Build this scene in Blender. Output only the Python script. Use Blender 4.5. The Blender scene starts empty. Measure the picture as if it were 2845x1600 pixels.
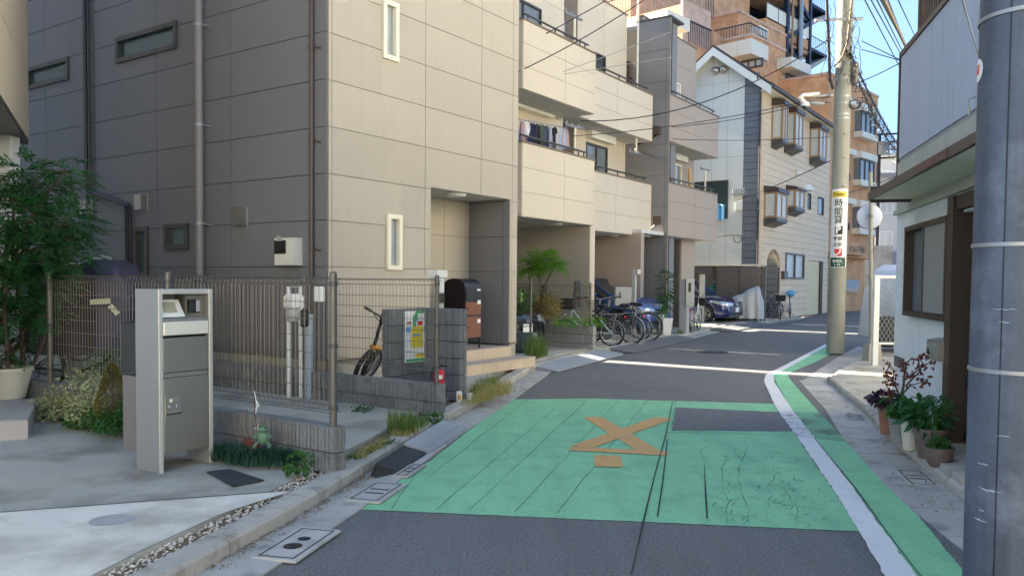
import bpy, math, random
from math import sin, cos, tan, pi, radians, sqrt, atan2
from mathutils import Vector, Matrix
random.seed(7)
SC = bpy.context.scene
COL = SC.collection
# ------------------------------------------------------------------ camera
F_PX, CX, CY0 = 2264.0, 1422.5, 800.0          # survey camera, in pixels of the 2845 px wide photograph
PITCH, ROLL, HORIZON = radians(2.2), radians(0.5), 783.0
PPY = HORIZON + F_PX*tan(PITCH)
CAM = Vector((0, 0, 1.45))
cam_d = bpy.data.cameras.new('camera'); cam = bpy.data.objects.new('camera', cam_d); COL.objects.link(cam)
cam_d.sensor_width = 36; cam_d.lens = 36*F_PX/2845; cam_d.shift_y = (PPY-CY0)/2845
cam_d.clip_start = .05; cam_d.clip_end = 1500
RM = Matrix.Rotation(pi/2-PITCH, 3, 'X') @ Matrix.Rotation(ROLL, 3, 'Z')
cam.matrix_world = Matrix.Translation(CAM) @ RM.to_4x4()
SC.camera = cam
# ------------------------------------------------------------------ light
SUN_EL, SUN_AZ = radians(27), radians(-56.0)    # azimuth clockwise from +Y
w = bpy.data.worlds.new('World'); SC.world = w; w.use_nodes = True
nt = w.node_tree; bg = nt.nodes['Background']
sky = nt.nodes.new('ShaderNodeTexSky'); sky.sky_type = 'NISHITA'; sky.sun_disc = False
sky.sun_elevation = SUN_EL; sky.sun_rotation = SUN_AZ; sky.air_density = 1.0; sky.dust_density = .3; sky.ozone_density = 2.0
tcw = nt.nodes.new('ShaderNodeTexCoord'); mpw = nt.nodes.new('ShaderNodeMapping'); mpw.inputs['Scale'].default_value = (1, 1, .7); mpw.inputs['Location'].default_value = (0, 0, .45)
nrw = nt.nodes.new('ShaderNodeVectorMath'); nrw.operation = 'NORMALIZE'
nt.links.new(tcw.outputs['Generated'], mpw.inputs[0]); nt.links.new(mpw.outputs[0], nrw.inputs[0]); nt.links.new(nrw.outputs[0], sky.inputs[0])
nt.links.new(sky.outputs[0], bg.inputs[0]); bg.inputs[1].default_value = .065
sd = bpy.data.lights.new('sun', 'SUN'); sd.energy = 5.0; sd.angle = radians(.5); sd.color = (1, .93, .82)
so = bpy.data.objects.new('sun', sd); COL.objects.link(so)
sdir = Vector((sin(SUN_AZ)*cos(SUN_EL), cos(SUN_AZ)*cos(SUN_EL), sin(SUN_EL)))
so.rotation_euler = sdir.to_track_quat('Z', 'Y').to_euler(); so.location = (-20, 20, 30)
vs = SC.view_settings; vs.view_transform = 'Standard'; vs.look = 'None'; vs.gamma = 1; vs.use_curve_mapping = False
vs.exposure = 3.15
vs.use_white_balance = True; vs.white_balance_temperature = 7000; vs.white_balance_tint = 6
SC.render.engine = 'CYCLES'
# ------------------------------------------------------------------ survey helpers (bearings to points on real planes)
class Zm:
    def __init__(s, x, y, k): s.x, s.y, s.k = x, y, k
    def __call__(s, a, b): return (s.x+a*s.k, s.y+b*s.k)
VV = Zm(0, 0, 1.1044)
z1, z2, z3, z4 = Zm(0,0,.5522), Zm(850,0,.5522), Zm(1420,0,.4279), Zm(2050,0,.483)
f1, f2, f3, f4 = Zm(0,700,.6211), Zm(750,700,.4486), Zm(1420,600,.2761), Zm(1400,900,.561)
g1, g2, g3, g4, g5, g6 = Zm(1700,0,.2139), Zm(1900,240,.2485), Zm(1900,580,.2622), Zm(2280,500,.207), Zm(2250,0,.2415), Zm(2420,540,.5449)
h1, h2, h3, h4, h5, h6 = Zm(0,380,.5519), Zm(340,760,.4), Zm(1430,660,.207), Zm(1000,720,.3175), Zm(560,1080,.3589), Zm(2150,950,.4485)
def ray(p): return RM @ Vector((p[0]-CX, -(p[1]-PPY), -F_PX))
def PL(p, p0, nrm):
    d = ray(p); nrm = Vector(nrm); t = (Vector(p0)-CAM).dot(nrm)/d.dot(nrm); return CAM+d*t
def G(p, z=0.0): return PL(p, (0,0,z), (0,0,1))
def AY(p, Y): return PL(p, (0,Y,0), (0,1,0))
A1 = radians(34.5)
D1 = Vector((sin(A1), cos(A1), 0)); EN = Vector((cos(A1), -sin(A1), 0)); D2 = -EN     # along the street, out of the facades, into the plots
O = Vector((-2.85, 12.6, 0))
def S(s, n, z=0.0): return O + D1*s + EN*n + Vector((0,0,z))
def Wn(p, n):
    q = PL(p, S(0,n), EN); return ((q-O).dot(D1), q.z)
def Ws(p, s):
    q = PL(p, S(s,0), D1); return ((q-O).dot(EN), q.z)
YS = atan2(D1.y, D1.x)
FS = Matrix.Translation(O) @ Matrix.Rotation(YS, 4, 'Z')      # local x = s, y = -n
# ------------------------------------------------------------------ mesh builder
class MB:
    def __init__(s, T=None): s.v=[]; s.f=[]; s.T=T; s.sm=False
    def add(s, vs_, fs_):
        b=len(s.v)
        for q in vs_:
            q=Vector(q); s.v.append(s.T@q if s.T else q)
        s.f += [tuple(b+i for i in f) for f in fs_]; return s
    def hexa(s, p):   # p: bottom 4 ccw, top 4
        return s.add(p, [(3,2,1,0),(4,5,6,7),(0,1,5,4),(1,2,6,5),(2,3,7,6),(3,0,4,7)])
    def box(s, x0,x1,y0,y1,z0,z1):
        if x0>x1: x0,x1=x1,x0
        if y0>y1: y0,y1=y1,y0
        if z0>z1: z0,z1=z1,z0
        return s.hexa([(x0,y0,z0),(x1,y0,z0),(x1,y1,z0),(x0,y1,z0),(x0,y0,z1),(x1,y0,z1),(x1,y1,z1),(x0,y1,z1)])
    def bbox(s, x0,x1,y0,y1,z0,z1, b=.01):   # bevelled box: inset top/bottom and vertical edges
        if x0>x1: x0,x1=x1,x0
        if y0>y1: y0,y1=y1,y0
        if z0>z1: z0,z1=z1,z0
        b=min(b,(x1-x0)/2.2,(y1-y0)/2.2,(z1-z0)/2.2)
        def ring(i,z): return [(x0+b+i,y0+i,z),(x1-b-i,y0+i,z),(x1-i,y0+b+i,z),(x1-i,y1-b-i,z),(x1-b-i,y1-i,z),(x0+b+i,y1-i,z),(x0+i,y1-b-i,z),(x0+i,y0+b+i,z)]
        i=b*.0
        R=[]
        for (q,z) in ((b,z0),(0,z0+b),(0,z1-b),(b,z1)):
            R.append([(x0+b+q*.0 if 0 else x0+b,y0+q,z),(x1-b,y0+q,z),(x1-q,y0+b,z),(x1-q,y1-b,z),(x1-b,y1-q,z),(x0+b,y1-q,z),(x0+q,y1-b,z),(x0+q,y0+b,z)])
        vs_=[p for r in R for p in r]; fs=[]
        for k in range(3):
            for j in range(8): fs.append((k*8+j,k*8+(j+1)%8,(k+1)*8+(j+1)%8,(k+1)*8+j))
        fs.append(tuple(range(7,-1,-1))); fs.append(tuple(range(24,32)))
        return s.add(vs_,fs)
    def prism(s, pts, dz, up=(0,0,1)):       # polygon extruded by dz*up (pts ccw seen from up)
        n=len(pts); up=Vector(up); p=[Vector(q) for q in pts]; t=[q+up*dz for q in p]
        fs=[tuple(range(n-1,-1,-1)), tuple(range(n,2*n))]+[(i,(i+1)%n,n+(i+1)%n,n+i) for i in range(n)]
        return s.add(p+t, fs)
    def tube(s, pts, r, n=6, cap=True, closed=False):
        pts=[Vector(p) for p in pts]; m=len(pts); vs_=[]; fs=[]
        rr = r if isinstance(r,(list,tuple)) else [r]*m
        prev=None
        for i,p in enumerate(pts):
            if closed: d=pts[(i+1)%m]-pts[i-1]
            else: d=pts[min(i+1,m-1)]-pts[max(i-1,0)]
            if d.length<1e-9: d=Vector((0,0,1))
            d.normalize()
            if prev is None:
                a=Vector((0,0,1)) if abs(d.z)<.9 else Vector((1,0,0)); u=d.cross(a).normalized()
            else:
                u=prev-d*prev.dot(d)
                u = u.normalized() if u.length>1e-6 else d.orthogonal().normalized()
            prev=u; v=d.cross(u)
            for k in range(n):
                a=2*pi*k/n; vs_.append(p+(u*cos(a)+v*sin(a))*rr[i])
        for i in range(m if closed else m-1):
            j=(i+1)%m
            for k in range(n): fs.append((i*n+k,i*n+(k+1)%n,j*n+(k+1)%n,j*n+k))
        if cap and not closed: fs.append(tuple(range(n-1,-1,-1))); fs.append(tuple((m-1)*n+k for k in range(n)))
        return s.add(vs_,fs)
    def lathe(s, prof, c=(0,0,0), ax='z', n=20, a0=0, a1=2*pi):
        c=Vector(c); vs_=[]; fs=[]; full=abs(a1-a0-2*pi)<1e-6; m=n if full else n+1
        for r,h in prof:
            for k in range(m):
                a=a0+(a1-a0)*k/n; x,y=r*cos(a),r*sin(a)
                vs_.append(c+Vector((x,y,h) if ax=='z' else ((x,h,y) if ax=='y' else (h,x,y))))
        for i in range(len(prof)-1):
            for k in range(n):
                k2=(k+1)%m; fs.append((i*m+k,i*m+k2,(i+1)*m+k2,(i+1)*m+k))
        return s.add(vs_,fs)
    def disc(s, c, r, nrm=(0,0,1), n=16, th=.01):
        nrm=Vector(nrm).normalized(); c=Vector(c); return s.tube([c, c+nrm*th], r, n)
    def sph(s, c, r, n=10, m=6):
        c=Vector(c); rx,ry,rz = r if isinstance(r,(tuple,list)) else (r,r,r)
        vs_=[c+Vector((rx*sin(pi*i/m)*cos(2*pi*k/n), ry*sin(pi*i/m)*sin(2*pi*k/n), rz*cos(pi*i/m))) for i in range(m+1) for k in range(n)]
        fs=[(i*n+k,(i+1)*n+k,(i+1)*n+(k+1)%n,i*n+(k+1)%n) for i in range(m) for k in range(n)]
        return s.add(vs_,fs)
    def sheet(s, rows):      # rows of equal length
        m=len(rows[0]); vs_=[p for r in rows for p in r]
        return s.add(vs_, [(i*m+k,i*m+k+1,(i+1)*m+k+1,(i+1)*m+k) for i in range(len(rows)-1) for k in range(m-1)])
    def smooth(s): s.sm=True; return s
    def build(s, name, mat, parent=None, label=None, cat=None, group=None, kind=None, ang=35):
        WMp = WM[parent.name] if parent else Matrix()
        if not s.v: return None
        inv=WMp.inverted(); vs_=[inv@q for q in s.v]
        xs=[q.x for q in vs_]; ys=[q.y for q in vs_]; zs=[q.z for q in vs_]
        c=Vector(((min(xs)+max(xs))/2,(min(ys)+max(ys))/2, min(zs) if parent is None else (min(zs)+max(zs))/2))
        if kind=='structure': c=Vector((0,0,0))
        me=bpy.data.meshes.new(name); me.from_pydata([q-c for q in vs_],[],s.f); me.validate()
        if s.sm:
            me.shade_smooth()
            try: me.set_sharp_from_angle(angle=radians(ang))
            except Exception: pass
        o=bpy.data.objects.new(name, me); COL.objects.link(o)
        if mat: me.materials.append(mat)
        o.location=c
        if parent: o.parent=parent
        WM[o.name]=WMp@Matrix.Translation(c)
        tag(o,label,cat,group,kind); return o
WM={}
def tag(o,label=None,cat=None,group=None,kind=None):
    if label: o['label']=label
    if cat: o['category']=cat
    if group: o['group']=group
    if kind: o['kind']=kind
    return o
def thing(name, loc, rz=0, label=None, cat=None, group=None, kind=None):
    o=bpy.data.objects.new(name,None); COL.objects.link(o); o.location=loc; o.rotation_euler=(0,0,rz); o.empty_display_size=.2
    WM[o.name]=Matrix.Translation(Vector(loc))@Matrix.Rotation(rz,4,'Z'); return tag(o,label,cat,group,kind)
def frame(o): return WM[o.name]
def copy_tree(o, parent=None, loc=None, rz=None, label=None, group=None):
    c=o.copy(); COL.objects.link(c); c.parent=parent
    if loc is not None: c.location=loc
    if rz is not None: c.rotation_euler=(0,0,rz)
    if label: c['label']=label
    if group: c['group']=group
    for ch in list(o.children): copy_tree(ch,c)
    return c
# ------------------------------------------------------------------ materials
def M(name, col, rough=.6, metal=0, var=.1, vsc=2.5, fine=.06, fs=90, bump=0, bs=60, rnd=0, stain=None, streak=0, spec=.4, trans=0, coat=0, alpha=1, emit=0, co='P', tracks=0, mid=0, chips=None):
    m=bpy.data.materials.new(name); m.use_nodes=True; t=m.node_tree; N=t.nodes; L=t.links; b=N['Principled BSDF']
    b.inputs['Roughness'].default_value=rough; b.inputs['Metallic'].default_value=metal
    b.inputs['Specular IOR Level'].default_value=spec
    if coat: b.inputs['Coat Weight'].default_value=coat; b.inputs['Coat Roughness'].default_value=.06
    if trans: b.inputs['Transmission Weight'].default_value=trans
    if alpha<1: b.inputs['Alpha'].default_value=alpha
    geo=N.new('ShaderNodeNewGeometry'); pos=geo.outputs['Position']
    if co=='O':
        tc=N.new('ShaderNodeTexCoord'); pos=tc.outputs['Object']
    def noise(sc,det=4,vec=None,ro=.6):
        n=N.new('ShaderNodeTexNoise'); n.inputs['Scale'].default_value=sc; n.inputs['Detail'].default_value=det; n.inputs['Roughness'].default_value=ro
        L.new(vec or pos,n.inputs['Vector']); return n.outputs[0]
    def math_(op,a,b_=None,c_=None):
        n=N.new('ShaderNodeMath'); n.operation=op
        for i,q in enumerate((a,b_,c_)):
            if q is None: continue
            if isinstance(q,(int,float)): n.inputs[i].default_value=q
            else: L.new(q,n.inputs[i])
        return n.outputs[0]
    f=1.0
    terms=[]
    if var: terms.append(math_('MULTIPLY_ADD',noise(vsc),2*var,-var))
    if fine: terms.append(math_('MULTIPLY_ADD',noise(fs,2),2*fine,-fine))
    if streak:
        mp=N.new('ShaderNodeMapping'); mp.inputs['Scale'].default_value=(6,6,.35); L.new(pos,mp.inputs[0])
        terms.append(math_('MULTIPLY_ADD',noise(1.5,5,mp.outputs[0]),2*streak,-streak))
    if mid: terms.append(math_('MULTIPLY_ADD',noise(26,3),2*mid,-mid))
    if tracks:
        mp=N.new('ShaderNodeMapping'); mp.vector_type='POINT'; mp.inputs['Rotation'].default_value=(0,0,radians(12)); mp.inputs['Scale'].default_value=(3.2,.16,1); L.new(pos,mp.inputs[0])
        terms.append(math_('MULTIPLY_ADD',noise(1.3,6,mp.outputs[0],.65),2*tracks,-tracks))
    if rnd:
        oi=N.new('ShaderNodeObjectInfo'); terms.append(math_('MULTIPLY_ADD',oi.outputs['Random'],2*rnd,-rnd))
    acc=None
    for q in terms: acc = q if acc is None else math_('ADD',acc,q)
    fac = math_('ADD',acc,1.0) if acc is not None else None
    rgb=N.new('ShaderNodeRGB'); rgb.outputs[0].default_value=(*col,1); cout=rgb.outputs[0]
    if stain:
        scol,amt,ssc,thr=stain
        r=N.new('ShaderNodeMapRange'); r.inputs[1].default_value=thr; r.inputs[2].default_value=thr+.18; L.new(noise(ssc,6),r.inputs[0])
        mx=N.new('ShaderNodeMix'); mx.data_type='RGBA'; L.new(math_('MULTIPLY',r.outputs[0],amt),mx.inputs[0]); L.new(cout,mx.inputs[6]); mx.inputs[7].default_value=(*scol,1); cout=mx.outputs[2]
    if chips:
        scol,amt,ssc,thr=chips
        r=N.new('ShaderNodeMapRange'); r.inputs[1].default_value=thr; r.inputs[2].default_value=thr+.05; 
        L.new(math_('ADD',noise(ssc,4,None,.8),math_('MULTIPLY_ADD',noise(1.1,4),.5,-.25)),r.inputs[0])
        mx=N.new('ShaderNodeMix'); mx.data_type='RGBA'; L.new(math_('MULTIPLY',r.outputs[0],amt),mx.inputs[0]); L.new(cout,mx.inputs[6]); mx.inputs[7].default_value=(*scol,1); cout=mx.outputs[2]
    if fac is not None:
        vm=N.new('ShaderNodeVectorMath'); vm.operation='SCALE'; L.new(cout,vm.inputs[0]); L.new(fac,vm.inputs[3]); cout=vm.outputs[0]
    L.new(cout,b.inputs['Base Color'])
    if bump:
        bn=N.new('ShaderNodeBump'); bn.inputs['Strength'].default_value=bump; bn.inputs['Distance'].default_value=.02
        L.new(noise(bs,5),bn.inputs['Height']); L.new(bn.outputs[0],b.inputs['Normal'])
    if emit: b.inputs['Emission Strength'].default_value=emit; L.new(cout,b.inputs['Emission Color'])
    return m
def leafmat(name,col,var=.35,tr=.35):
    m=M(name,col,.45,var=var,vsc=9,fine=.1,fs=40,spec=.35); t=m.node_tree; N=t.nodes; L=t.links
    b=N['Principled BSDF']; out=N['Material Output']; tl=N.new('ShaderNodeBsdfTranslucent'); mx=N.new('ShaderNodeMixShader'); mx.inputs[0].default_value=tr
    src=b.inputs['Base Color'].links[0].from_socket
    vm=N.new('ShaderNodeVectorMath'); vm.operation='MULTIPLY'; vm.inputs[1].default_value=(1.5,1.7,.7); L.new(src,vm.inputs[0])
    L.new(vm.outputs[0],tl.inputs[0]); L.new(b.outputs[0],mx.inputs[1]); L.new(tl.outputs[0],mx.inputs[2]); L.new(mx.outputs[0],out.inputs[0]); return m
def brickmat(name,c1,c2,mortar,sc=1.0,rot=True,warm=.15):
    m=bpy.data.materials.new(name); m.use_nodes=True; t=m.node_tree; N=t.nodes; L=t.links; b=N['Principled BSDF']; b.inputs['Roughness'].default_value=.8
    geo=N.new('ShaderNodeNewGeometry'); sp=N.new('ShaderNodeVectorMath'); sp.operation='DOT_PRODUCT'
    # wall coordinate: distance along the street direction plus distance across it, height
    L.new(geo.outputs['Position'],sp.inputs[0]); sp.inputs[1].default_value=(D1.x+EN.x,D1.y+EN.y,0)
    sx=N.new('ShaderNodeSeparateXYZ'); L.new(geo.outputs['Position'],sx.inputs[0])
    cb=N.new('ShaderNodeCombineXYZ'); L.new(sp.outputs['Value'],cb.inputs[0]); L.new(sx.outputs[2],cb.inputs[1])
    br=N.new('ShaderNodeTexBrick'); L.new(cb.outputs[0],br.inputs[0]); br.inputs['Color1'].default_value=(*c1,1); br.inputs['Color2'].default_value=(*c2,1); br.inputs['Mortar'].default_value=(*mortar,1)
    br.inputs['Scale'].default_value=sc; br.inputs['Mortar Size'].default_value=.008; br.inputs['Brick Width'].default_value=.24; br.inputs['Row Height'].default_value=.07
    n=N.new('ShaderNodeTexNoise'); n.inputs['Scale'].default_value=1.6; n.inputs['Detail'].default_value=8; L.new(geo.outputs['Position'],n.inputs[0])
    ma=N.new('ShaderNodeMath'); ma.operation='MULTIPLY_ADD'; L.new(n.outputs[0],ma.inputs[0]); ma.inputs[1].default_value=.9; ma.inputs[2].default_value=.55
    vm=N.new('ShaderNodeVectorMath'); vm.operation='SCALE'; L.new(br.outputs[0],vm.inputs[0]); L.new(ma.outputs[0],vm.inputs[3]); L.new(vm.outputs[0],b.inputs['Base Color']); return m
def glassmat(name,col,rough=.08,spec=.8): return M(name,col,rough,var=.15,vsc=1.5,fine=0,spec=spec)
MT={}
MT['asphalt']=M('asphalt',(.145,.142,.142),.85,var=.16,vsc=.9,fine=.9,fs=60,mid=.16,tracks=.22,chips=((.3,.3,.3),.6,48,.72),bump=.35,bs=170,stain=((.088,.09,.1),.6,.5,.55))
MT['asphalt2']=M('asphalt_patch',(.15,.15,.155),.85,var=.2,vsc=3,fine=.9,fs=70,bump=.3,bs=170)
def paintmat(name,col,edge,amt,thr,seams=False):
    m=M(name,col,.7,var=.14,vsc=1.2,fine=.25,fs=70,bump=.2,bs=120,mid=.1,tracks=.22,stain=(edge,amt,3.2,thr),chips=((.10,.15,.13),.75,34,.72)); return m
MT['green']=paintmat('green_road_paint',(.21,.51,.285),(.15,.37,.225),.6,.5)
MT['greenworn']=paintmat('worn_green_road_paint',(.15,.37,.21),(.085,.085,.085),.95,.46)
MT['white_line']=M('white_road_paint',(.70,.69,.69),.6,var=.1,fine=.15,mid=.06,tracks=.12,chips=((.3,.3,.32),.7,40,.70),bump=.1,bs=140,stain=((.45,.46,.5),.6,2.5,.56))
MT['whiteworn']=M('worn_white_road_paint',(.6,.6,.64),.6,var=.1,fine=.1,stain=((.09,.09,.1),.95,9,.5))
MT['orange']=M('orange_road_paint',(.60,.33,.12),.65,var=.14,fine=.2,mid=.12,chips=((.25,.3,.18),.8,30,.66),stain=((.3,.34,.17),.5,6,.55))
MT['black_line']=M('road_crack_filler',(.02,.03,.03),.9)
MT['concrete']=M('weathered_concrete',(.41,.385,.33),.85,var=.22,vsc=.9,fine=.12,fs=70,bump=.25,bs=60,stain=((.2,.18,.14),.8,1.3,.48))
MT['concrete_lt']=M('pale_driveway_concrete',(.70,.645,.56),.8,var=.22,vsc=1.1,fine=.1,fs=70,bump=.2,bs=50,stain=((.40,.36,.29),.85,1.6,.46))
MT['gutter']=M('gutter_concrete',(.40,.385,.36),.85,var=.2,vsc=3,fine=.18,fs=110,bump=.3,bs=90,rnd=.12,stain=((.14,.13,.11),.6,4,.52))
MT['kerb']=M('kerb_concrete',(.42,.39,.34),.85,var=.2,vsc=4,fine=.15,fs=90,bump=.45,bs=60,rnd=.1,stain=((.15,.13,.095),.7,5,.52))
MT['gravel']=M('pale_gravel',(.6,.59,.58),.8,var=.5,vsc=60,fine=.2)
MT['litter']=M('dry_leaf_litter',(.2,.15,.09),.9,var=.5,vsc=50,fine=.2)
MT['soil']=M('soil',(.05,.04,.03),.95,var=.3,vsc=10,bump=.5,bs=40)
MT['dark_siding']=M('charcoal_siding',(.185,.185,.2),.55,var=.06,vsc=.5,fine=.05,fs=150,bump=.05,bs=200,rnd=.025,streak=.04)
MT['dark_joint']=M('charcoal_joint',(.03,.028,.028),.8)
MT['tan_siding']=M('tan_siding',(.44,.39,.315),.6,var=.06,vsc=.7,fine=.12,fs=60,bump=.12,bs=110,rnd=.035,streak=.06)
MT['tan_joint']=M('tan_joint',(.26,.225,.17),.8)
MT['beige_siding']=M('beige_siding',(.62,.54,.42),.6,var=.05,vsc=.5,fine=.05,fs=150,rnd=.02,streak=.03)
MT['beige_joint']=M('beige_joint',(.36,.3,.22),.8)
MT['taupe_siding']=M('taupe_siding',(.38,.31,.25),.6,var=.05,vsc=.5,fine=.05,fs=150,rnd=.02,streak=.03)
MT['taupe_joint']=M('taupe_joint',(.2,.16,.12),.8)
MT['greytower']=M('grey_tower_siding',(.20,.195,.20),.6,var=.05,fine=.05,rnd=.02,streak=.03)
MT['soffit']=M('soffit_board',(.6,.59,.56),.7,var=.05,fine=.03)
MT['white_siding']=M('white_siding',(.56,.58,.56),.6,var=.06,vsc=.6,fine=.04,streak=.05,rnd=.02)
MT['white_joint']=M('white_siding_joint',(.3,.31,.31),.8)
MT['board']=M('beige_board_siding',(.70,.55,.39),.65,var=.08,vsc=1.2,fine=.08,fs=60,streak=.08,rnd=.04)
MT['board_joint']=M('board_joint',(.13,.115,.09),.8)
MT['bluetile']=M('blue_grey_tile',(.17,.19,.22),.35,var=.2,vsc=8,fine=.08)
MT['tilegrout']=M('dark_grout',(.035,.04,.055),.9)
MT['brick']=brickmat('orange_brick',(.66,.31,.13),(.52,.23,.095),(.6,.42,.27))
MT['brickpink']=brickmat('pinkish_brick',(.62,.39,.28),(.52,.31,.22),(.6,.48,.38))
MT['ivory']=M('ivory_concrete',(.74,.68,.56),.6,var=.1,vsc=2,fine=.03,streak=.08)
MT['curtain']=M('curtain_behind_glass',(.5,.52,.5),.35,var=.25,vsc=6,fine=.05,spec=.8)
MT['glass_dark']=glassmat('dark_window_glass',(.045,.06,.065),.06)
MT['glass_teal']=glassmat('obscure_teal_glass',(.05,.09,.095),.2)
MT['glass_frost']=M('frosted_glass',(.32,.35,.38),.25,var=.25,vsc=12,fine=.12,fs=110,spec=.7)
MT['glass_grey']=M('grey_window_glass',(.17,.2,.22),.1,var=.3,vsc=3,fine=.02,spec=.8)
MT['frame_dark']=M('dark_bronze_frame',(.085,.08,.075),.4,metal=.3)
MT['frame_cream']=M('cream_window_frame',(.78,.73,.58),.45,var=.04)
MT['frame_white']=M('white_frame',(.7,.7,.68),.45,var=.04)
MT['frame_brown']=M('brown_wood_frame',(.045,.029,.02),.55,var=.2,vsc=15)
MT['frame_tan']=M('tan_metal_frame',(.36,.23,.13),.4,metal=.3)
MT['brown_roof']=M('dark_brown_metal',(.07,.05,.045),.45,metal=.2,var=.15)
MT['steel']=M('brushed_steel',(.42,.41,.39),.36,metal=1,var=.1,fine=.05)
MT['galv']=M('galvanised_steel',(.36,.37,.38),.5,metal=.7,var=.15,vsc=8)
MT['alu']=M('silver_painted_aluminium',(.27,.265,.25),.42,metal=.35,var=.04,fine=.03)
MT['alu_lt']=M('bright_aluminium_trim',(.74,.72,.66),.3,metal=.5,var=.03,fine=.02)
MT['panel_grey']=M('satin_grey_panel',(.31,.305,.27),.38,metal=.6,var=.07,vsc=2,fine=.03)
MT['cream_plate']=M('cream_slot_plate',(.80,.78,.68),.35,metal=.2,var=.03)
MT['black']=M('black_plastic',(.015,.015,.016),.4,var=.1)
MT['rubber']=M('dark_rubber',(.035,.036,.04),.75,var=.2,vsc=6,fine=.2,fs=80,bump=.2,bs=80)
MT['tyre']=M('tyre_rubber',(.02,.02,.021),.7)
MT['fencewire']=M('bronze_fence_wire',(.17,.155,.13),.4,metal=.6,var=.1)
MT['fencepost']=M('bronze_fence_post',(.15,.135,.115),.4,metal=.5,var=.08)
MT['pipe_grey']=M('grey_pvc_pipe',(.25,.23,.225),.35,var=.05)
MT['pipe_brown']=M('brown_drainpipe',(.085,.06,.052),.35,var=.08)
MT['pipe_black']=M('black_drainpipe',(.035,.032,.04),.35,var=.08)
MT['white_plastic']=M('white_plastic',(.72,.71,.66),.4,var=.04)
MT['grey_plastic']=M('grey_plastic',(.4,.4,.39),.45,var=.05)
MT['block']=M('grey_split_block',(.20,.205,.205),.9,var=.25,vsc=14,fine=.3,fs=90,bump=.9,bs=50,rnd=.14,stain=((.1,.1,.095),.6,9,.52))
MT['block_lt']=M('pale_block',(.33,.33,.32),.9,var=.2,vsc=8,fine=.25,fs=90,bump=.6,bs=60,rnd=.1)
MT['mortar']=M('dark_mortar',(.06,.06,.06),.95)
MT['bluegrey_block']=M('smooth_dark_block',(.15,.155,.165),.85,var=.25,vsc=10,fine=.22,fs=100,bump=.5,bs=70,rnd=.12,streak=.15)
MT['tile']=M('beige_step_tile',(.58,.47,.34),.5,var=.1,vsc=6,fine=.08,rnd=.05)
MT['tile_top']=M('step_top_tile',(.42,.37,.33),.6,var=.1,vsc=5,fine=.1,rnd=.04)
MT['greytile']=M('grey_step_tile',(.36,.34,.33),.6,var=.1,vsc=5,fine=.1,rnd=.05)
MT['pole']=M('concrete_pole',(.29,.285,.24),.8,var=.25,vsc=3,fine=.2,fs=50,streak=.25,bump=.2,bs=40)
MT['polewrap']=M('weathered_steel_wrap',(.085,.105,.14),.55,metal=.1,var=.5,vsc=3.2,fine=.2,fs=45,streak=.65,bump=.15,bs=25,stain=((.2,.23,.28),.7,3.5,.54))
MT['bark']=M('bark',(.11,.075,.055),.9,var=.3,vsc=25,bump=.5,bs=60)
MT['bark_red']=M('reddish_bark',(.13,.06,.05),.8,var=.3,vsc=25)
MT['leaf_dark']=leafmat('deep_green_leaf',(.032,.115,.04),tr=.4)
MT['leaf_mid']=leafmat('green_leaf',(.045,.13,.03))
MT['leaf_bright']=leafmat('bright_green_leaf',(.13,.27,.035),tr=.5)
MT['leaf_var']=leafmat('variegated_leaf',(.36,.38,.22),tr=.2)
MT['leaf_yellow']=leafmat('yellow_leaf',(.26,.19,.06),tr=.3)
MT['leaf_red']=leafmat('dry_red_leaf',(.16,.045,.03),tr=.2)
MT['leaf_purple']=leafmat('purple_leaf',(.05,.02,.05),tr=.15)
MT['leaf_mondo']=leafmat('mondo_grass',(.02,.075,.045),tr=.2)
MT['grass']=leafmat('roadside_grass',(.14,.2,.06),tr=.3)
MT['grass_dry']=leafmat('dry_grass',(.36,.3,.13),tr=.3)
MT['conifer']=leafmat('golden_conifer',(.13,.1,.025),tr=.15)
MT['terracotta']=M('terracotta',(.26,.12,.07),.8,var=.2,vsc=12)
MT['pot_brown']=M('brown_pot',(.14,.1,.085),.5,var=.25,vsc=9)
MT['pot_grey']=M('grey_pot',(.24,.235,.22),.8,var=.25,vsc=9)
MT['pot_cream']=M('cream_plastic_pot',(.55,.52,.42),.6,var=.12,vsc=6)
MT['stone']=M('rough_grey_stone',(.25,.25,.255),.9,var=.3,vsc=20,fine=.2,bump=.9,bs=45,rnd=.15)
MT['car_blue']=M('bright_blue_car_paint',(.035,.1,.36),.25,metal=.5,var=.03,fine=0,coat=1)
MT['car_navy']=M('navy_car_paint',(.008,.022,.12),.22,metal=.5,var=.03,fine=0,coat=1)
MT['car_black']=M('black_car_paint',(.015,.018,.022),.2,metal=.3,var=.03,fine=0,coat=1)
MT['chrome']=M('chrome',(.75,.76,.78),.15,metal=1,var=0,fine=0)
MT['lamp_glass']=M('headlight_lens',(.45,.5,.55),.1,metal=.6,var=.4,vsc=20,fine=0)
MT['orangelamp']=M('amber_lens',(.8,.25,.02),.2,var=0)
MT['red']=M('red_paint',(.55,.02,.03),.35,var=.08)
MT['cover_navy']=M('navy_bicycle_cover',(.035,.034,.065),.55,var=.15,vsc=4)
MT['cover_silver']=M('silver_motorcycle_cover',(.4,.42,.43),.45,metal=.2,var=.12,vsc=4)
MT['cover_green']=M('green_tarp',(.015,.13,.1),.5,var=.15,vsc=5)
MT['reflect']=M('reflective_tape',(.72,.72,.5),.5,var=.1)
MT['mint']=M('mint_bicycle_paint',(.42,.62,.55),.35,var=.05)
MT['yellow']=M('yellow_orange_paint',(.75,.33,.02),.35,var=.08)
MT['sign_white']=M('sign_white',(.78,.78,.75),.4,var=.03,fine=.02)
MT['sign_yellow']=M('sign_yellow',(.75,.55,.05),.4,var=.02)
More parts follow.
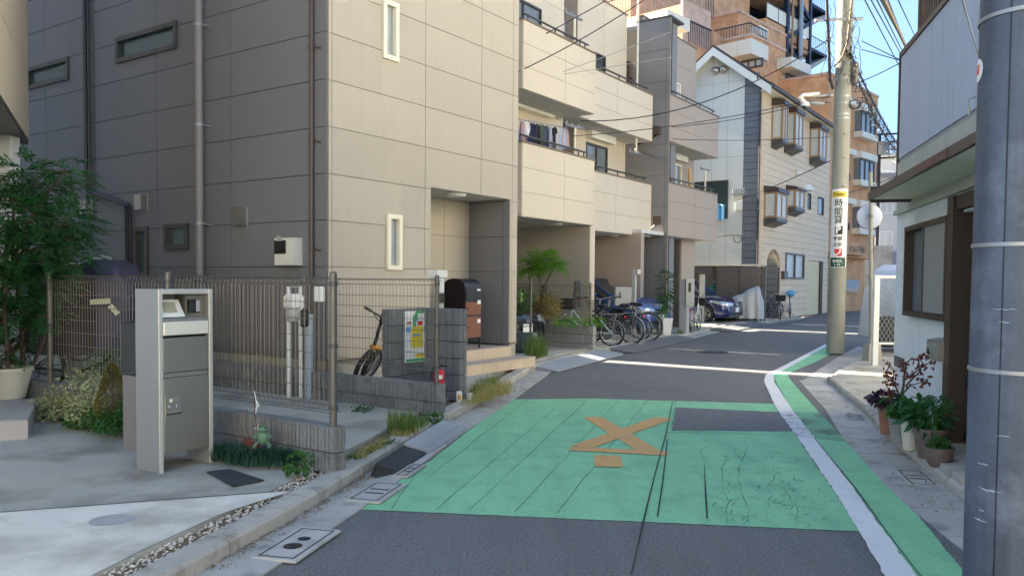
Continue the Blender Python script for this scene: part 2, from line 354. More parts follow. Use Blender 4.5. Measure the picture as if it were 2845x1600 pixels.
MT['sign_black']=M('sign_black',(.015,.015,.02),.4,var=0)
MT['sign_red']=M('sign_red',(.62,.03,.04),.4,var=0)
MT['sign_green']=M('sign_dark_green',(.01,.07,.045),.4,var=0)
MT['mirrorback']=M('mirror_back',(.42,.47,.58),.4,var=.05,vsc=2)
MT['cream_shutter']=M('cream_shutter',(.66,.56,.33),.5,var=.06,streak=.06)
MT['louver']=M('grey_louver',(.16,.14,.125),.5,var=.06)
MT['darkvoid']=M('black_and_recess_shade',(.02,.02,.02),.9)  # black goods; for the balcony recess and doorway, shade put into the colour
MT['right_wall']=M('pale_textured_render',(.66,.70,.72),.85,var=.12,vsc=3,fine=.16,fs=50,bump=.35,bs=45,streak=.08)
MT['right_band']=M('grey_green_render',(.40,.41,.36),.85,var=.12,vsc=5,fine=.16,fs=50,bump=.35,bs=45,streak=.1)
MT['right_upper']=M('blue_grey_upper_siding',(.40,.45,.53),.8,var=.06,vsc=2,fine=.12,fs=80,bump=.2,bs=70,streak=.08,rnd=.02)
MT['eave_sunlit']=M('sunlit_red_fascia',(.10,.04,.034),.5,var=.15,streak=.1)
MT['wood_door']=M('dark_wood_door',(.055,.033,.02),.5,var=.3,vsc=20)
MT['wire']=M('black_cable',(.02,.02,.025),.5,var=.1)
MT['wire_lt']=M('pale_cable',(.3,.29,.28),.5,var=.2)
MT['van_white']=M('white_van_paint',(.6,.62,.65),.3,var=.03,coat=.5)
MT['farwall']=M('distant_pale_render',(.56,.54,.5),.8,var=.1,streak=.1)
MT['fargrey']=M('distant_grey_render',(.3,.3,.3),.8,var=.1,streak=.1)
MT['navy_steel']=M('dark_navy_steel',(.02,.03,.06),.45,metal=.4,var=.1)
MT['brown_box']=M('brown_wood_panel',(.2,.075,.04),.5,var=.15,vsc=9)
MT['skyblue_cloth']=M('light_blue_plastic',(.1,.35,.6),.5,var=.1)
def cloth(i):
    c=[(.35,.42,.6),(.5,.36,.37),(.62,.62,.66),(.02,.025,.07),(.03,.03,.04),(.08,.1,.09),(.05,.07,.12),(.4,.42,.5),(.02,.02,.03),(.5,.48,.46)][i%10]
    k='cloth%d'%(i%10)
    if k not in MT: MT[k]=M('laundry_fabric',c,.85,var=.15,vsc=9)
    return MT[k]
# ------------------------------------------------------------------ wall helpers
def rect_minus(rects, h):
    out=[]
    for (a,b,c,d) in rects:
        x0,x1,y0,y1=h
        if x1<=a or x0>=b or y1<=c or y0>=d: out.append((a,b,c,d)); continue
        if x0>a: out.append((a,x0,c,d))
        if x1<b: out.append((x1,b,c,d))
        xa,xb=max(a,x0),min(b,x1)
        if y0>c: out.append((xa,xb,c,y0))
        if y1<d: out.append((xa,xb,y1,d))
    return [r for r in out if r[1]-r[0]>.012 and r[3]-r[2]>.012]
def panels(parent, P, xs, zs, holes, mat, name='siding_panel', gap=.009, th=.014, stagger=None):
    """P(x, depth, z) -> world; panels proud of depth 0; xs, zs: joint lines"""
    for i in range(len(zs)-1):
        xl = xs if stagger is None else stagger(i,xs)
        for j in range(len(xl)-1):
            rs=[(xl[j]+gap/2,xl[j+1]-gap/2,zs[i]+gap/2,zs[i+1]-gap/2)]
            for h in holes: rs=rect_minus(rs,h)
            if not rs: continue
            for (a,b,c,d) in rs:
                mb=MB(); mb.hexa([P(a,th,c),P(b,th,c),P(b,0,c),P(a,0,c),P(a,th,d),P(b,th,d),P(b,0,d),P(a,0,d)])
                mb.build(name,mat,parent)
def backing(parent, P, x0,x1,z0,z1, holes, mat, th=.15, name='wall'):
    rs=[(x0,x1,z0,z1)]
    for h in holes: rs=rect_minus(rs,h)
    mb=MB()
    for (a,b,c,d) in rs: mb.hexa([P(a,0,c),P(b,0,c),P(b,-th,c),P(a,-th,c),P(a,0,d),P(b,0,d),P(b,-th,d),P(a,-th,d)])
    return mb.build(name,mat,parent)
def hx(P,a,b,d0,d1,z0,z1,mb):
    return mb.hexa([P(a,d1,z0),P(b,d1,z0),P(b,d0,z0),P(a,d0,z0),P(a,d1,z1),P(b,d1,z1),P(b,d0,z1),P(a,d0,z1)])
def window(parent,P,a,b,z0,z1,fm,gm,fw=.05,proud=.035,mull=0,glassd=-.02,name='window',transom=None,back=True):
    mb=MB()
    hx(P,a,b,-.05,proud,z0,z0+fw,mb); hx(P,a,b,-.05,proud,z1-fw,z1,mb); hx(P,a,a+fw,-.05,proud-.002,z0+fw,z1-fw,mb); hx(P,b-fw,b,-.05,proud-.002,z0+fw,z1-fw,mb)
    for k in range(mull):
        x=a+(b-a)*(k+1)/(mull+1); hx(P,x-fw*.45,x+fw*.45,-.04,proud-.012,z0+fw,z1-fw,mb)
    if transom: hx(P,a+fw,b-fw,-.04,proud-.014,z0+(z1-z0)*transom-fw*.4,z0+(z1-z0)*transom+fw*.4,mb)
    w_=mb.build(name,fm,parent)
    g=MB(); hx(P,a+fw*.9,b-fw*.9,glassd-.02,glassd,z0+fw*.9,z1-fw*.9,g); g.build('pane',gm,w_)
    return w_
def catenary(a,b,sag,n=10):
    a,b=Vector(a),Vector(b); return [a.lerp(b,i/n)-Vector((0,0,sag*4*(i/n)*(1-i/n))) for i in range(n+1)]
def text_mesh(txt,size,T,mat,parent,name='lettering',label=None,th=.0015,align='CENTER',sx=1,bold=0,kind=None):
    cu=bpy.data.curves.new('t','FONT'); cu.body=txt; cu.size=size; cu.align_x=align; cu.align_y='CENTER'; cu.extrude=th; cu.offset=bold; cu.resolution_u=2
    o=bpy.data.objects.new('t',cu); COL.objects.link(o); bpy.context.view_layer.update()
    me=o.to_mesh(); vs_=[T@Vector((q.co.x*sx,q.co.y,q.co.z)) for q in me.vertices]; fs=[tuple(p.vertices) for p in me.polygons]
    o.to_mesh_clear(); COL.objects.unlink(o); bpy.data.objects.remove(o); bpy.data.curves.remove(cu)
    mb=MB(); mb.v=vs_; mb.f=fs; return mb.build(name,mat,parent,label=label,kind=kind)
def basis(org,x,y):
    x=Vector(x).normalized(); y=Vector(y).normalized(); z=x.cross(y).normalized(); y=z.cross(x)
    m=Matrix.Identity(4)
    for i in range(3): m[i][0],m[i][1],m[i][2],m[i][3]=x[i],y[i],z[i],org[i]
    return m
rnd=random.uniform
def leaf(mb,c,d,u,L,Wd):
    d=d.normalized(); s_=d.cross(u)
    s_=s_.normalized() if s_.length>1e-4 else d.orthogonal().normalized()
    k=u.normalized()*(-.15*L)
    mb.add([c,c+d*L*.5+s_*Wd*.5,c+d*L+k,c+d*L*.5-s_*Wd*.5],[(0,1,2),(0,2,3)])
def rv(): 
    while True:
        v=Vector((rnd(-1,1),rnd(-1,1),rnd(-1,1)))
        if .05<v.length<1: return v.normalized()
def blob(mb,c,r,n,L,Wd,hollow=.5,up=.3):
    c=Vector(c)
    for _ in range(n):
        v=rv(); t=hollow+(1-hollow)*random.random()**.6
        p=c+Vector((v.x*r[0],v.y*r[1],v.z*r[2]))*t
        d=(v+rv()*.8+Vector((0,0,-.1))); leaf(mb,p,d,(rv()*.7+Vector((0,0,1))),L*rnd(.7,1.3),Wd*rnd(.7,1.3))
def blades(mb,c,r,n,h,wd=.008,lean=.5,hv=.4):
    for _ in range(n):
        a=rnd(0,2*pi); q=r*sqrt(random.random()); p=Vector(c)+Vector((q*cos(a),q*sin(a),0)); hh=h*rnd(1-hv,1+hv)
        b=rnd(0,2*pi); l=Vector((cos(b),sin(b),0))*lean*hh*rnd(.3,1); s_=Vector((-sin(b),cos(b),0))*wd
        m_=p+l*.35+Vector((0,0,hh*.65)); t=p+l+Vector((0,0,hh*rnd(.75,1)))
        mb.add([p-s_,p+s_,m_+s_*.8,m_-s_*.8,t],[(0,1,2,3),(3,2,4)])
# =================================================================== GROUND
def V(x,y,z=0.0): return G(VV(x,y),z)
def ragged(pts,step=.06,amp=.006):
    out=[]; n=len(pts)
    for i in range(n):
        a,b=Vector(pts[i]),Vector(pts[(i+1)%n]); m=max(1,int((b-a).length/step)); d=(b-a).normalized() if (b-a).length>1e-6 else Vector((1,0,0)); nn=Vector((-d.y,d.x,0))
        out.append(a)
        for k in range(1,m): out.append(a.lerp(b,k/m)+nn*random.gauss(0,amp*.5))
    return out
def sheet(name,pts,z,mat,kind='structure',**k):
    if 'paint' in name or 'line' in name or 'patch' in name or 'stripe' in name: pts=ragged([Vector((p[0],p[1],0)) for p in pts])
    ps=[Vector((p[0],p[1],z)) for p in pts]
    a=sum(ps[i].x*ps[(i+1)%len(ps)].y-ps[(i+1)%len(ps)].x*ps[i].y for i in range(len(ps)))
    if a<0: ps.reverse()
    mb=MB(); mb.add(ps,[tuple(range(len(ps)))]); return mb.build(name,mat,kind=kind,**k)
def slab(name,pts,z0,z1,mat,parent=None,kind='structure',**k):
    ps=[Vector((p[0],p[1],z0)) for p in pts]
    a=sum(ps[i].x*ps[(i+1)%len(ps)].y-ps[(i+1)%len(ps)].x*ps[i].y for i in range(len(ps)))
    if a<0: ps.reverse()
    mb=MB(); mb.prism(ps,z1-z0); return mb.build(name,mat,parent,kind=kind,**k)
def ribbon(mb,pts,wd,z):
    pts=[Vector((p[0],p[1],z)) for p in pts]; L_=[];R_=[]
    for i,p in enumerate(pts):
        d=(pts[min(i+1,len(pts)-1)]-pts[max(i-1,0)]).normalized(); n=Vector((-d.y,d.x,0)); ww=wd[i] if isinstance(wd,list) else wd
        L_.append(p+n*ww/2); R_.append(p-n*ww/2)
    for i in range(len(pts)-1): mb.add([R_[i],R_[i+1],L_[i+1],L_[i]],[(0,1,2,3)])
def resample(pl,step):
    out=[]; pl=[Vector(p) for p in pl]; acc=0; 
    tot=[0]
    for i in range(len(pl)-1): tot.append(tot[-1]+(pl[i+1]-pl[i]).length)
    n=max(1,round(tot[-1]/step))
    for k in range(n+1):
        t=tot[-1]*k/n
        for i in range(len(pl)-1):
            if t<=tot[i+1]+1e-6:
                out.append(pl[i].lerp(pl[i+1],(t-tot[i])/max(1e-6,tot[i+1]-tot[i]))); break
    return out
def offset(pl,d):
    out=[]
    for i,p in enumerate(pl):
        t=(pl[min(i+1,len(pl)-1)]-pl[max(i-1,0)]).normalized(); out.append(p+Vector((-t.y,t.x,0))*d)
    return out
H=.10
road=sheet('road',[(-150,-60),(260,-60),(260,330),(-150,330)],0,MT['asphalt'])
# kerb foot line of the left side, from behind the camera to the far bend
footL=[Vector((-2.75,-2.2,0)),Vector((-2.0,1.6,0)),V(507,1443),V(682,1345),V(842,1248),V(910,1202),V(1080,1092),V(1215,1014),V(1334,939)]
footL2=[V(1334,939),V(1430,908),V(1530,888)]
footL3=[V(1530,888),V(1620,868),V(1715,850)]
footL4=[V(1715,850),V(1830,824),V(1925,811),V(1995,803),V(2080,776.5),V(2140,766)]
innerL=offset(footL,.15)
# raised plots on the left
allfoot=footL+footL2[1:]+footL3[1:]+footL4[1:]
off=offset(allfoot,.16)
far=[Vector((60,70,0)),Vector((60,120,0)),Vector((-120,120,0)),Vector((-120,-40,0)),Vector((-3.2,-40,0))]
lot=slab('plot_paving',[p for p in offset(allfoot,.30)]+far,-.05,H,MT['concrete'])
# bed below the gravel joint
mb=MB(); a_=offset(footL,.15); b_=offset(footL,.31)
mb.sheet([[Vector((p.x,p.y,H-.035)) for p in a_],[Vector((p.x,p.y,H-.035)) for p in b_]]); mb.build('gravel_bed',MT['litter'],kind='structure')
# kerb stones
kerb=thing('kerb',(0,0,0),kind='structure')
def stones(foot,par,name='kerb_stone',w0=0,w1=.15,h=H+.004,step=.6,mat='kerb',gap=.006,cham=.02,drop=0):
    P_=resample(foot,step)
    for i in range(len(P_)-1):
        a,b=P_[i],P_[i+1]; t=(b-a).normalized(); n=Vector((-t.y,t.x,0)); a=a+t*gap; b=b-t*gap; j=rnd(-.004,.004)
        q=[(w0,0),(w0,h-cham),(w0+cham,h),(w1,h),(w1,0)]
        if drop: q=[(w0,0),(w0,.02),(w0+.05,.03),(w1,h),(w1,0)]
        vs_=[a+n*(x+j)+Vector((0,0,z)) for x,z in q]+[b+n*(x+j)+Vector((0,0,z)) for x,z in q]
        m=len(q); mb=MB(); mb.add(vs_,[tuple(range(m)),tuple(range(2*m-1,m-1,-1))]+[(k,m+k,m+(k+1)%m,(k+1)%m) for k in range(m)])
        mb.build(name,MT[mat],par)
stones(footL,kerb)
stones(footL2+footL3[1:],kerb,step=.6)
stones(footL4,kerb,step=.9,h=.09)
# gutter slabs: individually laid, 4-6 mm joints
gut=thing('gutter',(0,0,0),kind='structure')
def gutter(foot,wd,step,par,side=-1,skip=()):
    P_=resample(foot,step)
    for i in range(len(P_)-1):
        if i in skip: continue
        a,b=P_[i],P_[i+1]; t=(b-a).normalized(); n=Vector((-t.y,t.x,0))*side; a=a+t*.005; b=b-t*.005
        q=[a+n*.004,b+n*.004,b+n*wd,a+n*wd]
        if side<0: q=[q[0],q[3],q[2],q[1]]
        mb=MB(); z=[.008,.005,.005,.008]
        mb.hexa([p-Vector((0,0,.03)) for p in q]+[q[0]+Vector((0,0,.018+rnd(0,.003))),q[1]+Vector((0,0,.012)),q[2]+Vector((0,0,.012)),q[3]+Vector((0,0,.018))])
        mb.build('gutter_slab',MT['gutter'],par)
    return P_
gp=gutter(footL,.30,.62,gut); gutter(footL2+footL3[1:],.26,.7,gut); gutter(footL4,.3,1.0,gut)
# grated covers lying in the gutter
def grate(c,t,wd,ln,z=.022,kind_=0,label=''):
    t=t.normalized(); n=Vector((-t.y,t.x,0)); T=basis(c+Vector((0,0,z)),t,n)
    z-=.006; T=basis(c+Vector((0,0,z)),t,n); r=thing('gutter_cover',c+Vector((0,0,z)),0,label,'gutter cover')
    mb=MB(T); 
    mb.bbox(-ln/2,ln/2,-wd/2,wd/2,-.01,.006,.004); o=mb.build('cover_plate',MT['gutter'],r)
    mb=MB(T); e=.028
    for (x0,x1,y0,y1) in ((-ln/2+e,ln/2-e,wd/2-e-.01,wd/2-e),(-ln/2+e,ln/2-e,-wd/2+e,-wd/2+e+.01),(-ln/2+e,-ln/2+e+.01,-wd/2+e,wd/2-e),(ln/2-e-.01,ln/2-e,-wd/2+e,wd/2-e)): mb.box(x0,x1,y0,y1,.0062,.0075)
    mb.build('dirt_joint',MT['mortar'],r)
    mb=MB(T)
    if kind_==0:
        mb.lathe([(0,.0078),(.05,.0078),(.052,.006)],(-.06,0,0),n=16); mb.lathe([(0,.0078),(.034,.0078),(.036,.006)],(.07,.0,0),n=16)
    else:
        for k in (-.05,.05): mb.bbox(k-.012,k+.012,-wd*.27,wd*.27,.006,.0085,.002)
    mb.build('slot',MT['black'],r)
t0=(V(842,1248)-V(507,1443))
grate(V(750,1374),t0,.26,.54,label='square concrete gutter cover with two round dirt filled holes, nearest to the camera')
grate(V(948,1243),t0,.25,.5,kind_=1,label='concrete gutter cover with two dark slots just before the green road paint')
grate(V(1030,1188),t0,.13,.42,kind_=1,label='narrow slotted gutter cover beside the dark rubber kerb ramp')
# pale driveway slab at the left front, 4 mm above the paving
def slabjoint(): pass
inn=offset(footL,.31)
near=[inn[0],inn[1],inn[2],inn[3]]
pA=V(0,1290,H); pB=V(735,1235,H)
sheet('driveway',[Vector((-9,-2.2,0)),inn[0],inn[1],inn[2],inn[3],pB,pA,pA+(pA-pB)*2],H+.004,MT['concrete_lt'])
mb=MB(); ribbon(mb,[pA+(pA-pB)*2,pA,pB],.014,H+.007); mb.build('driveway_joint',MT['mortar'],kind='structure')
# gravel: many small stones (nobody could count them)
mb=MB()
def pebble(mb,c,r):
    a=[Vector(c)+Vector((rnd(.6,1)*r*sin(t)*cos(p),rnd(.6,1)*r*sin(t)*sin(p),rnd(.6,1)*r*.8*cos(t))) for t,p in ((.3,0),(1.4,.2),(1.4,2.2),(1.5,4.2),(2.6,3))]
    mb.add(a,[(0,1,2),(0,2,3),(0,3,1),(4,2,1),(4,3,2),(4,1,3)])
L_=resample(innerL[:6],.012); 
for p in L_:
    for _ in range(3):
        i=min(len(L_)-2,L_.index(p)); t=(L_[i+1]-L_[i]).normalized(); n=Vector((-t.y,t.x,0))
        pebble(mb,p+n*rnd(.01,.15)+Vector((0,0,H-.03+rnd(0,.025))),rnd(.008,.017))
mb.build('gravel',MT['gravel'],label='strip of small pale gravel between the kerb and the driveway slab',kind='stuff')
# leaf litter along the kerb foot
mb=MB()
for k in range(900):
    t=random.random(); P_=footL[2:]; q=t*(len(P_)-1); i=int(q); p=P_[i].lerp(P_[i+1],q-i); 
    d=(P_[i+1]-P_[i]).normalized(); n=Vector((d.y,-d.x,0)); c=p+n*abs(random.gauss(0,.05))+Vector((0,0,.024))
    leaf(mb,c,Vector((rnd(-1,1),rnd(-1,1),rnd(0,.2))),Vector((rnd(-.3,.3),rnd(-.3,.3),1)),rnd(.012,.03),rnd(.006,.014))
mb.build('leaf_litter',MT['litter'],label='dry leaves and dirt scattered along the foot of the left kerb',kind='stuff')
mb=MB(); random.seed(31)
for k in range(260):   # stray leaves in the right gutter and on the road edge
    P_=[V(*q) for q in ((2440,1300),(2304,1170),(2231,1108),(2174,1043),(2081,962))]; q=random.random()*3.999; i=int(q); p=P_[i].lerp(P_[i+1],q-i)
    c=p+Vector((-abs(random.gauss(0,.12)),rnd(-.1,.1),.018)); leaf(mb,c,Vector((rnd(-1,1),rnd(-1,1),rnd(0,.25))),Vector((rnd(-.3,.3),rnd(-.3,.3),1)),rnd(.012,.04),rnd(.008,.018))
for k in range(60):
    c=V(rnd(900,2100),rnd(930,1440))+Vector((0,0,.012)); leaf(mb,c,Vector((rnd(-1,1),rnd(-1,1),rnd(0,.2))),Vector((0,0,1)),rnd(.012,.028),rnd(.008,.014))
mb.build('stray_leaves',MT['litter'],label='small dry leaves scattered in the right gutter and over the road',kind='stuff')
random.seed(13)
# green surface
gl=[V(*q) for q in ((905,1282),(1014,1203),(1082,1160),(1190,1075),(1282,1005))]
sheet('green_road_paint',gl+[V(1490,1003),V(1700,1009),V(1955,1016),V(2004,1100),V(2105,1246),V(2163,1337)],.004,MT['green'])
# footpath stripe in green right of the white line
gr=[V(*q) for q in ((2570,1600),(2434,1449),(2341,1335),(2231,1205),(2134,1110))]
gr_in=[V(*q) for q in ((2420,1600),(2306,1451),(2233,1349),(2140,1218),(2050,1104))]
sheet('green_path_stripe',gr_in+gr[::-1],.004,MT['green'])
gr2=[V(*q) for q in ((2060,1037),(1987,954),(1981,940),(2056,909),(2093,889),(2128,868))]
sheet('green_path_stripe',[V(1996,1037),V(1955,967),V(1946,944),V(2000,915),V(2082,869)]+gr2[::-1],.004,MT['green'])
sheet('worn_green_paint',[V(1996,1037),V(2060,1037),V(2134,1110),V(2050,1104)],.004,MT['greenworn'])
sheet('white_line',[V(2330,1600),V(2225,1449),V(2160,1337),V(2105,1246),V(2004,1098),V(2049,1103),V(2139,1218),V(2232,1349),V(2305,1450),V(2418,1600)],.008,MT['white_line'])
sheet('worn_white_line',[V(2004,1098),V(1961,1039),V(1996,1036),V(2049,1103)],.008,MT['whiteworn'])
sheet('white_line',[V(1961,1039),V(1947,1016),V(1922,960),V(1926,943),V(1953,930),V(2075,866.5),V(2084,869),V(1968,934),V(1946,944),V(1948,962),V(1996,1036)],.008,MT['white_line'])
sheet('white_line',[V(2166,840),V(2172,836),V(2262,806),V(2262,812)],.008,MT['white_line'])
sheet('green_path_stripe',[V(2190,838),V(2262,812),V(2262,842)],.004,MT['green'])
sheet('asphalt_patch',[V(*q) for q in ((1700,1025),(1975,1038),(2002,1086),(1690,1084))],.0056,MT['asphalt2'])
mb=MB(); ribbon(mb,[G(f4(836,385)),G(f4(800,560)),G(f4(745,760)),G(f4(697,957)),G(f4(660,1120)),G(f4(630,1250))],[.006,.010,.008,.011,.006,.005],.011)
ribbon(mb,[G(f4(810,575)),G(f4(785,800)),G(f4(760,960))],.009,.011)
ribbon(mb,[G(f4(992,700)),G(f4(1000,860)),G(f4(1007,970))],[.003,.011,.009],.011)
ribbon(mb,[G(f4(797,540)),G(f4(1050,543)),G(f4(1440,556))],[.013,.011,.005],.011)
ribbon(mb,[G(f4(1440,556)),G(f4(1720,590))],.008,.013)
ribbon(mb,[V(2004,1106),V(2049,1103),V(2060,1118),V(2150,1228),V(2245,1360),V(2320,1458)],[.003,.007,.006,.009,.006,.005],.0115)
mb.build('road_crack',MT['black_line'],kind='structure')
mb=MB()
for (a,b) in (((1150,1040),(985,1283)),((1480,1003),(1180,1285)),((1395,1030),(1095,1284)),((1560,1004),(1295,1288)),((1630,1006),(1400,1292)),((1330,1004),(1080,1200)),((1700,1008),(1690,1084))):
    P_=[V(*a).lerp(V(*b),k/12)+Vector((rnd(-.008,.008),0,0)) for k in range(13)]; ribbon(mb,P_,[rnd(.002,.005) for _ in range(13)],.0065)
for (a,b,c) in (((1100,1000),600,5),((1215,985),560,9),((1160,760),620,5),((1300,960),700,6),((1450,1000),800,5),((1000,600),700,4)):
    x,y=a; P_=[]
    n=14
    for k in range(n+1):
        P_.append(G(f4(x,y+(b-y)*k/n))); x+=rnd(-20,20)
    ribbon(mb,P_,[rnd(.0015,.0045)*(1 if (j//3)%2 else .5) for j,_ in enumerate(P_)],.0065)
for k in range(70):   # crazing of the paint
    x,y=rnd(1000,1620),rnd(600,980); p=G(f4(x,y)); P_=[p]
    for j in range(4): p=p+Vector((rnd(-.05,.05),rnd(-.07,.07),0)); P_.append(p)
    ribbon(mb,P_,[.002,.004,.004,.003,.002],.0065)
mb.build('paint_cracks',MT['black_line'],kind='structure')
# school zone character, painted to be read by oncoming traffic
mb=MB()
def bar(a,b,wd): 
    a,b=G(f4(*a)),G(f4(*b)); ribbon(mb,[a,b],wd,mb.zz); mb.zz+=.0006
mb.zz=.0085
bar((438,463),(745,648),.2); bar((795,468),(385,612),.2); bar((325,620),(812,645),.17); bar((512,655),(519,712),.22)
mb.build('school_zone_marking',MT['orange'],kind='structure')
# small things on the road
mb=MB(); mb.lathe([(.0,.012),(.3,.012),(.33,.003)],V(1795,886),n=28); mb.build('manhole_cover',MT['rubber'],label='round iron manhole cover in the grey road beyond the green area',cat='manhole cover')
mb=MB(); mb.lathe([(.0,.012),(.3,.012),(.33,.003)],V(1858,766+52),n=28); mb.build('manhole_cover',MT['rubber'],label='far round manhole cover near the parked navy car',cat='manhole cover')
mb=MB(); mb.lathe([(0,.004),(.115,.004),(.12,0)],V(280,1309,H+.004),n=32); mb.lathe([(.092,.005),(.1,.005)],V(280,1309,H+.004),n=32); mb.build('inspection_cover',MT['grey_plastic'],label='small round grey inspection cover set in the pale driveway',cat='inspection cover')
c4=[V(*q,H+.006) for q in ((520,1188),(578,1181),(664,1209),(585,1224))]
mb=MB(); mb.prism([c4[0],c4[3],c4[2],c4[1]],.008); mb.build('drain_plate',MT['rubber'],label='dark rectangular meter cover plate set in the concrete beside the mailbox pillar',cat='drain cover')
# right side: asphalt edge, concrete gutter, kerb and pavement
footR=[V(2600,1500),V(2460,1291),V(2389,1238),V(2304,1165),V(2231,1104),V(2174,1039),V(2081,960)]
footR=[Vector((4.2,-2,0)).lerp(footR[1],0) if 0 else Vector((1.9,-2.5,0))]+footR[1:]
ge=[V(2460,1439),V(2373,1343),V(2276,1226),V(2207,1169),V(2137,1088),V(2081,1027),V(2020,958)]
gutR=thing('gutter',(0,0,0),kind='structure')
Fr=resample(footR,.6); 
for i in range(len(Fr)-1):
    a,b=Fr[i],Fr[i+1]; t=(b-a).normalized(); n=Vector((-t.y,t.x,0)); a=a+t*.005; b=b-t*.005
    q=[a+n*.004,a+n*.40,b+n*.40,b+n*.004]; q=q[::-1]
    mb=MB(); mb.hexa([p-Vector((0,0,.03)) for p in q]+[q[0]+Vector((0,0,.015)),q[1]+Vector((0,0,.009)),q[2]+Vector((0,0,.009)),q[3]+Vector((0,0,.015))]); mb.build('gutter_slab',MT['gutter'],gutR)
cor=[V(2020,958),V(2077,919),V(2121,891),V(2160,872)]
c2=[V(2081,960),V(2097,945),V(2166,905),V(2200,886)]
for i in range(3):
    mb=MB(); q=[cor[i],c2[i],c2[i+1],cor[i+1]]; mb.prism([Vector((p.x,p.y,-.02)) for p in q],.03); mb.build('gutter_slab',MT['gutter'],gutR)
sheet('asphalt_margin',[V(2434,1449),V(2341,1335),V(2231,1205),V(2134,1110),V(2060,1037),V(1987,954),V(1981,940),V(2056,909),V(2093,889),cor[2],cor[1],cor[0]]+ge[::-1][1:],.005,MT['asphalt'])
kr=thing('kerb',(0,0,0),kind='structure')
stones([p for p in reversed(footR)],kr,h=.085,w1=.13,step=.6)
offR=offset(footR,-.13)
stones([V(2200,886),V(2166,905),V(2097,945),V(2081,960)],kr,h=.05,w1=.1,step=.6)
RH=.08
pv=[offR[k] for k in range(len(offR))]+[V(2105,947),V(2170,907),V(2215,884),V(2262,868),Vector((40,22,0)),Vector((40,-2.5,0))]
slab('pavement',pv,-.05,RH,MT['concrete'])
grate(V(2150,1052),footR[4]-footR[5],.2,.45,z=.016,kind_=1,label='slotted gutter cover on the right side opposite the potted plants')
grate(V(2305,1205),footR[2]-footR[3],.22,.5,z=.016,kind_=1,label='concrete gutter cover on the right side near the low pots and dark pole')
# ramps laid against the left kerb
def ramp(a,b,wd,label,mat,n=4,h=H+.02,ribs=True,text=False,taper=(0,0)):
    t=(b-a).normalized(); nn=Vector((t.y,-t.x,0)); L=(b-a).length; T=basis(a,t,nn)   # y towards road
    r=thing('kerb_ramp',a.lerp(b,.5),0,label,'kerb ramp')
    mb=MB(); z0=h; z1=.03
    # basis z = t x nn points down, so flip with explicit coordinates
    def Pt(x,y,z): return a+t*x+nn*y+Vector((0,0,z))
    mb.hexa([Pt(0,wd,0.012),Pt(L,wd,.012),Pt(L,0,.012),Pt(0,0,.012),Pt(taper[0],wd,z1),Pt(L-taper[1],wd,z1),Pt(L-taper[1]*.3,-.05,z0),Pt(taper[0]*.3,-.05,z0)])
    mb.build('ramp_body',mat,r)
    if ribs:
        for k in range(3):
            mb=MB(); y=wd*(.62+.14*k); zz=z0+(z1-z0)*(y+.05)/(wd+.05)
            mb.hexa([Pt(.01,y+.022,zz-.01),Pt(L-.01,y+.022,zz-.01),Pt(L-.01,y,zz-.01),Pt(.01,y,zz-.01),Pt(.01,y+.015,zz+.006),Pt(L-.01,y+.015,zz+.006),Pt(L-.01,y+.004,zz+.01),Pt(.01,y+.004,zz+.01)]); mb.build('rib',mat,r)
    return r
fa=[V(910,1202),V(1080,1092),V(1215,1014)]
def footat(x):   # point on kerb foot line at screen x
    P_=resample(footL,.05); best=min(P_,key=lambda p: abs((CX+(RM.transposed()@(p-CAM)).x/-(RM.transposed()@(p-CAM)).z*F_PX)/1.1044-x)); return best
MT['ramp_metal']=M('grey_diamond_plate',(.36,.38,.40),.55,metal=.35,var=.12,vsc=6,fine=.25,fs=70,bump=.5,bs=70)
def qramp(T0,T1,B1,B0,tip,label,mat,ribs):
    r=thing('kerb_ramp',V(*B0,.0),0,label,'kerb ramp'); a,b=V(*T0,.125),V(*T1,.125); d,c=V(*B0,.03),V(*B1,.03); dn=Vector((0,0,-.03))
    mb=MB(); g=lambda p:Vector((p.x,p.y,.012)); mb.hexa([g(d),g(c),b+Vector((0,0,-.11)),a+Vector((0,0,-.11)),d,c,b,a]); 
    mb.build('ramp_body',mat,r)
    if tip:
        e=V(*tip,.02); mb=MB(); mb.add([a,d,e,g(a),g(d)],[(0,2,1),(0,3,2),(2,4,1),(3,4,2)]); mb.build('slanted_end',mat,r)
    if ribs:
        for u in (.62,.75,.88):
            p,q=a.lerp(d,u),b.lerp(c,u); mb=MB(); mb.tube([p+Vector((0,0,.002)),q+Vector((0,0,.002))],.008,5); mb.build('rib',mat,r)
        for u in (.1,.2,.3,.4,.5):
            p,q=a.lerp(d,u),b.lerp(c,u); mb=MB(); mb.tube([p,q],.0025,4); mb.build('tread_line',mat,r)
qramp((945,1165),(1015,1120),(1073,1137),(1000,1184),(931,1196),'dark rubber kerb ramp with a slanted end, next to the pale ribbed one',MT['rubber'],False)
qramp((1017,1114),(1115,1056),(1175,1075),(1078,1137),None,'pale grey ribbed kerb ramp beside the green road paint',MT['ramp_metal'],True)
ramp(V(1342,934),V(1520,891),.42,'long pale kerb ramp in front of the block planter',MT['ramp_metal'],ribs=False,h=H)
ramp(V(1535,887),V(1705,852),.5,'long darker kerb ramp in front of the parked bicycles',MT['asphalt2'],ribs=False,h=H)
ramp(V(1790,834),V(1900,815),.6,'dark asphalt kerb ramp in front of the navy car',MT['asphalt2'],ribs=False,h=.09)
# =================================================================== BUILDINGS
def PN(n): return lambda x,d,z: S(x,n+d,z)
def PS(s): return lambda x,d,z: S(s-d,x,z)
def sN(p,n): return Wn(p,n)[0]
def zN(p,n): return Wn(p,n)[1]
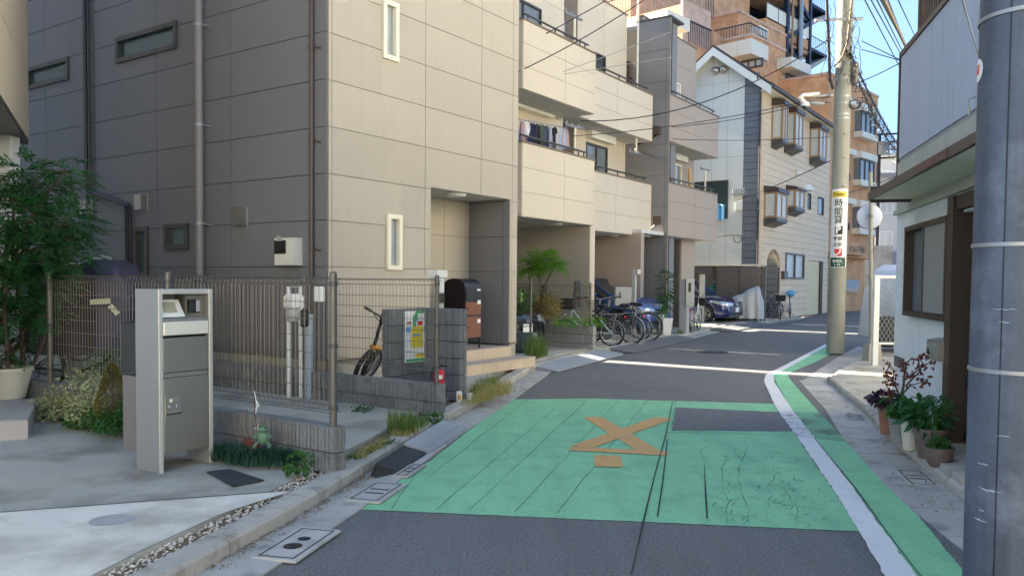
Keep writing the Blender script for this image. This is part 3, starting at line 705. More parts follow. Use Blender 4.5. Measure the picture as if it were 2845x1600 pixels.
# ------------------------------------------------------------------ house A: tan front, charcoal side
O_OLD=O.copy(); O=O*.79; KA=.79
A=thing('house',S(2,-5,0),YS,'tan and charcoal panelled house with a recessed porch, nearest on the left side','house')
TOPA=10.8
SA=sN(VV(1301,400),0)
xa=[0.0,sN(z2(127,640),0),sN(z2(597,640),0),sN(z2(879,640),0),sN(z2(1037,640),0),SA]
za=[zN(z2(127,y),0) for y in (1560,1342,1110,877,640,407,170)]
za[0]=zN(VV(845,906),0)
dz=za[-1]-za[-2]
while za[-1]<TOPA: za.append(za[-1]+dz)
px0,px1=sN(z2(624,1100),0),sN(z2(1024,1100),0); pz1=zN(z2(824,972),0); PZ0=.42
porch=(px0,px1,-1,pz1)
wA1=(sN(z2(400,1200),0),sN(z2(474,1200),0),zN(z2(437,1358),0),zN(z2(437,1080),0))
wA2=(sN(z2(380,160),0),sN(z2(457,160),0),zN(z2(418,306),0),zN(z2(418,10),0))
P0=PN(0)
backing(A,P0,0,SA,0,TOPA,[porch,wA1,wA2],MT['tan_joint'],name='front_wall')
panels(A,P0,xa,za,[porch,(wA1[0],wA1[1],wA1[2],wA1[3]),wA2],MT['tan_siding'])
# plinth below the siding
mb=MB(); hx(P0,.02,px0,0,.004,0,za[0],mb); mb.build('plinth',MT['concrete'],A); mb=MB(); hx(P0,px1,SA-.02,0,.004,0,za[0],mb); mb.build('plinth',MT['concrete'],A)
for a_,b_ in ((0,px0),(px1,SA)): mb=MB(); hx(P0,a_,b_,.014,.03,za[0]-.02,za[0]+.01,mb); mb.build('flashing',MT['taupe_joint'],A)
for w_ in (wA1,wA2): window(A,P0,*w_,MT['frame_cream'],MT['glass_frost'],fw=.06,proud=.05,label=None) if 0 else window(A,P0,*w_,MT['frame_cream'],MT['glass_frost'],fw=.06,proud=.05)
# porch recess
nb=Ws(z2(820,1150),px1)[0]
PB=PN(nb); PRt=lambda x,d,z: S(px1-d,x,z); PLt=lambda x,d,z: S(px0+d,x,z)
zb=[PZ0+.02]+[z for z in za if PZ0+.3<z<pz1]+[pz1]
backing(A,PB,px0-.3,px1,0,pz1,[],MT['tan_joint'],name='porch_back_wall'); panels(A,PB,[px0+.52,px0+1.3,px1],zb,[],MT['tan_siding'])
backing(A,PRt,nb,0,0,pz1,[],MT['dark_joint'],name='porch_side_wall'); panels(A,PRt,[nb,-.12,0],zb,[],MT['greytower'])
backing(A,PLt,nb,0,0,pz1,[],MT['tan_joint'],name='porch_side_wall')
mb=MB(); hx(P0,px0,px1,nb,-.001,pz1-.004,pz1+.1,mb); mb.build('porch_ceiling',MT['soffit'],A)
lm=MB(); c=Wn(z2(757,972),-.5); q=PL(z2(757,974),(0,0,pz1),(0,0,1)); lm.lathe([(0,-.05),(.13,-.05),(.15,-.03),(.15,0)],q,n=20); lm.build('ceiling_lamp',MT['white_plastic'],A)
# door in the back wall
mb=MB(); hx(PB,px0+.02,px0+.47,.01,.07,PZ0,PZ0+2.1,mb); d_=mb.build('door',MT['brown_box'],A,label='brown front door')
mb=MB(); hx(PB,px0+.47,px0+.52,.0,.085,PZ0,PZ0+2.15,mb); hx(PB,px0,px0+.47,.0,.085,PZ0+2.1,PZ0+2.15,mb); mb.build('door_frame',MT['frame_brown'],d_)
# charcoal side wall
BK=-12.5
xd=[0.0]+[Ws(z1(x,y),0)[0] for x,y in ((1165,700),(795,700),(490,1250),(240,900))]
while xd[-1]>BK: xd.append(xd[-1]-1.9)
xd=xd[::-1]
zd=[za[0]]+[Ws(z1(1570,y),0)[1] for y in (1342,1110,880,647,411,176)]
dz=zd[-1]-zd[-2]
while zd[-1]<TOPA: zd.append(zd[-1]+dz)
def wS(x0,x1,y0,y1): # pixel rectangle in z1 -> (n0,n1,z0,z1) on the side wall
    a=Ws(z1(x0,(y0+y1)/2),0)[0]; b=Ws(z1(x1,(y0+y1)/2),0)[0]; c=Ws(z1((x0+x1)/2,y1),0)[1]; d=Ws(z1((x0+x1)/2,y0),0)[1]; return (min(a,b),max(a,b),c,d)
side=[wS(590,898,152,285),wS(140,353,318,430),wS(684,752,1142,1388),wS(835,957,1127,1255),wS(300,377,1110,1205)]
Pd=PS(0)
backing(A,Pd,BK,0,0,TOPA,side,MT['dark_joint'],name='side_wall'); panels(A,Pd,xd,zd,side,MT['dark_siding'],name='side_panel')
mb=MB(); hx(Pd,BK,-.02,0,.004,0,za[0],mb); mb.build('plinth',MT['concrete'],A)
for k,w_ in enumerate(side): window(A,Pd,*w_,MT['frame_dark'],MT['glass_teal'],fw=.065,proud=.045)
mb=MB(); hx(P0,0,SA,-.3,.03,TOPA,TOPA+.1,mb); hx(Pd,BK,-.3,-.3,.03,TOPA,TOPA+.1,mb); mb.box(0,0,0,0,0,0) if 0 else None; mb.build('roof_coping',MT['frame_dark'],A)
mb=MB(); mb.hexa([S(.15,-.15,TOPA-.2),S(SA-.1,-.15,TOPA-.2),S(SA-.1,BK,TOPA-.2),S(.15,BK,TOPA-.2),S(.15,-.15,TOPA-.1),S(SA-.1,-.15,TOPA-.1),S(SA-.1,BK,TOPA-.1),S(.15,BK,TOPA-.1)]); mb.build('roof',MT['fargrey'],A)
mb=MB(); mb.hexa([S(SA-.02,0-.14,0),S(SA,-.14,0),S(SA,BK,0),S(SA-.02,BK,0),S(SA-.02,-.14,TOPA),S(SA,-.14,TOPA),S(SA,BK,TOPA),S(SA-.02,BK,TOPA)]); mb.hexa([S(0,BK,0),S(SA,BK,0),S(SA,BK+.1,0),S(0,BK+.1,0),S(0,BK,TOPA),S(SA,BK,TOPA),S(SA,BK+.1,TOPA),S(0,BK+.1,TOPA)]); mb.build('far_wall',MT['dark_siding'],A)
# vents on the side wall
for (x,y) in ((732,1021),(1228,1093),(455,1048)):
    n_,z_=Ws(z1(x,y),0); v_=MB(); hx(Pd,n_-.085,n_+.085,.014,.13,z_-.11,z_+.11,v_); o=v_.build('vent_cap',MT['steel'],A)
    v_=MB(); hx(Pd,n_-.1,n_+.1,.012,.02,z_-.13,z_+.13,v_); v_.build('back_plate',MT['galv'],o)
# drain pipes
def spipe(pts,r,mat,off=.07,name='drainpipe',clips=(),cmat='galv'):
    Q=[]
    for p in pts:
        n_,z_=Ws(z1(*p),0); Q.append(S(-off,n_,z_))
    mb=MB().smooth(); mb.tube(Q,r,10); o=mb.build(name,MT[mat],A)
    for c in clips:
        n_,z_=Ws(z1(*c),0); m2=MB(); m2.tube([S(-off,n_,z_-.02),S(-off,n_,z_+.02)],r+.012,10); m2.box(0,0,0,0,0,0) if 0 else None
        m2.tube([S(-off,n_+r,z_),S(0,n_+r+.06,z_-.01)],.01,5); m2.build('clip',MT[cmat],o)
    return o
nx,_=Ws(z1(1035,800),0)
top=TOPA
def vpipe(n_,z0,z1_,r,mat,off=.07,clips=(),cmat='galv'):
    mb=MB().smooth(); mb.tube([S(-off,n_,z0),S(-off,n_,z1_)],r,12); o=mb.build('drainpipe',MT[mat],A)
    for z_ in clips:
        m2=MB(); m2.tube([S(-off,n_,z_-.02),S(-off,n_,z_+.02)],r+.01,12); m2.tube([S(-off,n_+r,z_),S(-.01,n_+r+.1,z_-.03)],.012,5); m2.build('clip',MT[cmat],o)
vpipe(nx,.1,TOPA,.057,'pipe_grey',.1,[Ws(z1(1035,y),0)[1] for y in (136,636,1127)])
nz,_=Ws(z1(1583,900),0)
vpipe(nz,.1,TOPA,.03,'pipe_brown',.05,[Ws(z1(1583,y),0)[1] for y in (240,710,1250)],'pipe_brown')
for dx,r in ((0,.03),(17,.022)):
    n1,zz1=Ws(z1(455+dx,965),0); n2,zz2=Ws(z1(655+dx,1035),0); 
    mb=MB().smooth(); mb.tube([S(-.06,n1,TOPA),S(-.06,n1,zz1+.04),S(-.06,n1+.04,zz1),S(-.06,n2-.05,zz2+.02),S(-.06,n2,zz2-.05),S(-.06,n2,.1)],r,8)
    o=mb.build('drainpipe',MT['pipe_black'],A)
# electricity meter box
b=wS(1432,1525,1200,1335); mb=MB(); hx(Pd,b[0],b[1],.014,.16,b[2],b[3],mb); mt=mb.build('meter_box',MT['white_plastic'],A)
mb=MB(); w_=b[1]-b[0]; hx(Pd,b[0]+.01,b[0]+w_*.62,.16,.175,b[2]+.14,b[3]-.03,mb); mb.build('meter_window',MT['black'],mt)
mb=MB(); hx(Pd,b[0]+.06,b[0]+w_*.45,.175,.18,b[2]+.3,b[2]+.36,mb); mb.build('meter_display',MT['grey_plastic'],mt)
# porch steps: tiled, each tile a piece
def tiled_step(parent,s0,s1,n0,n1,z0,z1,left_end,nt=5):
    mb=MB(); mb.hexa([S(s0,n1-.008,z0),S(s1-.008,n1-.008,z0),S(s1-.008,n0,z0),S(s0,n0,z0),S(s0,n1-.008,z1-.008),S(s1-.008,n1-.008,z1-.008),S(s1-.008,n0,z1-.008),S(s0,n0,z1-.008)])
    o=mb.build('porch_step',MT['taupe_joint'],parent)
    L=(s1-s0)/nt
    for k in range(nt):
        m=MB(); a,b=s0+k*L+.003,s0+(k+1)*L-.003; m.hexa([S(a,n1,z0),S(b,n1,z0),S(b,n1-.007,z0),S(a,n1-.007,z0),S(a,n1,z1-.012),S(b,n1,z1-.012),S(b,n1-.007,z1-.012),S(a,n1-.007,z1-.012)]); m.build('tile',MT['tile'],o)
        d=n1
        while d-n0>.1:
            e=max(n0,d-.3); m=MB(); m.hexa([S(a,d+.004 if d==n1 else d-.003,z1-.01),S(b,d+.004 if d==n1 else d-.003,z1-.01),S(b,e,z1-.01),S(a,e,z1-.01),S(a,d+.004 if d==n1 else d-.003,z1),S(b,d+.004 if d==n1 else d-.003,z1),S(b,e,z1),S(a,e,z1)]); m.build('tile',MT['tile_top'],o); d=e
    return o
e1=Wn(h4(1318,760),.0); 
tiled_step(A,px0+.01,px1-.01,nb+.02,.06,.1,PZ0,False,5)
tiled_step(A,px0+.0,px1+.16,.065,.42,.1,.26,False,6)
SA_W=S(SA,0,0); O=O_OLD
# ------------------------------------------------------------------ beige houses B1, B2
def balcony(par,s0,s1,no,nw,zb,zt,pm,jm,xs,zs,rail=True,ends=True,copm='frame_dark',hr=.16):
    Pf=PN(no); dp=.1
    mb=MB(); hx(Pf,s0,s1,-dp,-.001,zb,zt,mb); hx(PS(s0) if 0 else Pf,s0,s0+dp,nw-no,-dp,zb,zt,mb); hx(Pf,s1-dp,s1,nw-no,-dp,zb,zt,mb)
    o=mb.build('balcony',jm,par)
    panels(o,PN(no-.001),xs,zs,[],pm,th=.012)
    mb=MB(); hx(Pf,s0-.001,s0-.013,nw-no,0,zb+.01,zt,mb); mb.build('balcony_end',pm,o); mb=MB(); hx(Pf,s1+.001,s1+.013,nw-no,.0,zb+.01,zt,mb); mb.build('balcony_end',pm,o)
    mb=MB(); hx(Pf,s0+dp,s1-dp,nw-no,-dp,zb+.02,zb+.16,mb); mb.build('balcony_floor',MT['soffit'],o); mb=MB(); hx(Pf,s0+.02,s1-.02,nw-no,-.02,zb-.006,zb-.002,mb); mb.build('soffit',MT['soffit'],o)
    mb=MB(); hx(Pf,s0-.025,s1+.025,-dp-.02,.03,zt,zt+.035,mb); mb.build('coping',MT['taupe_joint'],o)
    if rail:
        mb=MB(); zr=zt+hr; mb.tube([Pf(s0+.03,-.05,zr),Pf(s1-.25,-.05,zr)],.022,6)
        k=s0+.25
        while k<s1-.3: mb.tube([Pf(k,-.05,zt+.03),Pf(k,-.05,zr)],.018,5); mb.box(0,0,0,0,0,0) if 0 else None; k+=1.05
        mb.tube([Pf(s1-.4,-.05,zt+.03),Pf(s1-.4,-.05,zr)],.018,5)
        mb.build('handrail',MT['frame_dark'],o)
    return o
def wallbox(par,s0,s1,nf,nbk,z0,z1,front,side,jm,xs,zs,holes=(),sname='side_panel',sides=(True,True),back=True):
    Pf=PN(nf); backing(par,Pf,s0,s1,z0,z1,list(holes),jm,name='front_wall',th=.12); panels(par,PN(nf),xs,zs,list(holes),front)
    if sides[0]:
        Pq=PS(s0); mb=MB(); hx(Pq,nbk,nf-.002,-.1,0,z0,z1,mb); mb.build('side_wall',jm,par)
        zz=[z for z in zs]; n=nf; L=[nf]
        while L[-1]>nbk: L.append(max(nbk,L[-1]-1.8))
        panels(par,Pq,L[::-1],zz,[],side,name=sname)
    if sides[1]:
        mb=MB(); mb.hexa([S(s1-.1,nf-.002,z0),S(s1,nf-.002,z0),S(s1,nbk,z0),S(s1-.1,nbk,z0),S(s1-.1,nf-.002,z1),S(s1,nf-.002,z1),S(s1,nbk,z1),S(s1-.1,nbk,z1)]); mb.build('side_wall',side,par)
    mb=MB(); mb.hexa([S(s0+.1,nf-.12,z1-.3),S(s1-.1,nf-.12,z1-.3),S(s1-.1,nbk,z1-.3),S(s0+.1,nbk,z1-.3),S(s0+.1,nf-.12,z1-.2),S(s1-.1,nf-.12,z1-.2),S(s1-.1,nbk,z1-.2),S(s0+.1,nbk,z1-.2)]); mb.build('roof',MT['fargrey'],par)
    mb=MB(); hx(Pf,s0-.02,s1+.02,-.14,.03,z1,z1+.04,mb); mb.build('coping',MT['taupe_joint'],par)
nB1o,nB1w=.30,-.75; sB0=4.9; sB1=sN(VV(1496,300),nB1o)
B=thing('house',S(7,-5,0),YS,'pale beige house with laundry drying on its middle balcony, next to the tan house','house')
z_l0,z_l1=zN(VV(1483,566),nB1o),zN(VV(1496,406),nB1o); z_u0,z_u1=zN(VV(1490,286),nB1o),zN(VV(1496,137),nB1o)
def three(z0,z1,n=3): return [z0+(z1-z0)*k/n for k in range(n+1)]
xsB=[sB0,sB0+(sB1-sB0)*.55,sB1]
lowB=balcony(B,sB0,sB1,nB1o,nB1w,z_l0,z_l1,MT['beige_siding'],MT['beige_joint'],xsB,three(z_l0,z_l1))
upB=balcony(B,sB0,sB1,nB1o,nB1w,z_u0,z_u1,MT['beige_siding'],MT['beige_joint'],xsB,three(z_u0,z_u1))
sBw=sN(VV(1417,100),nB1w)
wz=[z_l0,z_l0+.9,z_l0+1.8,z_u0,z_u0+.9,z_u0+1.8,z_u0+2.6,z_u0+3.5,10.3]
wb1=(sB0+.2,sN(z3(192,120),nB1w),z_u0+.35,zN(z3(130,20),nB1w)+.0)
wb1=(sN(z3(40,80),nB1w)-.5,sN(z3(192,120),nB1w),z_u0+.3,zN(z3(192,66),nB1w))
wb2=(sB0+.1,sN(z3(192,800),nB1w),z_l0+.3,z_l0+1.95)
wallbox(B,sB0,sBw,nB1w,-12,z_l0,10.3,MT['beige_siding'],MT['beige_siding'],MT['beige_joint'],[sB0,sB0+1.4,sBw-.12,sBw],wz,[wb1,wb2])
for w_ in (wb1,wb2): window(B,PN(nB1w),*w_,MT['frame_dark'],MT['glass_grey'],fw=.045,mull=1)
mb=MB(); a_=Wn(z3(40,720),nB1w); b_=Wn(z3(228,760),nB1w); hx(PN(nB1w),a_[0]-.6,b_[0],.014,.24,b_[1]-.05,b_[1]+.22,mb); mb.build('shutter_box',MT['cream_plate'],B)
# carport side walls of B1
sp0=sN(f3(803,400),nB1o-.02)
def pier(par,s0,s1,n0,n1,z0,z1,mat,name='pier'):
    mb=MB(); mb.hexa([S(s0,n1,z0),S(s1,n1,z0),S(s1,n0,z0),S(s0,n0,z0),S(s0,n1,z1),S(s1,n1,z1),S(s1,n0,z1),S(s0,n0,z1)]); return mb.build(name,mat,par)
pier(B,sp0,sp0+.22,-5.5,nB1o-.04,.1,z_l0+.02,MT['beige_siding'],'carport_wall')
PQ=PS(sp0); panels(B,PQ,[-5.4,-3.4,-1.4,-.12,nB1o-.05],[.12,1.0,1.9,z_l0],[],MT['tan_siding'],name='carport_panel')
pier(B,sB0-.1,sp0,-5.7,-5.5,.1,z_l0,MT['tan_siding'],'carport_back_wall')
pier(C2_ if 0 else B,sBw-.05,sN(VV(1452,100),-1.15)+.05,-4.6,-4.4,.1,10.9,MT['taupe_siding'],'sun_blocker_wall')  # unseen wall added to stop sun passing between the two beige houses
mb=MB(); mb.hexa([S(sB0-.1,nB1o-.1,z_l0+.005),S(sp0+.2,nB1o-.1,z_l0+.005),S(sp0+.2,-5.6,z_l0+.005),S(sB0-.1,-5.6,z_l0+.005),S(sB0-.1,nB1o-.1,z_l0+.1),S(sp0+.2,nB1o-.1,z_l0+.1),S(sp0+.2,-5.6,z_l0+.1),S(sB0-.1,-5.6,z_l0+.1)]); mb.build('carport_ceiling',MT['soffit'],B)
q=PL(f3(452,74),(0,0,z_l0),(0,0,1)); mb=MB(); mb.lathe([(0,-.04),(.14,-.04),(.15,0)],q,n=16); mb.build('ceiling_lamp',MT['white_plastic'],B)
# B2
nB2o,nB2w=-.38,-1.15
C2=thing('house',S(10.5,-5,0),YS,'second pale beige house with two solid balconies over a carport, before the grey tower house','house')
s20=sB1+.25; s21=sN(VV(1640,350),nB2o)
y0,y1=zN(VV(1640,597),nB2o),zN(VV(1640,466),nB2o); y2,y3=zN(VV(1640,357),nB2o),zN(VV(1640,241),nB2o)
xs2=[s20,s20+(s21-s20)*.5,s21]
lowC=balcony(C2,s20,s21,nB2o,nB2w,y0,y1,MT['beige_siding'],MT['beige_joint'],xs2,three(y0,y1))
balcony(C2,s20,s21,nB2o,nB2w,y2,y3,MT['beige_siding'],MT['beige_joint'],xs2,three(y2,y3))
s2l=sN(VV(1452,100),nB2w); s2r=sN(VV(1576,100),nB2w); zt2=zN(VV(1576,40),nB2w)
wz2=[y0,y0+.9,y0+1.8,y2,y2+.9,y2+1.8,zt2-.05,zt2]
w21=(sN(z3(542,400),nB2w),sN(z3(609,420),nB2w),zN(z3(575,500),nB2w)-.3,zN(z3(609,372),nB2w))
w22=(sN(z3(482,1000),nB2w),sN(z3(622,1000),nB2w),y0+.3,zN(z3(622,962),nB2w))
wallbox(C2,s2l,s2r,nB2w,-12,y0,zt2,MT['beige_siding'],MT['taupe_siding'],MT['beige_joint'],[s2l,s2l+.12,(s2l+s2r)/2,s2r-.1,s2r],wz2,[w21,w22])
window(C2,PN(nB2w),*w21,MT['frame_dark'],MT['glass_dark'],fw=.04); window(C2,PN(nB2w),*w22,MT['frame_dark'],MT['glass_grey'],fw=.05,mull=1)
a_=Wn(z3(480,900),nB2w); b_=Wn(z3(636,945),nB2w); mb=MB(); hx(PN(nB2w),a_[0],b_[0],.014,.22,b_[1],b_[1]+.2,mb); mb.build('shutter_box',MT['cream_plate'],C2)
sc=sN(f3(848,400),nB2o); sd_=sN(f3(980,400),nB2w-.2); se=sN(f3(1155,400),nB2w-.2)
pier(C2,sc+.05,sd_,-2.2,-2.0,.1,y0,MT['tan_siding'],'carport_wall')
pier(C2,sd_,se,-5,nB2w-.2,.1,y0,MT['beige_siding'],'ground_floor_wall')
panels(C2,PN(nB2w-.2),[sd_,se],[.12,1.0,1.9,y0],[],MT['beige_siding'],name='wall_panel')
mb=MB(); mb.hexa([S(s20,nB2o-.1,y0+.004),S(s21-.05,nB2o-.1,y0+.004),S(s21-.05,-3,y0+.004),S(s20,-3,y0+.004),S(s20,nB2o-.1,y0+.1),S(s21-.05,nB2o-.1,y0+.1),S(s21-.05,-3,y0+.1),S(s20,-3,y0+.1)]); mb.build('carport_ceiling',MT['soffit'],C2)
q=PL(f3(1040,192),(0,0,y0),(0,0,1)); mb=MB(); mb.lathe([(0,-.04),(.13,-.04),(.14,0)],q,n=16); mb.build('ceiling_lamp',MT['white_plastic'],C2)
# ------------------------------------------------------------------ house C: grey tower and taupe balconies
sC=sN(VV(1683,300),0.0)
C=thing('house',S(sC+1.5,-5,0),YS,'taupe house with a tall dark grey stair tower, in the middle of the row','house')
ztw=zN(VV(1682,40),0); ntb=Ws(VV(1600,300),sC)[0]; sCf=sN(z3(1032,600),0)
zC=[z for z in three(.1,ztw,10)]
backing(C,PN(0),sC,sCf,.1,ztw,[],MT['taupe_joint'],name='tower_front'); panels(C,PN(0),[sC,sCf],[.1,ztw],[],MT['taupe_siding'],name='tower_front_panel')
Pq=PS(sC); backing(C,Pq,ntb,0,.1,ztw,[],MT['dark_joint'],name='tower_side'); panels(C,Pq,[ntb,-.1,0],zC,[],MT['greytower'],name='tower_panel')
pier(C,sC,sCf+.8,ntb,-.15,.1,ztw,MT['greytower'],'tower_core'); 
pier(C,sC+.1,sC+.4,-12,ntb,.1,zN(VV(1590,158),ntb),MT['dark_siding'],'rear_side_wall')
mb=MB(); hx(PN(0),sC-.03,sCf+.85,ntb-.03,.04,ztw,ztw+.05,mb); mb.build('coping',MT['frame_dark'],C)
c0,CZ1=zN(VV(1806,609),0),zN(VV(1807,492),0); c2_,c3=zN(VV(1806,399),0),zN(VV(1807,296),0)
sCe=sN(VV(1806,400),0)
xc=[sCf+.01,(sCf+sCe)/2,sCe]
balcony(C,sCf+.01,sCe,0,-.9,c0,CZ1,MT['taupe_siding'],MT['taupe_joint'],xc,three(c0,CZ1)); balcony(C,sCf+.01,sCe,0,-.9,c2_,c3,MT['taupe_siding'],MT['taupe_joint'],xc,three(c2_,c3))
sCw=sN(VV(1748,300),-.9); ztc=zN(VV(1748,124),-.9)
wc1=(sN(z3(1032,600),-.9)+.0,sN(z3(1096,600),-.9),zN(z3(1060,650),-.9)-.25,zN(z3(1096,550),-.9))
wc2=(sN(z3(1030,1100),-.9),sN(z3(1104,1100),-.9),c0+.3,zN(z3(1104,1075),-.9))
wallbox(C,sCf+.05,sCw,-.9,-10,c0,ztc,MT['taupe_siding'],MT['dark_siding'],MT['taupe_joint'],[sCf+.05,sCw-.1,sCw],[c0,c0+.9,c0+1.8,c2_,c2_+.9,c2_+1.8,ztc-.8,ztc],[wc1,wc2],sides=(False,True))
window(C,PN(-.9),*wc1,MT['frame_cream'],MT['curtain'],fw=.05); window(C,PN(-.9),*wc2,MT['frame_cream'],MT['glass_grey'],fw=.05,mull=1)
a_=Wn(z3(1035,1040),-.9); b_=Wn(z3(1112,1060),-.9); mb=MB(); hx(PN(-.9),a_[0],b_[0],.014,.2,b_[1],b_[1]+.2,mb); mb.build('shutter_box',MT['white_plastic'],C)
# ground floor of C: dark garage opening and tan pier
g0=sN(f3(1305,400),-.1); ga=sN(f3(1338,400),-.1); gb=sN(f3(1712,400),-.4); gc=sN(f3(1842,400),-.4)
pier(C,g0,ga,-4,-.1,.1,c0,MT['taupe_siding'],'ground_floor_wall'); pier(C,gb,gc,-4,-.4,.1,c0,MT['tan_siding'],'ground_floor_wall')
panels(C,PN(-.4),[gb,gc],[.12,.9,1.7,c0],[],MT['taupe_siding'],name='wall_panel')
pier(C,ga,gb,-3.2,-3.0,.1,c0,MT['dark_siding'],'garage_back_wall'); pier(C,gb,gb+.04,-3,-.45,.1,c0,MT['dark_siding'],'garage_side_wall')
mb=MB(); mb.hexa([S(g0,-.1,c0+.004),S(sCe-.05,-.1,c0+.004),S(sCe-.05,-4,c0+.004),S(g0,-4,c0+.004),S(g0,-.1,c0+.1),S(sCe-.05,-.1,c0+.1),S(sCe-.05,-4,c0+.1),S(g0,-4,c0+.1)]); mb.build('garage_ceiling',MT['soffit'],C)
for p in ((1600,237),(1762,250)): q=PL(f3(*p),(0,0,c0),(0,0,1)); mb=MB(); mb.lathe([(0,-.04),(.13,-.04),(.14,0)],q,n=16); mb.build('ceiling_lamp',MT['white_plastic'],C)
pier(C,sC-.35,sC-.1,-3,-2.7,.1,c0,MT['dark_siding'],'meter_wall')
mb=MB(); mb.tube([S(sC-.1,ntb+.3,.1),S(sC-.1,ntb+.3,c0)],.04,8); mb.build('drainpipe',MT['pipe_brown'],C)
for yy in (330,555):
    n_,z_=Ws(VV(1655,yy),sC); mb=MB(); hx(PS(sC),n_-.09,n_+.09,.012,.14,z_-.12,z_+.12,mb); o=mb.build('cable_inlet_box',MT['pipe_brown'],C)
    mb=MB(); mb.tube([S(sC-.08,n_,z_-.1),S(sC-.08,n_-.2,z_-.25),S(sC-.05,n_-.6,z_-.33),S(sC-.03,ntb,z_-.5)],.025,6); mb.build('conduit',MT['black'],o)
mb=MB(); n_=Ws(VV(1597,180),sC)[0]; zz_=Ws(VV(1597,165),sC)[1]; mb.hexa([S(sC-.35,n_-.5,zz_-.4),S(sC-.02,n_-.5,zz_-.4),S(sC-.02,n_,zz_-.4),S(sC-.35,n_,zz_-.4),S(sC-.35,n_-.5,zz_+.05),S(sC-.02,n_-.5,zz_+.05),S(sC-.02,n_,zz_+.05),S(sC-.35,n_,zz_+.05)]); mb.tube([S(sC-.1,n_-.05,zz_-.3),S(sC-.1,n_-.05,y2)],.04,6); mb.tube([S(sC-.1,n_-.18,zz_-.3),S(sC-.1,n_-.18,y2)],.03,6); mb.build('pipe_cluster',MT['pipe_brown'],C)
# unseen tall block, added to keep most low sun out of the wide gap
Z_=thing('apartment_block',S(-6,-19,0),YS,'plain tall block closing the far end of the plots behind the tan house','apartment block')
pier(Z_,-22,4.2,-26,-17,.1,15.5,MT['farwall'],'wall'); pier(Z_,-22.1,4.25,-26.1,-16.9,15.5,15.7,MT['fargrey'],'roof')
K_=thing('house',S(19,-9,0),YS,'plain grey walled house set back between the taupe house and the white gabled one','house')  # unseen filler block, added to stop sun coming between these houses
pier(K_,17.3,21.2,-16,-5.5,.1,8.2,MT['fargrey'],'wall'); pier(K_,17.2,21.3,-16.1,-5.4,8.2,8.35,MT['frame_dark'],'roof')
# ------------------------------------------------------------------ house D: white gable, beige board side
nD=-.2; sD=sN(VV(1914,500),nD); sDe=sN(VV(2085,500),nD)
D=thing('house',S(sD+4,-4,0),YS,'house with white gable end, blue grey tile strip and bay windows in its beige side','house')
zt=zN(g2(880,20),nD); zeave=Wn(z4(205,505),nD)[1]
zg=.1
# board side
step=None
ys=[zN(g2(880,y),nD) for y in (130,365,520)]
pitch_=.262
holesD=[]
def rD(zm,x0,x1,y0,y1):
    xm=(x0+x1)/2; ym=(y0+y1)/2; return (sN(zm(x0,ym),nD),sN(zm(x1,ym),nD),zN(zm(xm,y1),nD),zN(zm(xm,y0),nD))
arch=rD(g3,868,1015,430,960); arch=(arch[0],arch[1],.1,arch[3])
winb=rD(g3,1068,1264,474,742); shut=rD(g3,1310,1468,552,1060); sm1=rD(g2,1378,1415,1195,1380); sm2=rD(g2,1492,1558,1240,1440)
shut=(shut[0],shut[1],.1,shut[3])
zz=[.1]
while zz[-1]<zeave: zz.append(zz[-1]+pitch_)
zz[-1]=zeave
backing(D,PN(nD),sD,sDe,.1,zeave,[arch,winb,shut,sm1,sm2],MT['board_joint'],name='street_wall')
panels(D,PN(nD),[sD+.1,sD+4.4,sDe-.02],zz,[arch,winb,shut,sm1,sm2],MT['board'],name='siding_board',gap=.012,th=.02)
panels(D,PN(nD),[sD,sD+.1],[.1,zeave],[],MT['board'],name='corner_board')
# gable side
PG=PS(sD); nw=Ws(VV(1873,500),sD)[0]; apex=Ws(g1(1370,745),sD)
nap,zap=apex; nfar=2*nap-nD-.0
za_l=zap+.25
ze=zeave
mb=MB(); 
def gz(n): return za_l-(za_l-ze)*abs(n-nap)/abs(nD-nap)
pts=[S(sD,nD-.003,.1),S(sD,nfar,.1),S(sD,nfar,ze),S(sD,nap,za_l),S(sD,nD-.003,ze)]
mb.prism(pts,.1,up=D1); mb.build('gable_wall',MT['white_joint'],D)
xg=[nfar,nfar+.9]; 
ng=[Ws(g1(x,1100),sD)[0] for x in (1120,1315,1515,1728)]
cols=[nfar]+[n for n in ng]
zrows=[2.95,5.55,8.1]
zrows=[Ws(g3(380,600),sD)[1],Ws(g3(400,292),sD)[1],Ws(g2(400,800),sD)[1],Ws(g1(1400,1085),sD)[1]]
for j in range(len(cols)-1):
    a,b=cols[j]+.006,cols[j+1]-.006
    for i in range(len(zrows)):
        c=zrows[i]+.006
        if i<len(zrows)-1:
            d=zrows[i+1]-.006; mb=MB(); hx(PG,a,b,0,.014,c,d,mb)
        else:
            mb=MB()
            ptl=[(a,c),(b,c),(b,gz(b)-.06)]+([(nap,gz(nap)-.06)] if a<nap<b else [])+[(a,gz(a)-.06)]
            mb.prism([PG(x,0,z) for x,z in ptl],.014,up=-D1)
        mb.build('gable_panel',MT['white_siding'],D)
mb=MB(); hx(PG,nfar,ng[-1],0,.012,.1,zrows[0]-.12,mb); mb.build('lower_wall',MT['louver'],D)
mb=MB(); hx(PG,nfar,ng[-1]+.02,.0,.14,zrows[0]-.12,zrows[0],mb); mb.build('ledge',MT['frame_dark'],D)
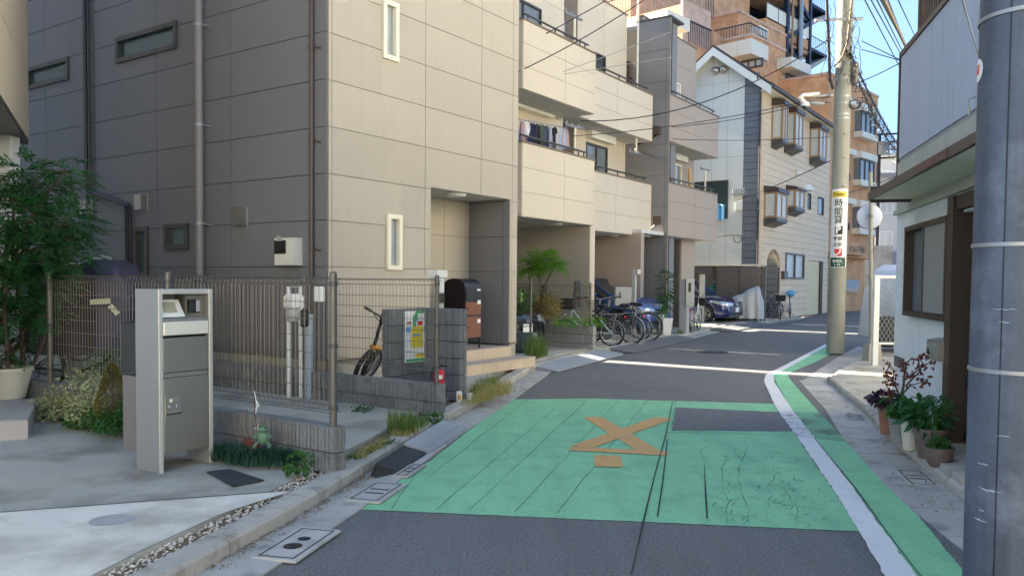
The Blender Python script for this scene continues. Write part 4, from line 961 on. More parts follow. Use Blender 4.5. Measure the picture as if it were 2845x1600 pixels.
# tile strip
mb=MB(); hx(PG,ng[-1]+.02,nD-.11,0,.012,.1,ze+.2,mb); ts=mb.build('tile_strip',MT['tilegrout'],D)
mb=MB(); a=ng[-1]+.03; b=nD-.115; nc=8; zt0=.12
cw=(b-a)/nc; rh=.256
k=0
while zt0+rh*k<ze+.1:
    for j in range(nc): hx(PG,a+j*cw+.006,a+(j+1)*cw-.006,.012,.02,zt0+rh*k+.01,zt0+rh*(k+1)-.01,mb)
    k+=1
mb.build('tile',MT['bluetile'],ts,kind='stuff')
mb=MB(); hx(PG,nD-.1,nD,0,.02,.1,ze,mb); mb.build('corner_board',MT['board'],D)
mb=MB(); mb.tube([PG(nD-.06,.5,ze+.1),PG(nD-.06,.45,ze-.05),PG(nD-.06,.08,ze-.35),PG(nD-.06,.08,.1)],.035,8); mb.build('drainpipe',MT['pipe_black'],D)
# gable roof with barge boards
oh=.45; sr0,sr1=sD-oh,sDe+.3
for sgn in (1,-1):
    n1=nD+.45 if sgn>0 else nfar-.45; zE=ze-(za_l-ze)*.45/abs(nD-nap)
    up=Vector((0,0,1)); mb=MB()
    p=[S(sr0,nap,za_l+.02),S(sr1,nap,za_l+.02),S(sr1,n1,zE+.02),S(sr0,n1,zE+.02)]
    mb.hexa(p+[q+Vector((0,0,.1)) for q in p]); r_=mb.build('roof',MT['brown_roof'],D)
    mb=MB(); p=[S(sr0-.03,nap,za_l-.3),S(sr0,nap,za_l-.3),S(sr0,n1,zE-.3),S(sr0-.03,n1,zE-.3)]; mb.hexa(p+[q+Vector((0,0,.31)) for q in p]); mb.build('barge_board',MT['white_siding'],D)
    mb=MB(); p=[S(sr0,nap,za_l-.06),S(sr1,nap,za_l-.06),S(sr1,n1,zE-.06),S(sr0,n1,zE-.06)]; mb.hexa(p+[q+Vector((0,0,.07)) for q in p]); mb.build('soffit',MT['frame_cream'],D)
    if sgn>0:
        mb=MB(); mb.tube([S(sr0,n1+.06,zE-.02),S(sr1,n1+.06,zE-.02)],.06,8); mb.build('gutter_pipe',MT['brown_roof'],D)
        mb=MB(); 
        for k in range(48): q=S(sr0+.1+k*.22,n1-.05,zE+.13); mb.sph(q,(.08,.08,.05),6,4)
        mb.build('eave_tiles',MT['brown_roof'],D,kind='stuff')
        mb=MB(); hx(PN(nD),sD-.3,sDe,.012,.42,zE-.1,zE-.04,mb); mb.build('eave_soffit',MT['frame_cream'],D)
for x,y in ((1360,925),(1461,910)):
    n_,z_=Ws(g1(x,y),sD); mb=MB().smooth(); mb.sph(PG(n_,.08,z_),.16,14,8); mb.build('vent_hood',MT['steel'],D)
# dark opening in the gable with a bar and a towel
w_=(Ws(g2(120,1200),sD)[0],Ws(g2(490,1200),sD)[0],Ws(g3(460,106),sD)[1],Ws(g2(490,1060),sD)[1])
mb=MB(); hx(PG,w_[0],w_[1],.014,.03,w_[2],w_[3],mb); wn=mb.build('window',MT['glass_dark'],D,label='large dark window opening')
mb=MB(); hx(PG,w_[0]-.03,w_[1]+.03,.014,.06,w_[3],w_[3]+.04,mb); hx(PG,w_[1],w_[1]+.03,.014,.06,w_[2],w_[3],mb); mb.tube([PG(w_[0],.1,w_[2]+(w_[3]-w_[2])*.32),PG(w_[1]+.05,.1,w_[2]+(w_[3]-w_[2])*.32)],.02,6); mb.build('rail',MT['frame_dark'],wn)
mb=MB().smooth(); n_=Ws(g2(405,1400),sD)[0]; zc=w_[2]+.3; mb.sheet([[PG(n_-.14+.07*i,.12+.03*sin(i*2),zc+.25-.12*j+.02*sin(i)) for i in range(6)] for j in range(6)]); mb.build('towel',MT['skyblue_cloth'],None,label='light blue towel hanging on a bar in the dark window of the white gable',cat='towel')
# bay windows
def bay(zm,xl,xc,xr,y0,y1,proj,label,roofh=.16):
    # xl..xc: side face seen from the left, xc..xr: front face; project on a plane proj in front
    nf_=nD+proj
    s0=sN(zm(xc,(y0+y1)/2),nf_); s1=sN(zm(xr,(y0+y1)/2),nf_); zb_=zN(zm(xc,y1),nf_); ztp=zN(zm(xc,y0),nf_)
    o=thing('bay_window',(0,0,0)); 
    mb=MB(); hx(PN(nD),s0,s1,.021,proj-.03,zb_,ztp,mb); c=mb.build('bay_window',MT['curtain'],D,label=label); bpy.data.objects.remove(o)
    mb=MB(); e=.06
    def P_(x,d,z): return S(x,nD+d,z)
    for (a,b) in ((s0-.01,s0+e),(s1-e,s1+.01),((s0+s1)/2-.025,(s0+s1)/2+.025)): hx(P_,a,b,proj-.03,proj+.01,zb_,ztp,mb)
    hx(P_,s0,s1,proj-.03,proj+.012,zb_,zb_+.07,mb); hx(P_,s0,s1,proj-.03,proj+.012,ztp-.06,ztp,mb)
    hx(P_,s0-.015,s0+.02,.021,.08,zb_,ztp,mb); hx(P_,s0-.016,s0+.02,.08,proj,zb_,zb_+.08,mb); hx(P_,s0-.016,s0+.02,.08,proj,ztp-.06,ztp,mb); hx(P_,s0-.018,s0+.05,proj-.08,proj+.014,zb_,ztp,mb)
    mb.build('frame',MT['frame_tan'],c)
    mb=MB(); e0=[P_(s0-.02,.02,zb_-.3),P_(s1+.02,.02,zb_-.3),P_(s1+.02,proj+.02,zb_-.12),P_(s0-.02,proj+.02,zb_-.12),P_(s0-.02,.02,zb_),P_(s1+.02,.02,zb_),P_(s1+.02,proj+.02,zb_),P_(s0-.02,proj+.02,zb_)]; mb.hexa(e0); mb.build('base',MT['frame_dark'],c)
    mb=MB(); mb.hexa([P_(s0-.06,.02,ztp),P_(s1+.06,.02,ztp),P_(s1+.06,proj+.08,ztp),P_(s0-.06,proj+.08,ztp),P_(s0-.06,.02,ztp+roofh+.1),P_(s1+.06,.02,ztp+roofh+.1),P_(s1+.06,proj+.08,ztp+roofh),P_(s0-.06,proj+.08,ztp+roofh)]); mb.build('roof',MT['brown_roof'],c)
bay(g2,992,1108,1165,200,590,.45,'upper left bay window'); bay(g2,1160,1248,1335,285,650,.45,'upper middle bay window'); bay(g2,1425,1520,1598,462,790,.45,'upper right bay window')
bay(g3,880,985,1095,-180,95,.5,'lower left bay window'); bay(g2,1175,1250,1352,1150,1350,.4,'small lower bay window',.1)
window(D,PN(nD),*winb,MT['frame_dark'],MT['curtain'],fw=.06,mull=1,proud=.07); window(D,PN(nD),*sm1,MT['frame_brown'],MT['glass_grey'],fw=.04); window(D,PN(nD),*sm2,MT['frame_brown'],MT['glass_grey'],fw=.05)
# shutter door: slats as one corrugated curtain plus frame
mb=MB(); k=0; z_=shut[2]
while z_<shut[3]-.05:
    hx(PN(nD),shut[0]+.03,shut[0]+(shut[1]-shut[0])*.78,-.06,-.03 if k%2 else -.015,z_,z_+.075,mb); z_+=.075; k+=1
sh=mb.build('shutter',MT['cream_shutter'],D); mb=MB(); hx(PN(nD),shut[0]+(shut[1]-shut[0])*.78,shut[0]+(shut[1]-shut[0])*.88,-.08,.04,.1,shut[3],mb); hx(PN(nD),shut[0]+(shut[1]-shut[0])*.88,shut[1],-.1,-.06,.1,shut[3],mb); mb.build('shutter_post',MT['frame_brown'],sh)
# arched entrance: tile lined recess and arch corners
aw=(arch[1]-arch[0])/2; ac=(arch[0]+arch[1])/2; zs_=arch[3]-aw*.75
mb=MB()
for sg in (-1,1):
    pl=[(ac+sg*aw,arch[3])]+[(ac+sg*aw*cos(t),zs_+aw*.75*sin(t)) for t in [pi/2*i/8 for i in range(8,-1,-1)]]
    mb.prism([S(x,nD-.1,z) for x,z in pl],.12,up=EN)
mb.build('arch',MT['board'],D)
mb=MB(); hx(PN(nD),arch[0]-.02,arch[1]+.02,-1.2,-1.15,.1,arch[3],mb); hx(PN(nD),arch[1],arch[1]+.03,-1.2,-.12,.1,arch[3],mb); ar=mb.build('entrance_recess',MT['tilegrout'],D)
mb=MB()
for k in range(12):
    for j in range(9): hx(PN(nD),arch[0]+j*.14+.008,arch[0]+(j+1)*.14-.008,-1.15,-1.14,.12+k*rh+.01,.12+(k+1)*rh-.01,mb)
    for j in range(8): hx(PS(arch[1]),nD-1.12+j*.13+.006,nD-1.12+(j+1)*.13-.006,0,.01,.12+k*rh+.01,.12+(k+1)*rh-.01,mb)
mb.build('tile',MT['bluetile'],ar,kind='stuff')
c=rD(g2,1236,1270,940,990); mb=MB().smooth(); mb.sph(S((c[0]+c[1])/2,nD+.08,(c[2]+c[3])/2),.13,10,6); mb.build('wall_lamp',MT['white_plastic'],D)
c=rD(g2,1310,1405,1100,1185); mb=MB().smooth(); mb.lathe([(0,.3),(.2,.26),(.3,.12),(.32,0)],S((c[0]+c[1])/2,nD+.0,(c[2]+c[3])/2-.1),n=14); mb.build('extractor_hood',MT['white_plastic'],D)
c=rD(g3,1025,1065,660,745); mb=MB(); hx(PN(nD),c[0],c[1],.02,.15,c[2],c[3],mb); mb.build('letter_box',MT['frame_dark'],D)
n_,z_=Ws(g2(630,1340),sD); mb=MB(); hx(PG,n_-.12,n_+.1,.014,.15,z_-.15,z_+.15,mb); o=mb.build('junction_box',MT['white_plastic'],D)
mb=MB(); hx(PG,n_-.25,n_+.25,.014,.25,z_+.4,z_+.46,mb)
for k in range(5): mb.tube([PG(n_-.2+.1*k,.2,z_+.46),PG(n_-.2+.1*k,.2,z_+.65)],.03,6)
mb.build('insulator_rack',MT['galv'],o)
n_,z_=Ws(g3(571,320),sD); mb=MB(); mb.tube([PG(n_+.15*cos(t),.03,z_+.15*sin(t)) for t in [2*pi*k/16 for k in range(16)]],.012,5,closed=True); mb.tube([PG(n_-1.4,.03,z_+.05),PG(n_-.1,.03,z_+.16)],.01,5); mb.build('cable_coil',MT['wire'],D)
# slatted fence in front of the white wall
LF=thing('louver_fence',S(sD-.7,-2,0),YS,'dark grey horizontal louvre fence screening the foot of the white gable wall','fence')
sF=sD-.6; nf1=Ws(g3(860,800),sF)[0]; nf0=Ws(g3(112,700),sF)[0]; zf=Ws(g3(860,605),sF)[1]
posts=[nf0]+[Ws(g3(x,700),sF)[0] for x in (300,352,590)]+[nf1]
mb=MB(); 
for n_ in posts+[nf1-.12]: mb=MB(); hx(PS(sF),n_-.03,n_+.03,-.03,.05,.1,zf,mb); mb.build('post',MT['fencepost'],LF)
for i in range(len(posts)-1):
    a,b=posts[i]+.03,posts[i+1]-.03
    if b-a<.2: continue
    mb=MB(); z_=.2
    while z_<zf-.08:
        mb.hexa([PS(sF)(a,-.02,z_),PS(sF)(b,-.02,z_),PS(sF)(b,.03,z_-.03),PS(sF)(a,.03,z_-.03),PS(sF)(a,-.02,z_+.06),PS(sF)(b,-.02,z_+.06),PS(sF)(b,.03,z_+.05),PS(sF)(a,.03,z_+.05)]); z_+=.095
    mb.build('louver_panel',MT['louver'],LF,kind='stuff')
mb=MB(); hx(PS(sF),nf0,nf1+.03,-.05,.06,zf,zf+.06,mb); mb.build('top_rail',MT['frame_cream'],LF)
# ------------------------------------------------------------------ brick apartment block E
A2=radians(43); E1v=Vector((sin(A2),cos(A2),0)); E2v=Vector((cos(A2),-sin(A2),0)); OE=Vector((15.66,41,0))
def SE(s,n,z=0): return OE+E1v*s+E2v*n+Vector((0,0,z))
E=thing('apartment_block',SE(3,-8,0),pi/2-A2,'large orange brick apartment block stepping up behind the houses','apartment block')
def eb(name,s0,s1,n0,n1,z0,z1,mat,par=None,z1b=None,**k):
    z1b=z1 if z1b is None else z1b; mb=MB(); mb.hexa([SE(s0,n1,z0),SE(s1,n1,z0),SE(s1,n0,z0),SE(s0,n0,z0),SE(s0,n1,z1),SE(s1,n1,z1b),SE(s1,n0,z1b),SE(s0,n0,z1)]); return mb.build(name,mat,par or E,**k)
def PLE(p,n): 
    q=PL(p,SE(0,n),E2v)-OE; return (q.dot(E1v),q.z)
def PLs(p,s):
    q=PL(p,SE(s,0),E1v)-OE; return (q.dot(E2v),q.z)
br=MT['brick']; bp=MT['brickpink']
s1r=PLE(VV(2205,400),0)[0]; zE1=PLE(VV(2072,181),0)[1]
eb('wing',0,s1r,-14,0,2.9,zE1,br); eb('parapet',-.05,s1r+.05,-14,.05,zE1,zE1+.12,bp)
eb('wing_base',0,s1r,-14,-.5,.0,2.9,br)
sM1,zM1=PLE(VV(1890,90),-2.4); eb('wing',sM1,.0,-14,-2.4,2,zM1,br); eb('parapet',sM1-.05,.3,-14,-2.35,zM1,zM1+.12,bp)
sM2,zM2=PLE(VV(1858,31),-5); s2e=PLE(VV(1978,60),-5)[0]; eb('wing',sM2,s2e,-16,-5,10,zM2,br); eb('parapet',sM2-.05,s2e+.05,-16,-4.95,zM2,zM2+.12,bp)
sM3,zM3=PLE(VV(1718,10),-4); s3e,zM3b=PLE(VV(1824,99),-4)
eb('wing',sM3,sM1+.0,-14,-4,5,zM3,br,z1b=zM3b); 
eb('upper_wing',sM3+1.5,5.6,-17,-8,12,19,br)
sM4,_=PLE(VV(1804,20),-9); eb('tower',sM4,sM4+4.2,-18,-9,12,27,br)
eb('tower',sM4-6.5,sM4,-18,-11.5,12,27,br)
# balconies and railings
def erail(par,pts,z0,h,mat=MT['navy_steel']):
    mb=MB()
    for i in range(len(pts)-1):
        a,b=pts[i],pts[i+1]; L=((b[0]-a[0])**2+(b[1]-a[1])**2)**.5; m=max(2,int(L/.16))
        for k in range(m+1):
            s_=a[0]+(b[0]-a[0])*k/m; n_=a[1]+(b[1]-a[1])*k/m; mb.tube([SE(s_,n_,z0),SE(s_,n_,z0+h)],.016,4,cap=False)
        mb.tube([SE(*a,z0+h),SE(*b,z0+h)],.035,5)
    return mb.build('railing',mat,par)
erail(E,[(sM3+.1,-12),(sM3+.1,-4.1),(sM3+3,-4.1)],zM3-.0,1.1)
erail(E,[(sM1+.3,-9),(sM1+.3,-2.6),(-.4,-2.6)],zM1,.0+1.0) if 0 else erail(E,[(sM2-2.2,-9),(sM2-2.2,-3.2),(sM2-.3,-3.2)],zM1+.1,1.0)
# balcony opening with railing in the sloped wing
a=PLE(g1(915,330),-4)[0]; b=PLE(g1(1275,560),-4)[0]; zl=PLE(g1(1060,590),-4)[1]
eb('balcony_opening',a,b,-4.1,-3.98,zl,zl+1.9,MT['brickpink']); erail(E,[(a+.4,-3.9),(b,-3.9)],zl,1.0)
# white canopies
def canopy(cx,cy,n,L1,L2,th,label=None,zz=None):
    s_,z_=PLE(g1(cx,cy),n); eb('canopy',s_-.0,s_+L2,n-L1,n,z_-th,z_,MT['ivory'])
canopy(720,120,-3.2,7.5,1.9,.55); canopy(1812,500,-1.9,5.5,1.8,.7); canopy(2340,735,-1.6,1.1,2.3,.5); canopy(1915,330,-4.4,1.2,1.1,.5)
# windows of the block
def ewin(zm,x0,x1,y0,y1,n,mull=1,gm='curtain',fm='frame_dark'):
    ym=(y0+y1)/2; xm=(x0+x1)/2
    s0=PLE(zm(x0,ym),n)[0]; s1=PLE(zm(x1,ym),n)[0]; a=PLE(zm(xm,y1),n)[1]; b=PLE(zm(xm,y0),n)[1]
    P_=lambda x,d,z: SE(x,n+d,z)
    return window(E,P_,s0,s1,a,b,MT[fm],MT[gm],fw=.07,proud=.08,mull=mull,glassd=.03)
def ewinl(zm,x0,x1,y0,y1,s,mull=1,gm='curtain'):
    ym=(y0+y1)/2; xm=(x0+x1)/2
    n0=PLs(zm(x0,ym),s)[0]; n1=PLs(zm(x1,ym),s)[0]; a=PLs(zm(xm,y1),s)[1]; b=PLs(zm(xm,y0),s)[1]
    P_=lambda x,d,z: SE(s-d,x,z); return window(E,P_,n0,n1,a,b,MT['frame_dark'],MT[gm],fw=.07,proud=.08,mull=mull,glassd=.03)
ewin(g1,2265,2402,825,1005,-2.4,1); ewinl(g1,1690,1965,780,890,sM1,2); ewin(g1,1868,1915,400,480,-5,0,'glass_grey')
nn=PLs(g1(190,450),sM3-.02)
mb=MB(); P_=lambda x,d,z: SE(sM3-d,x,z)
window(E,P_,-8.2,-5.2,zM3-3.2,zM3-.9,MT['frame_white'],MT['curtain'],fw=.08,proud=.08,mull=2,glassd=.03)
# dark balcony stack with pale panels
sb=sM4+4.2
eb('balcony_stack',sb,sb+8.5,-18,-10.5,12,27,MT['darkvoid'])  # solid block, the shade of the deep balconies is in its colour
for k in range(3):
    z_=PLE(g1(2000,215),-8)[1]+k*2.9; 
    o=eb('balcony',sb+.3,sb+7.2,-10.4,-8,z_-1.1,z_-.1,br); 
    for q in range(4): m=MB(); m.hexa([SE(sb+.35+q*1.7,-7.95,z_),SE(sb+1.95+q*1.7,-7.95,z_),SE(sb+1.95+q*1.7,-8.0,z_),SE(sb+.35+q*1.7,-8.0,z_)]+[SE(sb+.35+q*1.7,-7.95,z_+.85),SE(sb+1.95+q*1.7,-7.95,z_+.85),SE(sb+1.95+q*1.7,-8.0,z_+.85),SE(sb+.35+q*1.7,-8.0,z_+.85)]); m.build('balustrade_panel',MT['frame_cream'],o)
    m=MB(); m.tube([SE(sb+.3,-7.97,z_+.9),SE(sb+7.2,-7.97,z_+.9)],.04,5)
    for q in range(5): m.tube([SE(sb+.3+q*1.72,-7.97,z_-.1),SE(sb+.3+q*1.72,-7.97,z_+.9)],.04,5)
    m.build('handrail',MT['frame_dark'],o)
    eb('slab_edge',sb+.0,sb+8.4,-10.5,-8.3,z_+1.85,z_+2.0,MT['ivory']) if k else None
# E1 street face: projecting bay windows with white ledges, small windows, entrance
for (y0,y1) in ((650,770),(922,1045),(1200,1320)):
    s0=PLE(z4(712,700),.35)[0]; s1=PLE(z4(795,700),.35)[0]; a=PLE(z4(750,y1),.35)[1]; b=PLE(z4(750,y0),.35)[1]
    P_=lambda x,d,z: SE(x,d,z); mb=MB(); hx(P_,s0,s1,.001,.3,a,b,mb); w_=mb.build('bay_window',MT['glass_grey'],E)
    mb=MB(); 
    for x in (s0,(s0*2+s1)/3,(s0+2*s1)/3,s1-.07): hx(P_,x,x+.07,.3,.35,a,b,mb)
    hx(P_,s0,s1,.3,.345,b-.08,b,mb); mb.build('frame',MT['frame_dark'],w_)
    mb=MB(); hx(P_,s0-.1,s1+.1,.001,.45,b,b+.35,mb); mb.build('ledge',MT['ivory'],w_); mb=MB(); hx(P_,s0-.1,s1+.1,.001,.45,a-.3,a,mb); mb.build('ledge',MT['ivory'],w_)
for (x0,x1,y0,y1) in ((625,638,705,755),(625,638,995,1040),(622,636,1280,1325)): ewin(z4,x0,x1,y0,y1,0,0,'glass_dark')
for (x,y) in ((650,590),(650,877),(648,1160)):
    s_,z_=PLE(z4(x,y),.5); eb('ledge',s_-.9,s_+.55,.001,.6,z_-.12,z_+.16,MT['ivory'])
sE0=PLE(g4(330,900),.3)[0]; sE1=PLE(g4(605,900),.3)[0]; z0_,z1_=PLE(g4(460,1005),.3)[1],PLE(g4(460,862),.3)[1]
fa_=eb('entrance_fascia',sE0-3,sE1,-.5,.3,z0_,z1_+.1,br)
# worn relief lettering on the fascia (characters read as far as the photograph shows them)
text_mesh('かつみけ不動産',.42,basis(SE((sE0+sE1)/2+.2,.315,(z0_+z1_)/2),E1v,(0,0,1)),MT['sign_black'],fa_,sx=.8)
q0,q1=PLE(g3(1715,820),-.45)[0],PLE(g3(1847,820),-.45)[0]; za_,zb__=PLE(g3(1780,884),-.45)[1],PLE(g3(1780,755),-.45)[1]
eb('notice_board',q0,q1,-.49,-.42,za_,zb__,MT['glass_dark']); eb('entrance_door',sE0-2.2,sE0-.6,-.49,-.44,.1,2.4,MT['glass_dark'])
# steel escape stair
ST=thing('steel_staircase',SE(sb+10,-9,0),0,'dark navy steel escape staircase tower beside the brick block under the sky','staircase')
def eb2(*a,**k): return eb(*a,par=ST,**k)
x0s=PLE(VV(1978,60),-8)[0]; x1s=PLE(VV(2036,60),-8)[0]; x2s=PLE(VV(2082,60),-8)[0]
for s_ in (x0s,(x0s+x1s)/2,x1s):
    for n_ in (-8,-11): eb2('column',s_-.14,s_+.14,n_-.14,n_+.14,10,30,MT['navy_steel'])
eb2('shaft',x0s,x1s-.1,-12,-10.5,10,30,MT['navy_steel'])
for k in range(9):
    z_=11.5+k*2.1; eb2('landing',x0s,x1s,-11,-8,z_,z_+.18,MT['navy_steel'])
    mb=MB(); a,b=(x0s,x1s) if k%2 else (x1s,x0s); 
    mb.hexa([SE(a,-7.9,z_),SE(b,-7.9,z_+1.9),SE(b,-8.1,z_+1.9),SE(a,-8.1,z_),SE(a,-7.9,z_+.3),SE(b,-7.9,z_+2.2),SE(b,-8.1,z_+2.2),SE(a,-8.1,z_+.3)]); mb.build('stringer',MT['navy_steel'],ST)
for k in range(4):
    z_=PLE(g5(60,600),-8)[1]+(k-1)*3.1
    eb2('landing',x1s,x2s,-9.5,-8,z_,z_+.2,MT['navy_steel']); mb=MB()
    for q in range(10): s_=x1s+(x2s-x1s)*q/9; mb.tube([SE(s_,-8,z_),SE(s_,-8,z_+1.0)],.02,4)
    mb.tube([SE(x1s,-8,z_+1),SE(x2s,-8,z_+1)],.035,5); mb.build('railing',MT['navy_steel'],ST)
    mb=MB(); mb.hexa([SE(x1s,-8,z_-1.6),SE(x2s,-8,z_-.1),SE(x2s,-9.4,z_-.1),SE(x1s,-9.4,z_-1.6),SE(x1s,-8,z_-1.2),SE(x2s,-8,z_+.1),SE(x2s,-9.4,z_+.1),SE(x1s,-9.4,z_-1.2)]); mb.build('flight',MT['fargrey'],ST)
mb=MB(); mb.tube([SE(x0s+1.4,-7.6,9),SE(x0s+1.4,-7.6,30)],.16,8); mb.build('duct',MT['galv'],ST); mb=MB(); mb.tube([SE(x0s+.1,-7.6,9),SE(x0s+.1,-7.6,30)],.08,8); mb.build('drainpipe',MT['frame_tan'],ST)
# ------------------------------------------------------------------ distant houses on the right
def axbox(mb,x0,x1,y0,y1,z0,z1): return mb.box(x0,x1,y0,y1,z0,z1)
F1=thing('apartment_block',(34,72,0),0,'distant cream apartment block with rows of small windows, seen past the eave','apartment block')
mb=MB(); axbox(mb,27.5,42,66,76,0,11.6); mb.build('wall',MT['farwall'],F1); mb=MB(); axbox(mb,27.3,42.2,65.8,76.2,11.6,12.0); mb.build('parapet',MT['ivory'],F1)
for i in range(4):
    for j in range(4):
        x=28.2+j*1.5; z=1.6+i*2.6; P_=lambda a,d,zz: Vector((a,66-d,zz)); window(F1,P_,x,x+.9,z,z+1.3,MT['frame_white'],MT['glass_grey'],fw=.08,mull=1)
for i in range(3): mb=MB(); axbox(mb,30.5,33,65.2,66,3.0+i*2.7,3.15+i*2.7); mb.build('ledge',MT['ivory'],F1)
F2=thing('house',(26.5,57,0),0,'low grey concrete annexe just right of the brick block entrance','house')
mb=MB(); axbox(mb,23.6,25.6,55,60,0,4.1); mb.build('wall',MT['concrete'],F2); mb=MB(); axbox(mb,25.62,28.5,57,61,0,3.8); mb.build('side_wall',MT['fargrey'],F2); mb=MB(); axbox(mb,24.1,24.7,54.96,55,.4,2.3); mb.build('doorway',MT['darkvoid'],F2)
F3=thing('house',(30,60,0),0,'distant pale house with a flat roof beyond the mirror pole','house')
mb=MB(); axbox(mb,25.9,31,52.5,54,0,9.3) if 0 else axbox(mb,26.3,33,60,64,0,9.3); mb.build('wall',MT['farwall'],F3); mb=MB(); axbox(mb,26.1,33.2,59.6,64.2,9.3,9.6); mb.build('roof',MT['fargrey'],F3)
for i in range(3): P_=lambda a,d,zz: Vector((a,60-d,zz)); window(F3,P_,26.9,27.9,1.3+i*2.7,2.7+i*2.7,MT['frame_white'],MT['glass_grey'],fw=.08,mull=1)
# ------------------------------------------------------------------ left neighbour with overhanging upper floor
cL=AY(VV(71,356),11.6); zL=cL.z; dL=Vector((sin(radians(26)),-cos(radians(26)),0)); bL=Vector((-sin(radians(73)),-cos(radians(73)),0))
L_=thing('house',(-7.2,8,0),0,'pale house with an overhanging upper floor at the left edge','house')
p=[Vector((cL.x,cL.y,zL)),Vector((cL.x,cL.y,zL))+dL*6,Vector((cL.x,cL.y,zL))+dL*6+Vector((-6,-1,0)),Vector((cL.x,cL.y,zL))+Vector((-6,-2.0,0))]
p=[p[0],p[3],p[2],p[1]]
mb=MB(); mb.prism(p,7.0); mb.build('upper_wall',MT['beige_joint'],L_)
n_=Vector((cos(radians(26)),sin(radians(26)),0)); n_=Vector((-dL.y,dL.x,0))
PLL=lambda x,d,z: Vector((cL.x,cL.y,0))+dL*x+n_*d+Vector((0,0,z))
panels(L_,PLL,[0.0,1.5,3.0,4.5,6.0],[zL,zL+.9,zL+1.8,zL+2.7,zL+3.6,zL+4.5,zL+5.4,zL+7],[],MT['beige_siding'])
mb=MB(); mb.prism([q+Vector((0,0,-.05)) for q in p],.045); mb.build('soffit',MT['frame_dark'],L_)
mb=MB(); mb.prism([Vector((p_.x-.35,p_.y+.1,.1)) for p_ in p],zL-.16); mb.build('lower_wall',MT['frame_cream'],L_)
# ------------------------------------------------------------------ house on the right
KR=G(VV(2247,1020),RH); ar_=radians(13.7); RA=Vector((sin(ar_),cos(ar_),0)); RN=Vector((-cos(ar_),sin(ar_),0))
def RW(t,d,z): return KR*Vector((1,1,0)) if 0 else Vector((KR.x,KR.y,0))+RA*t+RN*d+Vector((0,0,z))
def WR(p,d=0):
    q=PL(p,RW(0,d,0),RN); return ((q-RW(0,0,0)).dot(RA),q.z)
R_=thing('house',RW(-4,-2.5,0),pi/2-ar_,'pale rendered two storey house with a dark eave and wooden door on the right','house')
TL=-8.5
zband=WR(z4(885,1255))[1]; zeb=WR(z4(900,1110))[1]; ztop=WR(VV(2247,172))[1]
wR=(WR(z4(1235,1350))[0],WR(z4(1000,1350))[0],WR(g6(300,625))[1],WR(z4(1120,1272))[1])
wR=(WR(g6(424,300))[0],WR(g6(203,300))[0],WR(g6(300,632))[1],WR(g6(300,142))[1])
dR0=WR(g6(432,600))[0]
door=(dR0-1.35,dR0-.02,.1,2.06)
PRw=lambda x,d,z: RW(x,d,z)
backing(R_,PRw,TL,0,RH,zeb+.1,[wR,door],MT['right_wall'],name='lower_wall')
vent=(WR(g6(176,850))[0],WR(g6(132,850))[0],WR(g6(150,880))[1],WR(g6(150,828))[1])
# render bands: vertical joints
xs_=[TL,-6.8,-5.6,-4.55]+[WR(z4(x,1300))[0] for x in (1110,)]+[-.9,0.0]
xs_=sorted(set(round(x,3) for x in [TL,-7,-6,-5,-4,-3.05,-2.1,-1.1,0]))
panels(R_,PRw,xs_,[RH,zband],[wR,door],MT['right_wall'],name='render_panel',gap=.005,th=.01)
panels(R_,PRw,xs_,[zband+.05,zeb+.3],[door],MT['right_band'],name='band_panel',gap=.005,th=.022)
mb=MB(); hx(PRw,TL,0.02,.01,.05,zband,zband+.05,mb); mb.build('ledge_strip',MT['right_band'],R_)
window(R_,PRw,wR[0],wR[1],wR[2],wR[3],MT['frame_brown'],MT['glass_grey'],fw=.05,proud=.07)
t_m=WR(g6(293,400))[0]; mb=MB(); hx(PRw,wR[0]+.05,t_m,.02,.05,wR[2]+.06,wR[3]-.05,mb); o=mb.build('screen_sash',M('pale_screen',(.25,.25,.245),.6,var=.05),R_)
mb=MB(); hx(PRw,t_m-.02,t_m+.02,.02,.062,wR[2]+.05,wR[3]-.05,mb); mb.build('stile',MT['frame_dark'],o)
# small low vent window
mb=MB(); hx(PRw,vent[0],vent[1],.01,.03,vent[2],vent[3],mb); mb.build('wall_vent',MT['frame_dark'],R_)
# door bay: timber posts, lintel, latticed sliding door with lower panel
mb=MB(); hx(PRw,door[1]-.16,door[1]+.02,-.12,.09,.1,2.2,mb); hx(PRw,door[0],door[1]-.16,-.12,.07,2.08,2.2,mb); hx(PRw,door[0]-.1,door[0]+.02,-.12,.09,.1,2.2,mb); df=mb.build('door_frame',MT['frame_brown'],R_)
mb=MB(); hx(PRw,door[0]+.02,door[1]-.16,-.1,-.06,.12,2.08,mb); dd=mb.build('sliding_door',MT['wood_door'],R_)
for k in range(26):
    x=door[0]+.06+k*.042; mb=MB(); hx(PRw,x,x+.016,-.06,-.045,.75,1.98,mb); mb.build('lattice_bar',MT['frame_brown'],dd)
mb=MB(); hx(PRw,door[0]+.05,door[1]-.2,-.06,-.03,.62,.7,mb); hx(PRw,door[0]+.05,door[1]-.2,-.06,-.03,.16,.24,mb); mb.build('door_rail',MT['black'],dd)
mb=MB(); hx(PRw,door[1]-.62,door[1]-.26,-.06,-.04,.3,.58,mb); pn=mb.build('carved_panel',MT['grey_plastic'],dd)
mb=MB()
for i in range(6):
    for j in range(5):
        c_=RW(door[1]-.58+.055*i,-.039,.335+.052*j); mb.tube([c_+RA*.018*cos(t)+Vector((0,0,.018*sin(t))) for t in [2*pi*k/8 for k in range(8)]],.004,4,closed=True)
mb.build('relief',MT['frame_dark'],pn)
mb=MB(); hx(PRw,door[0]-.2,door[1],.0,.35,RH,RH+.05,mb); hx(PRw,door[0]-.2,door[1],-.15,0,RH,.13,mb); mb.build('door_sill',MT['kerb'],R_)
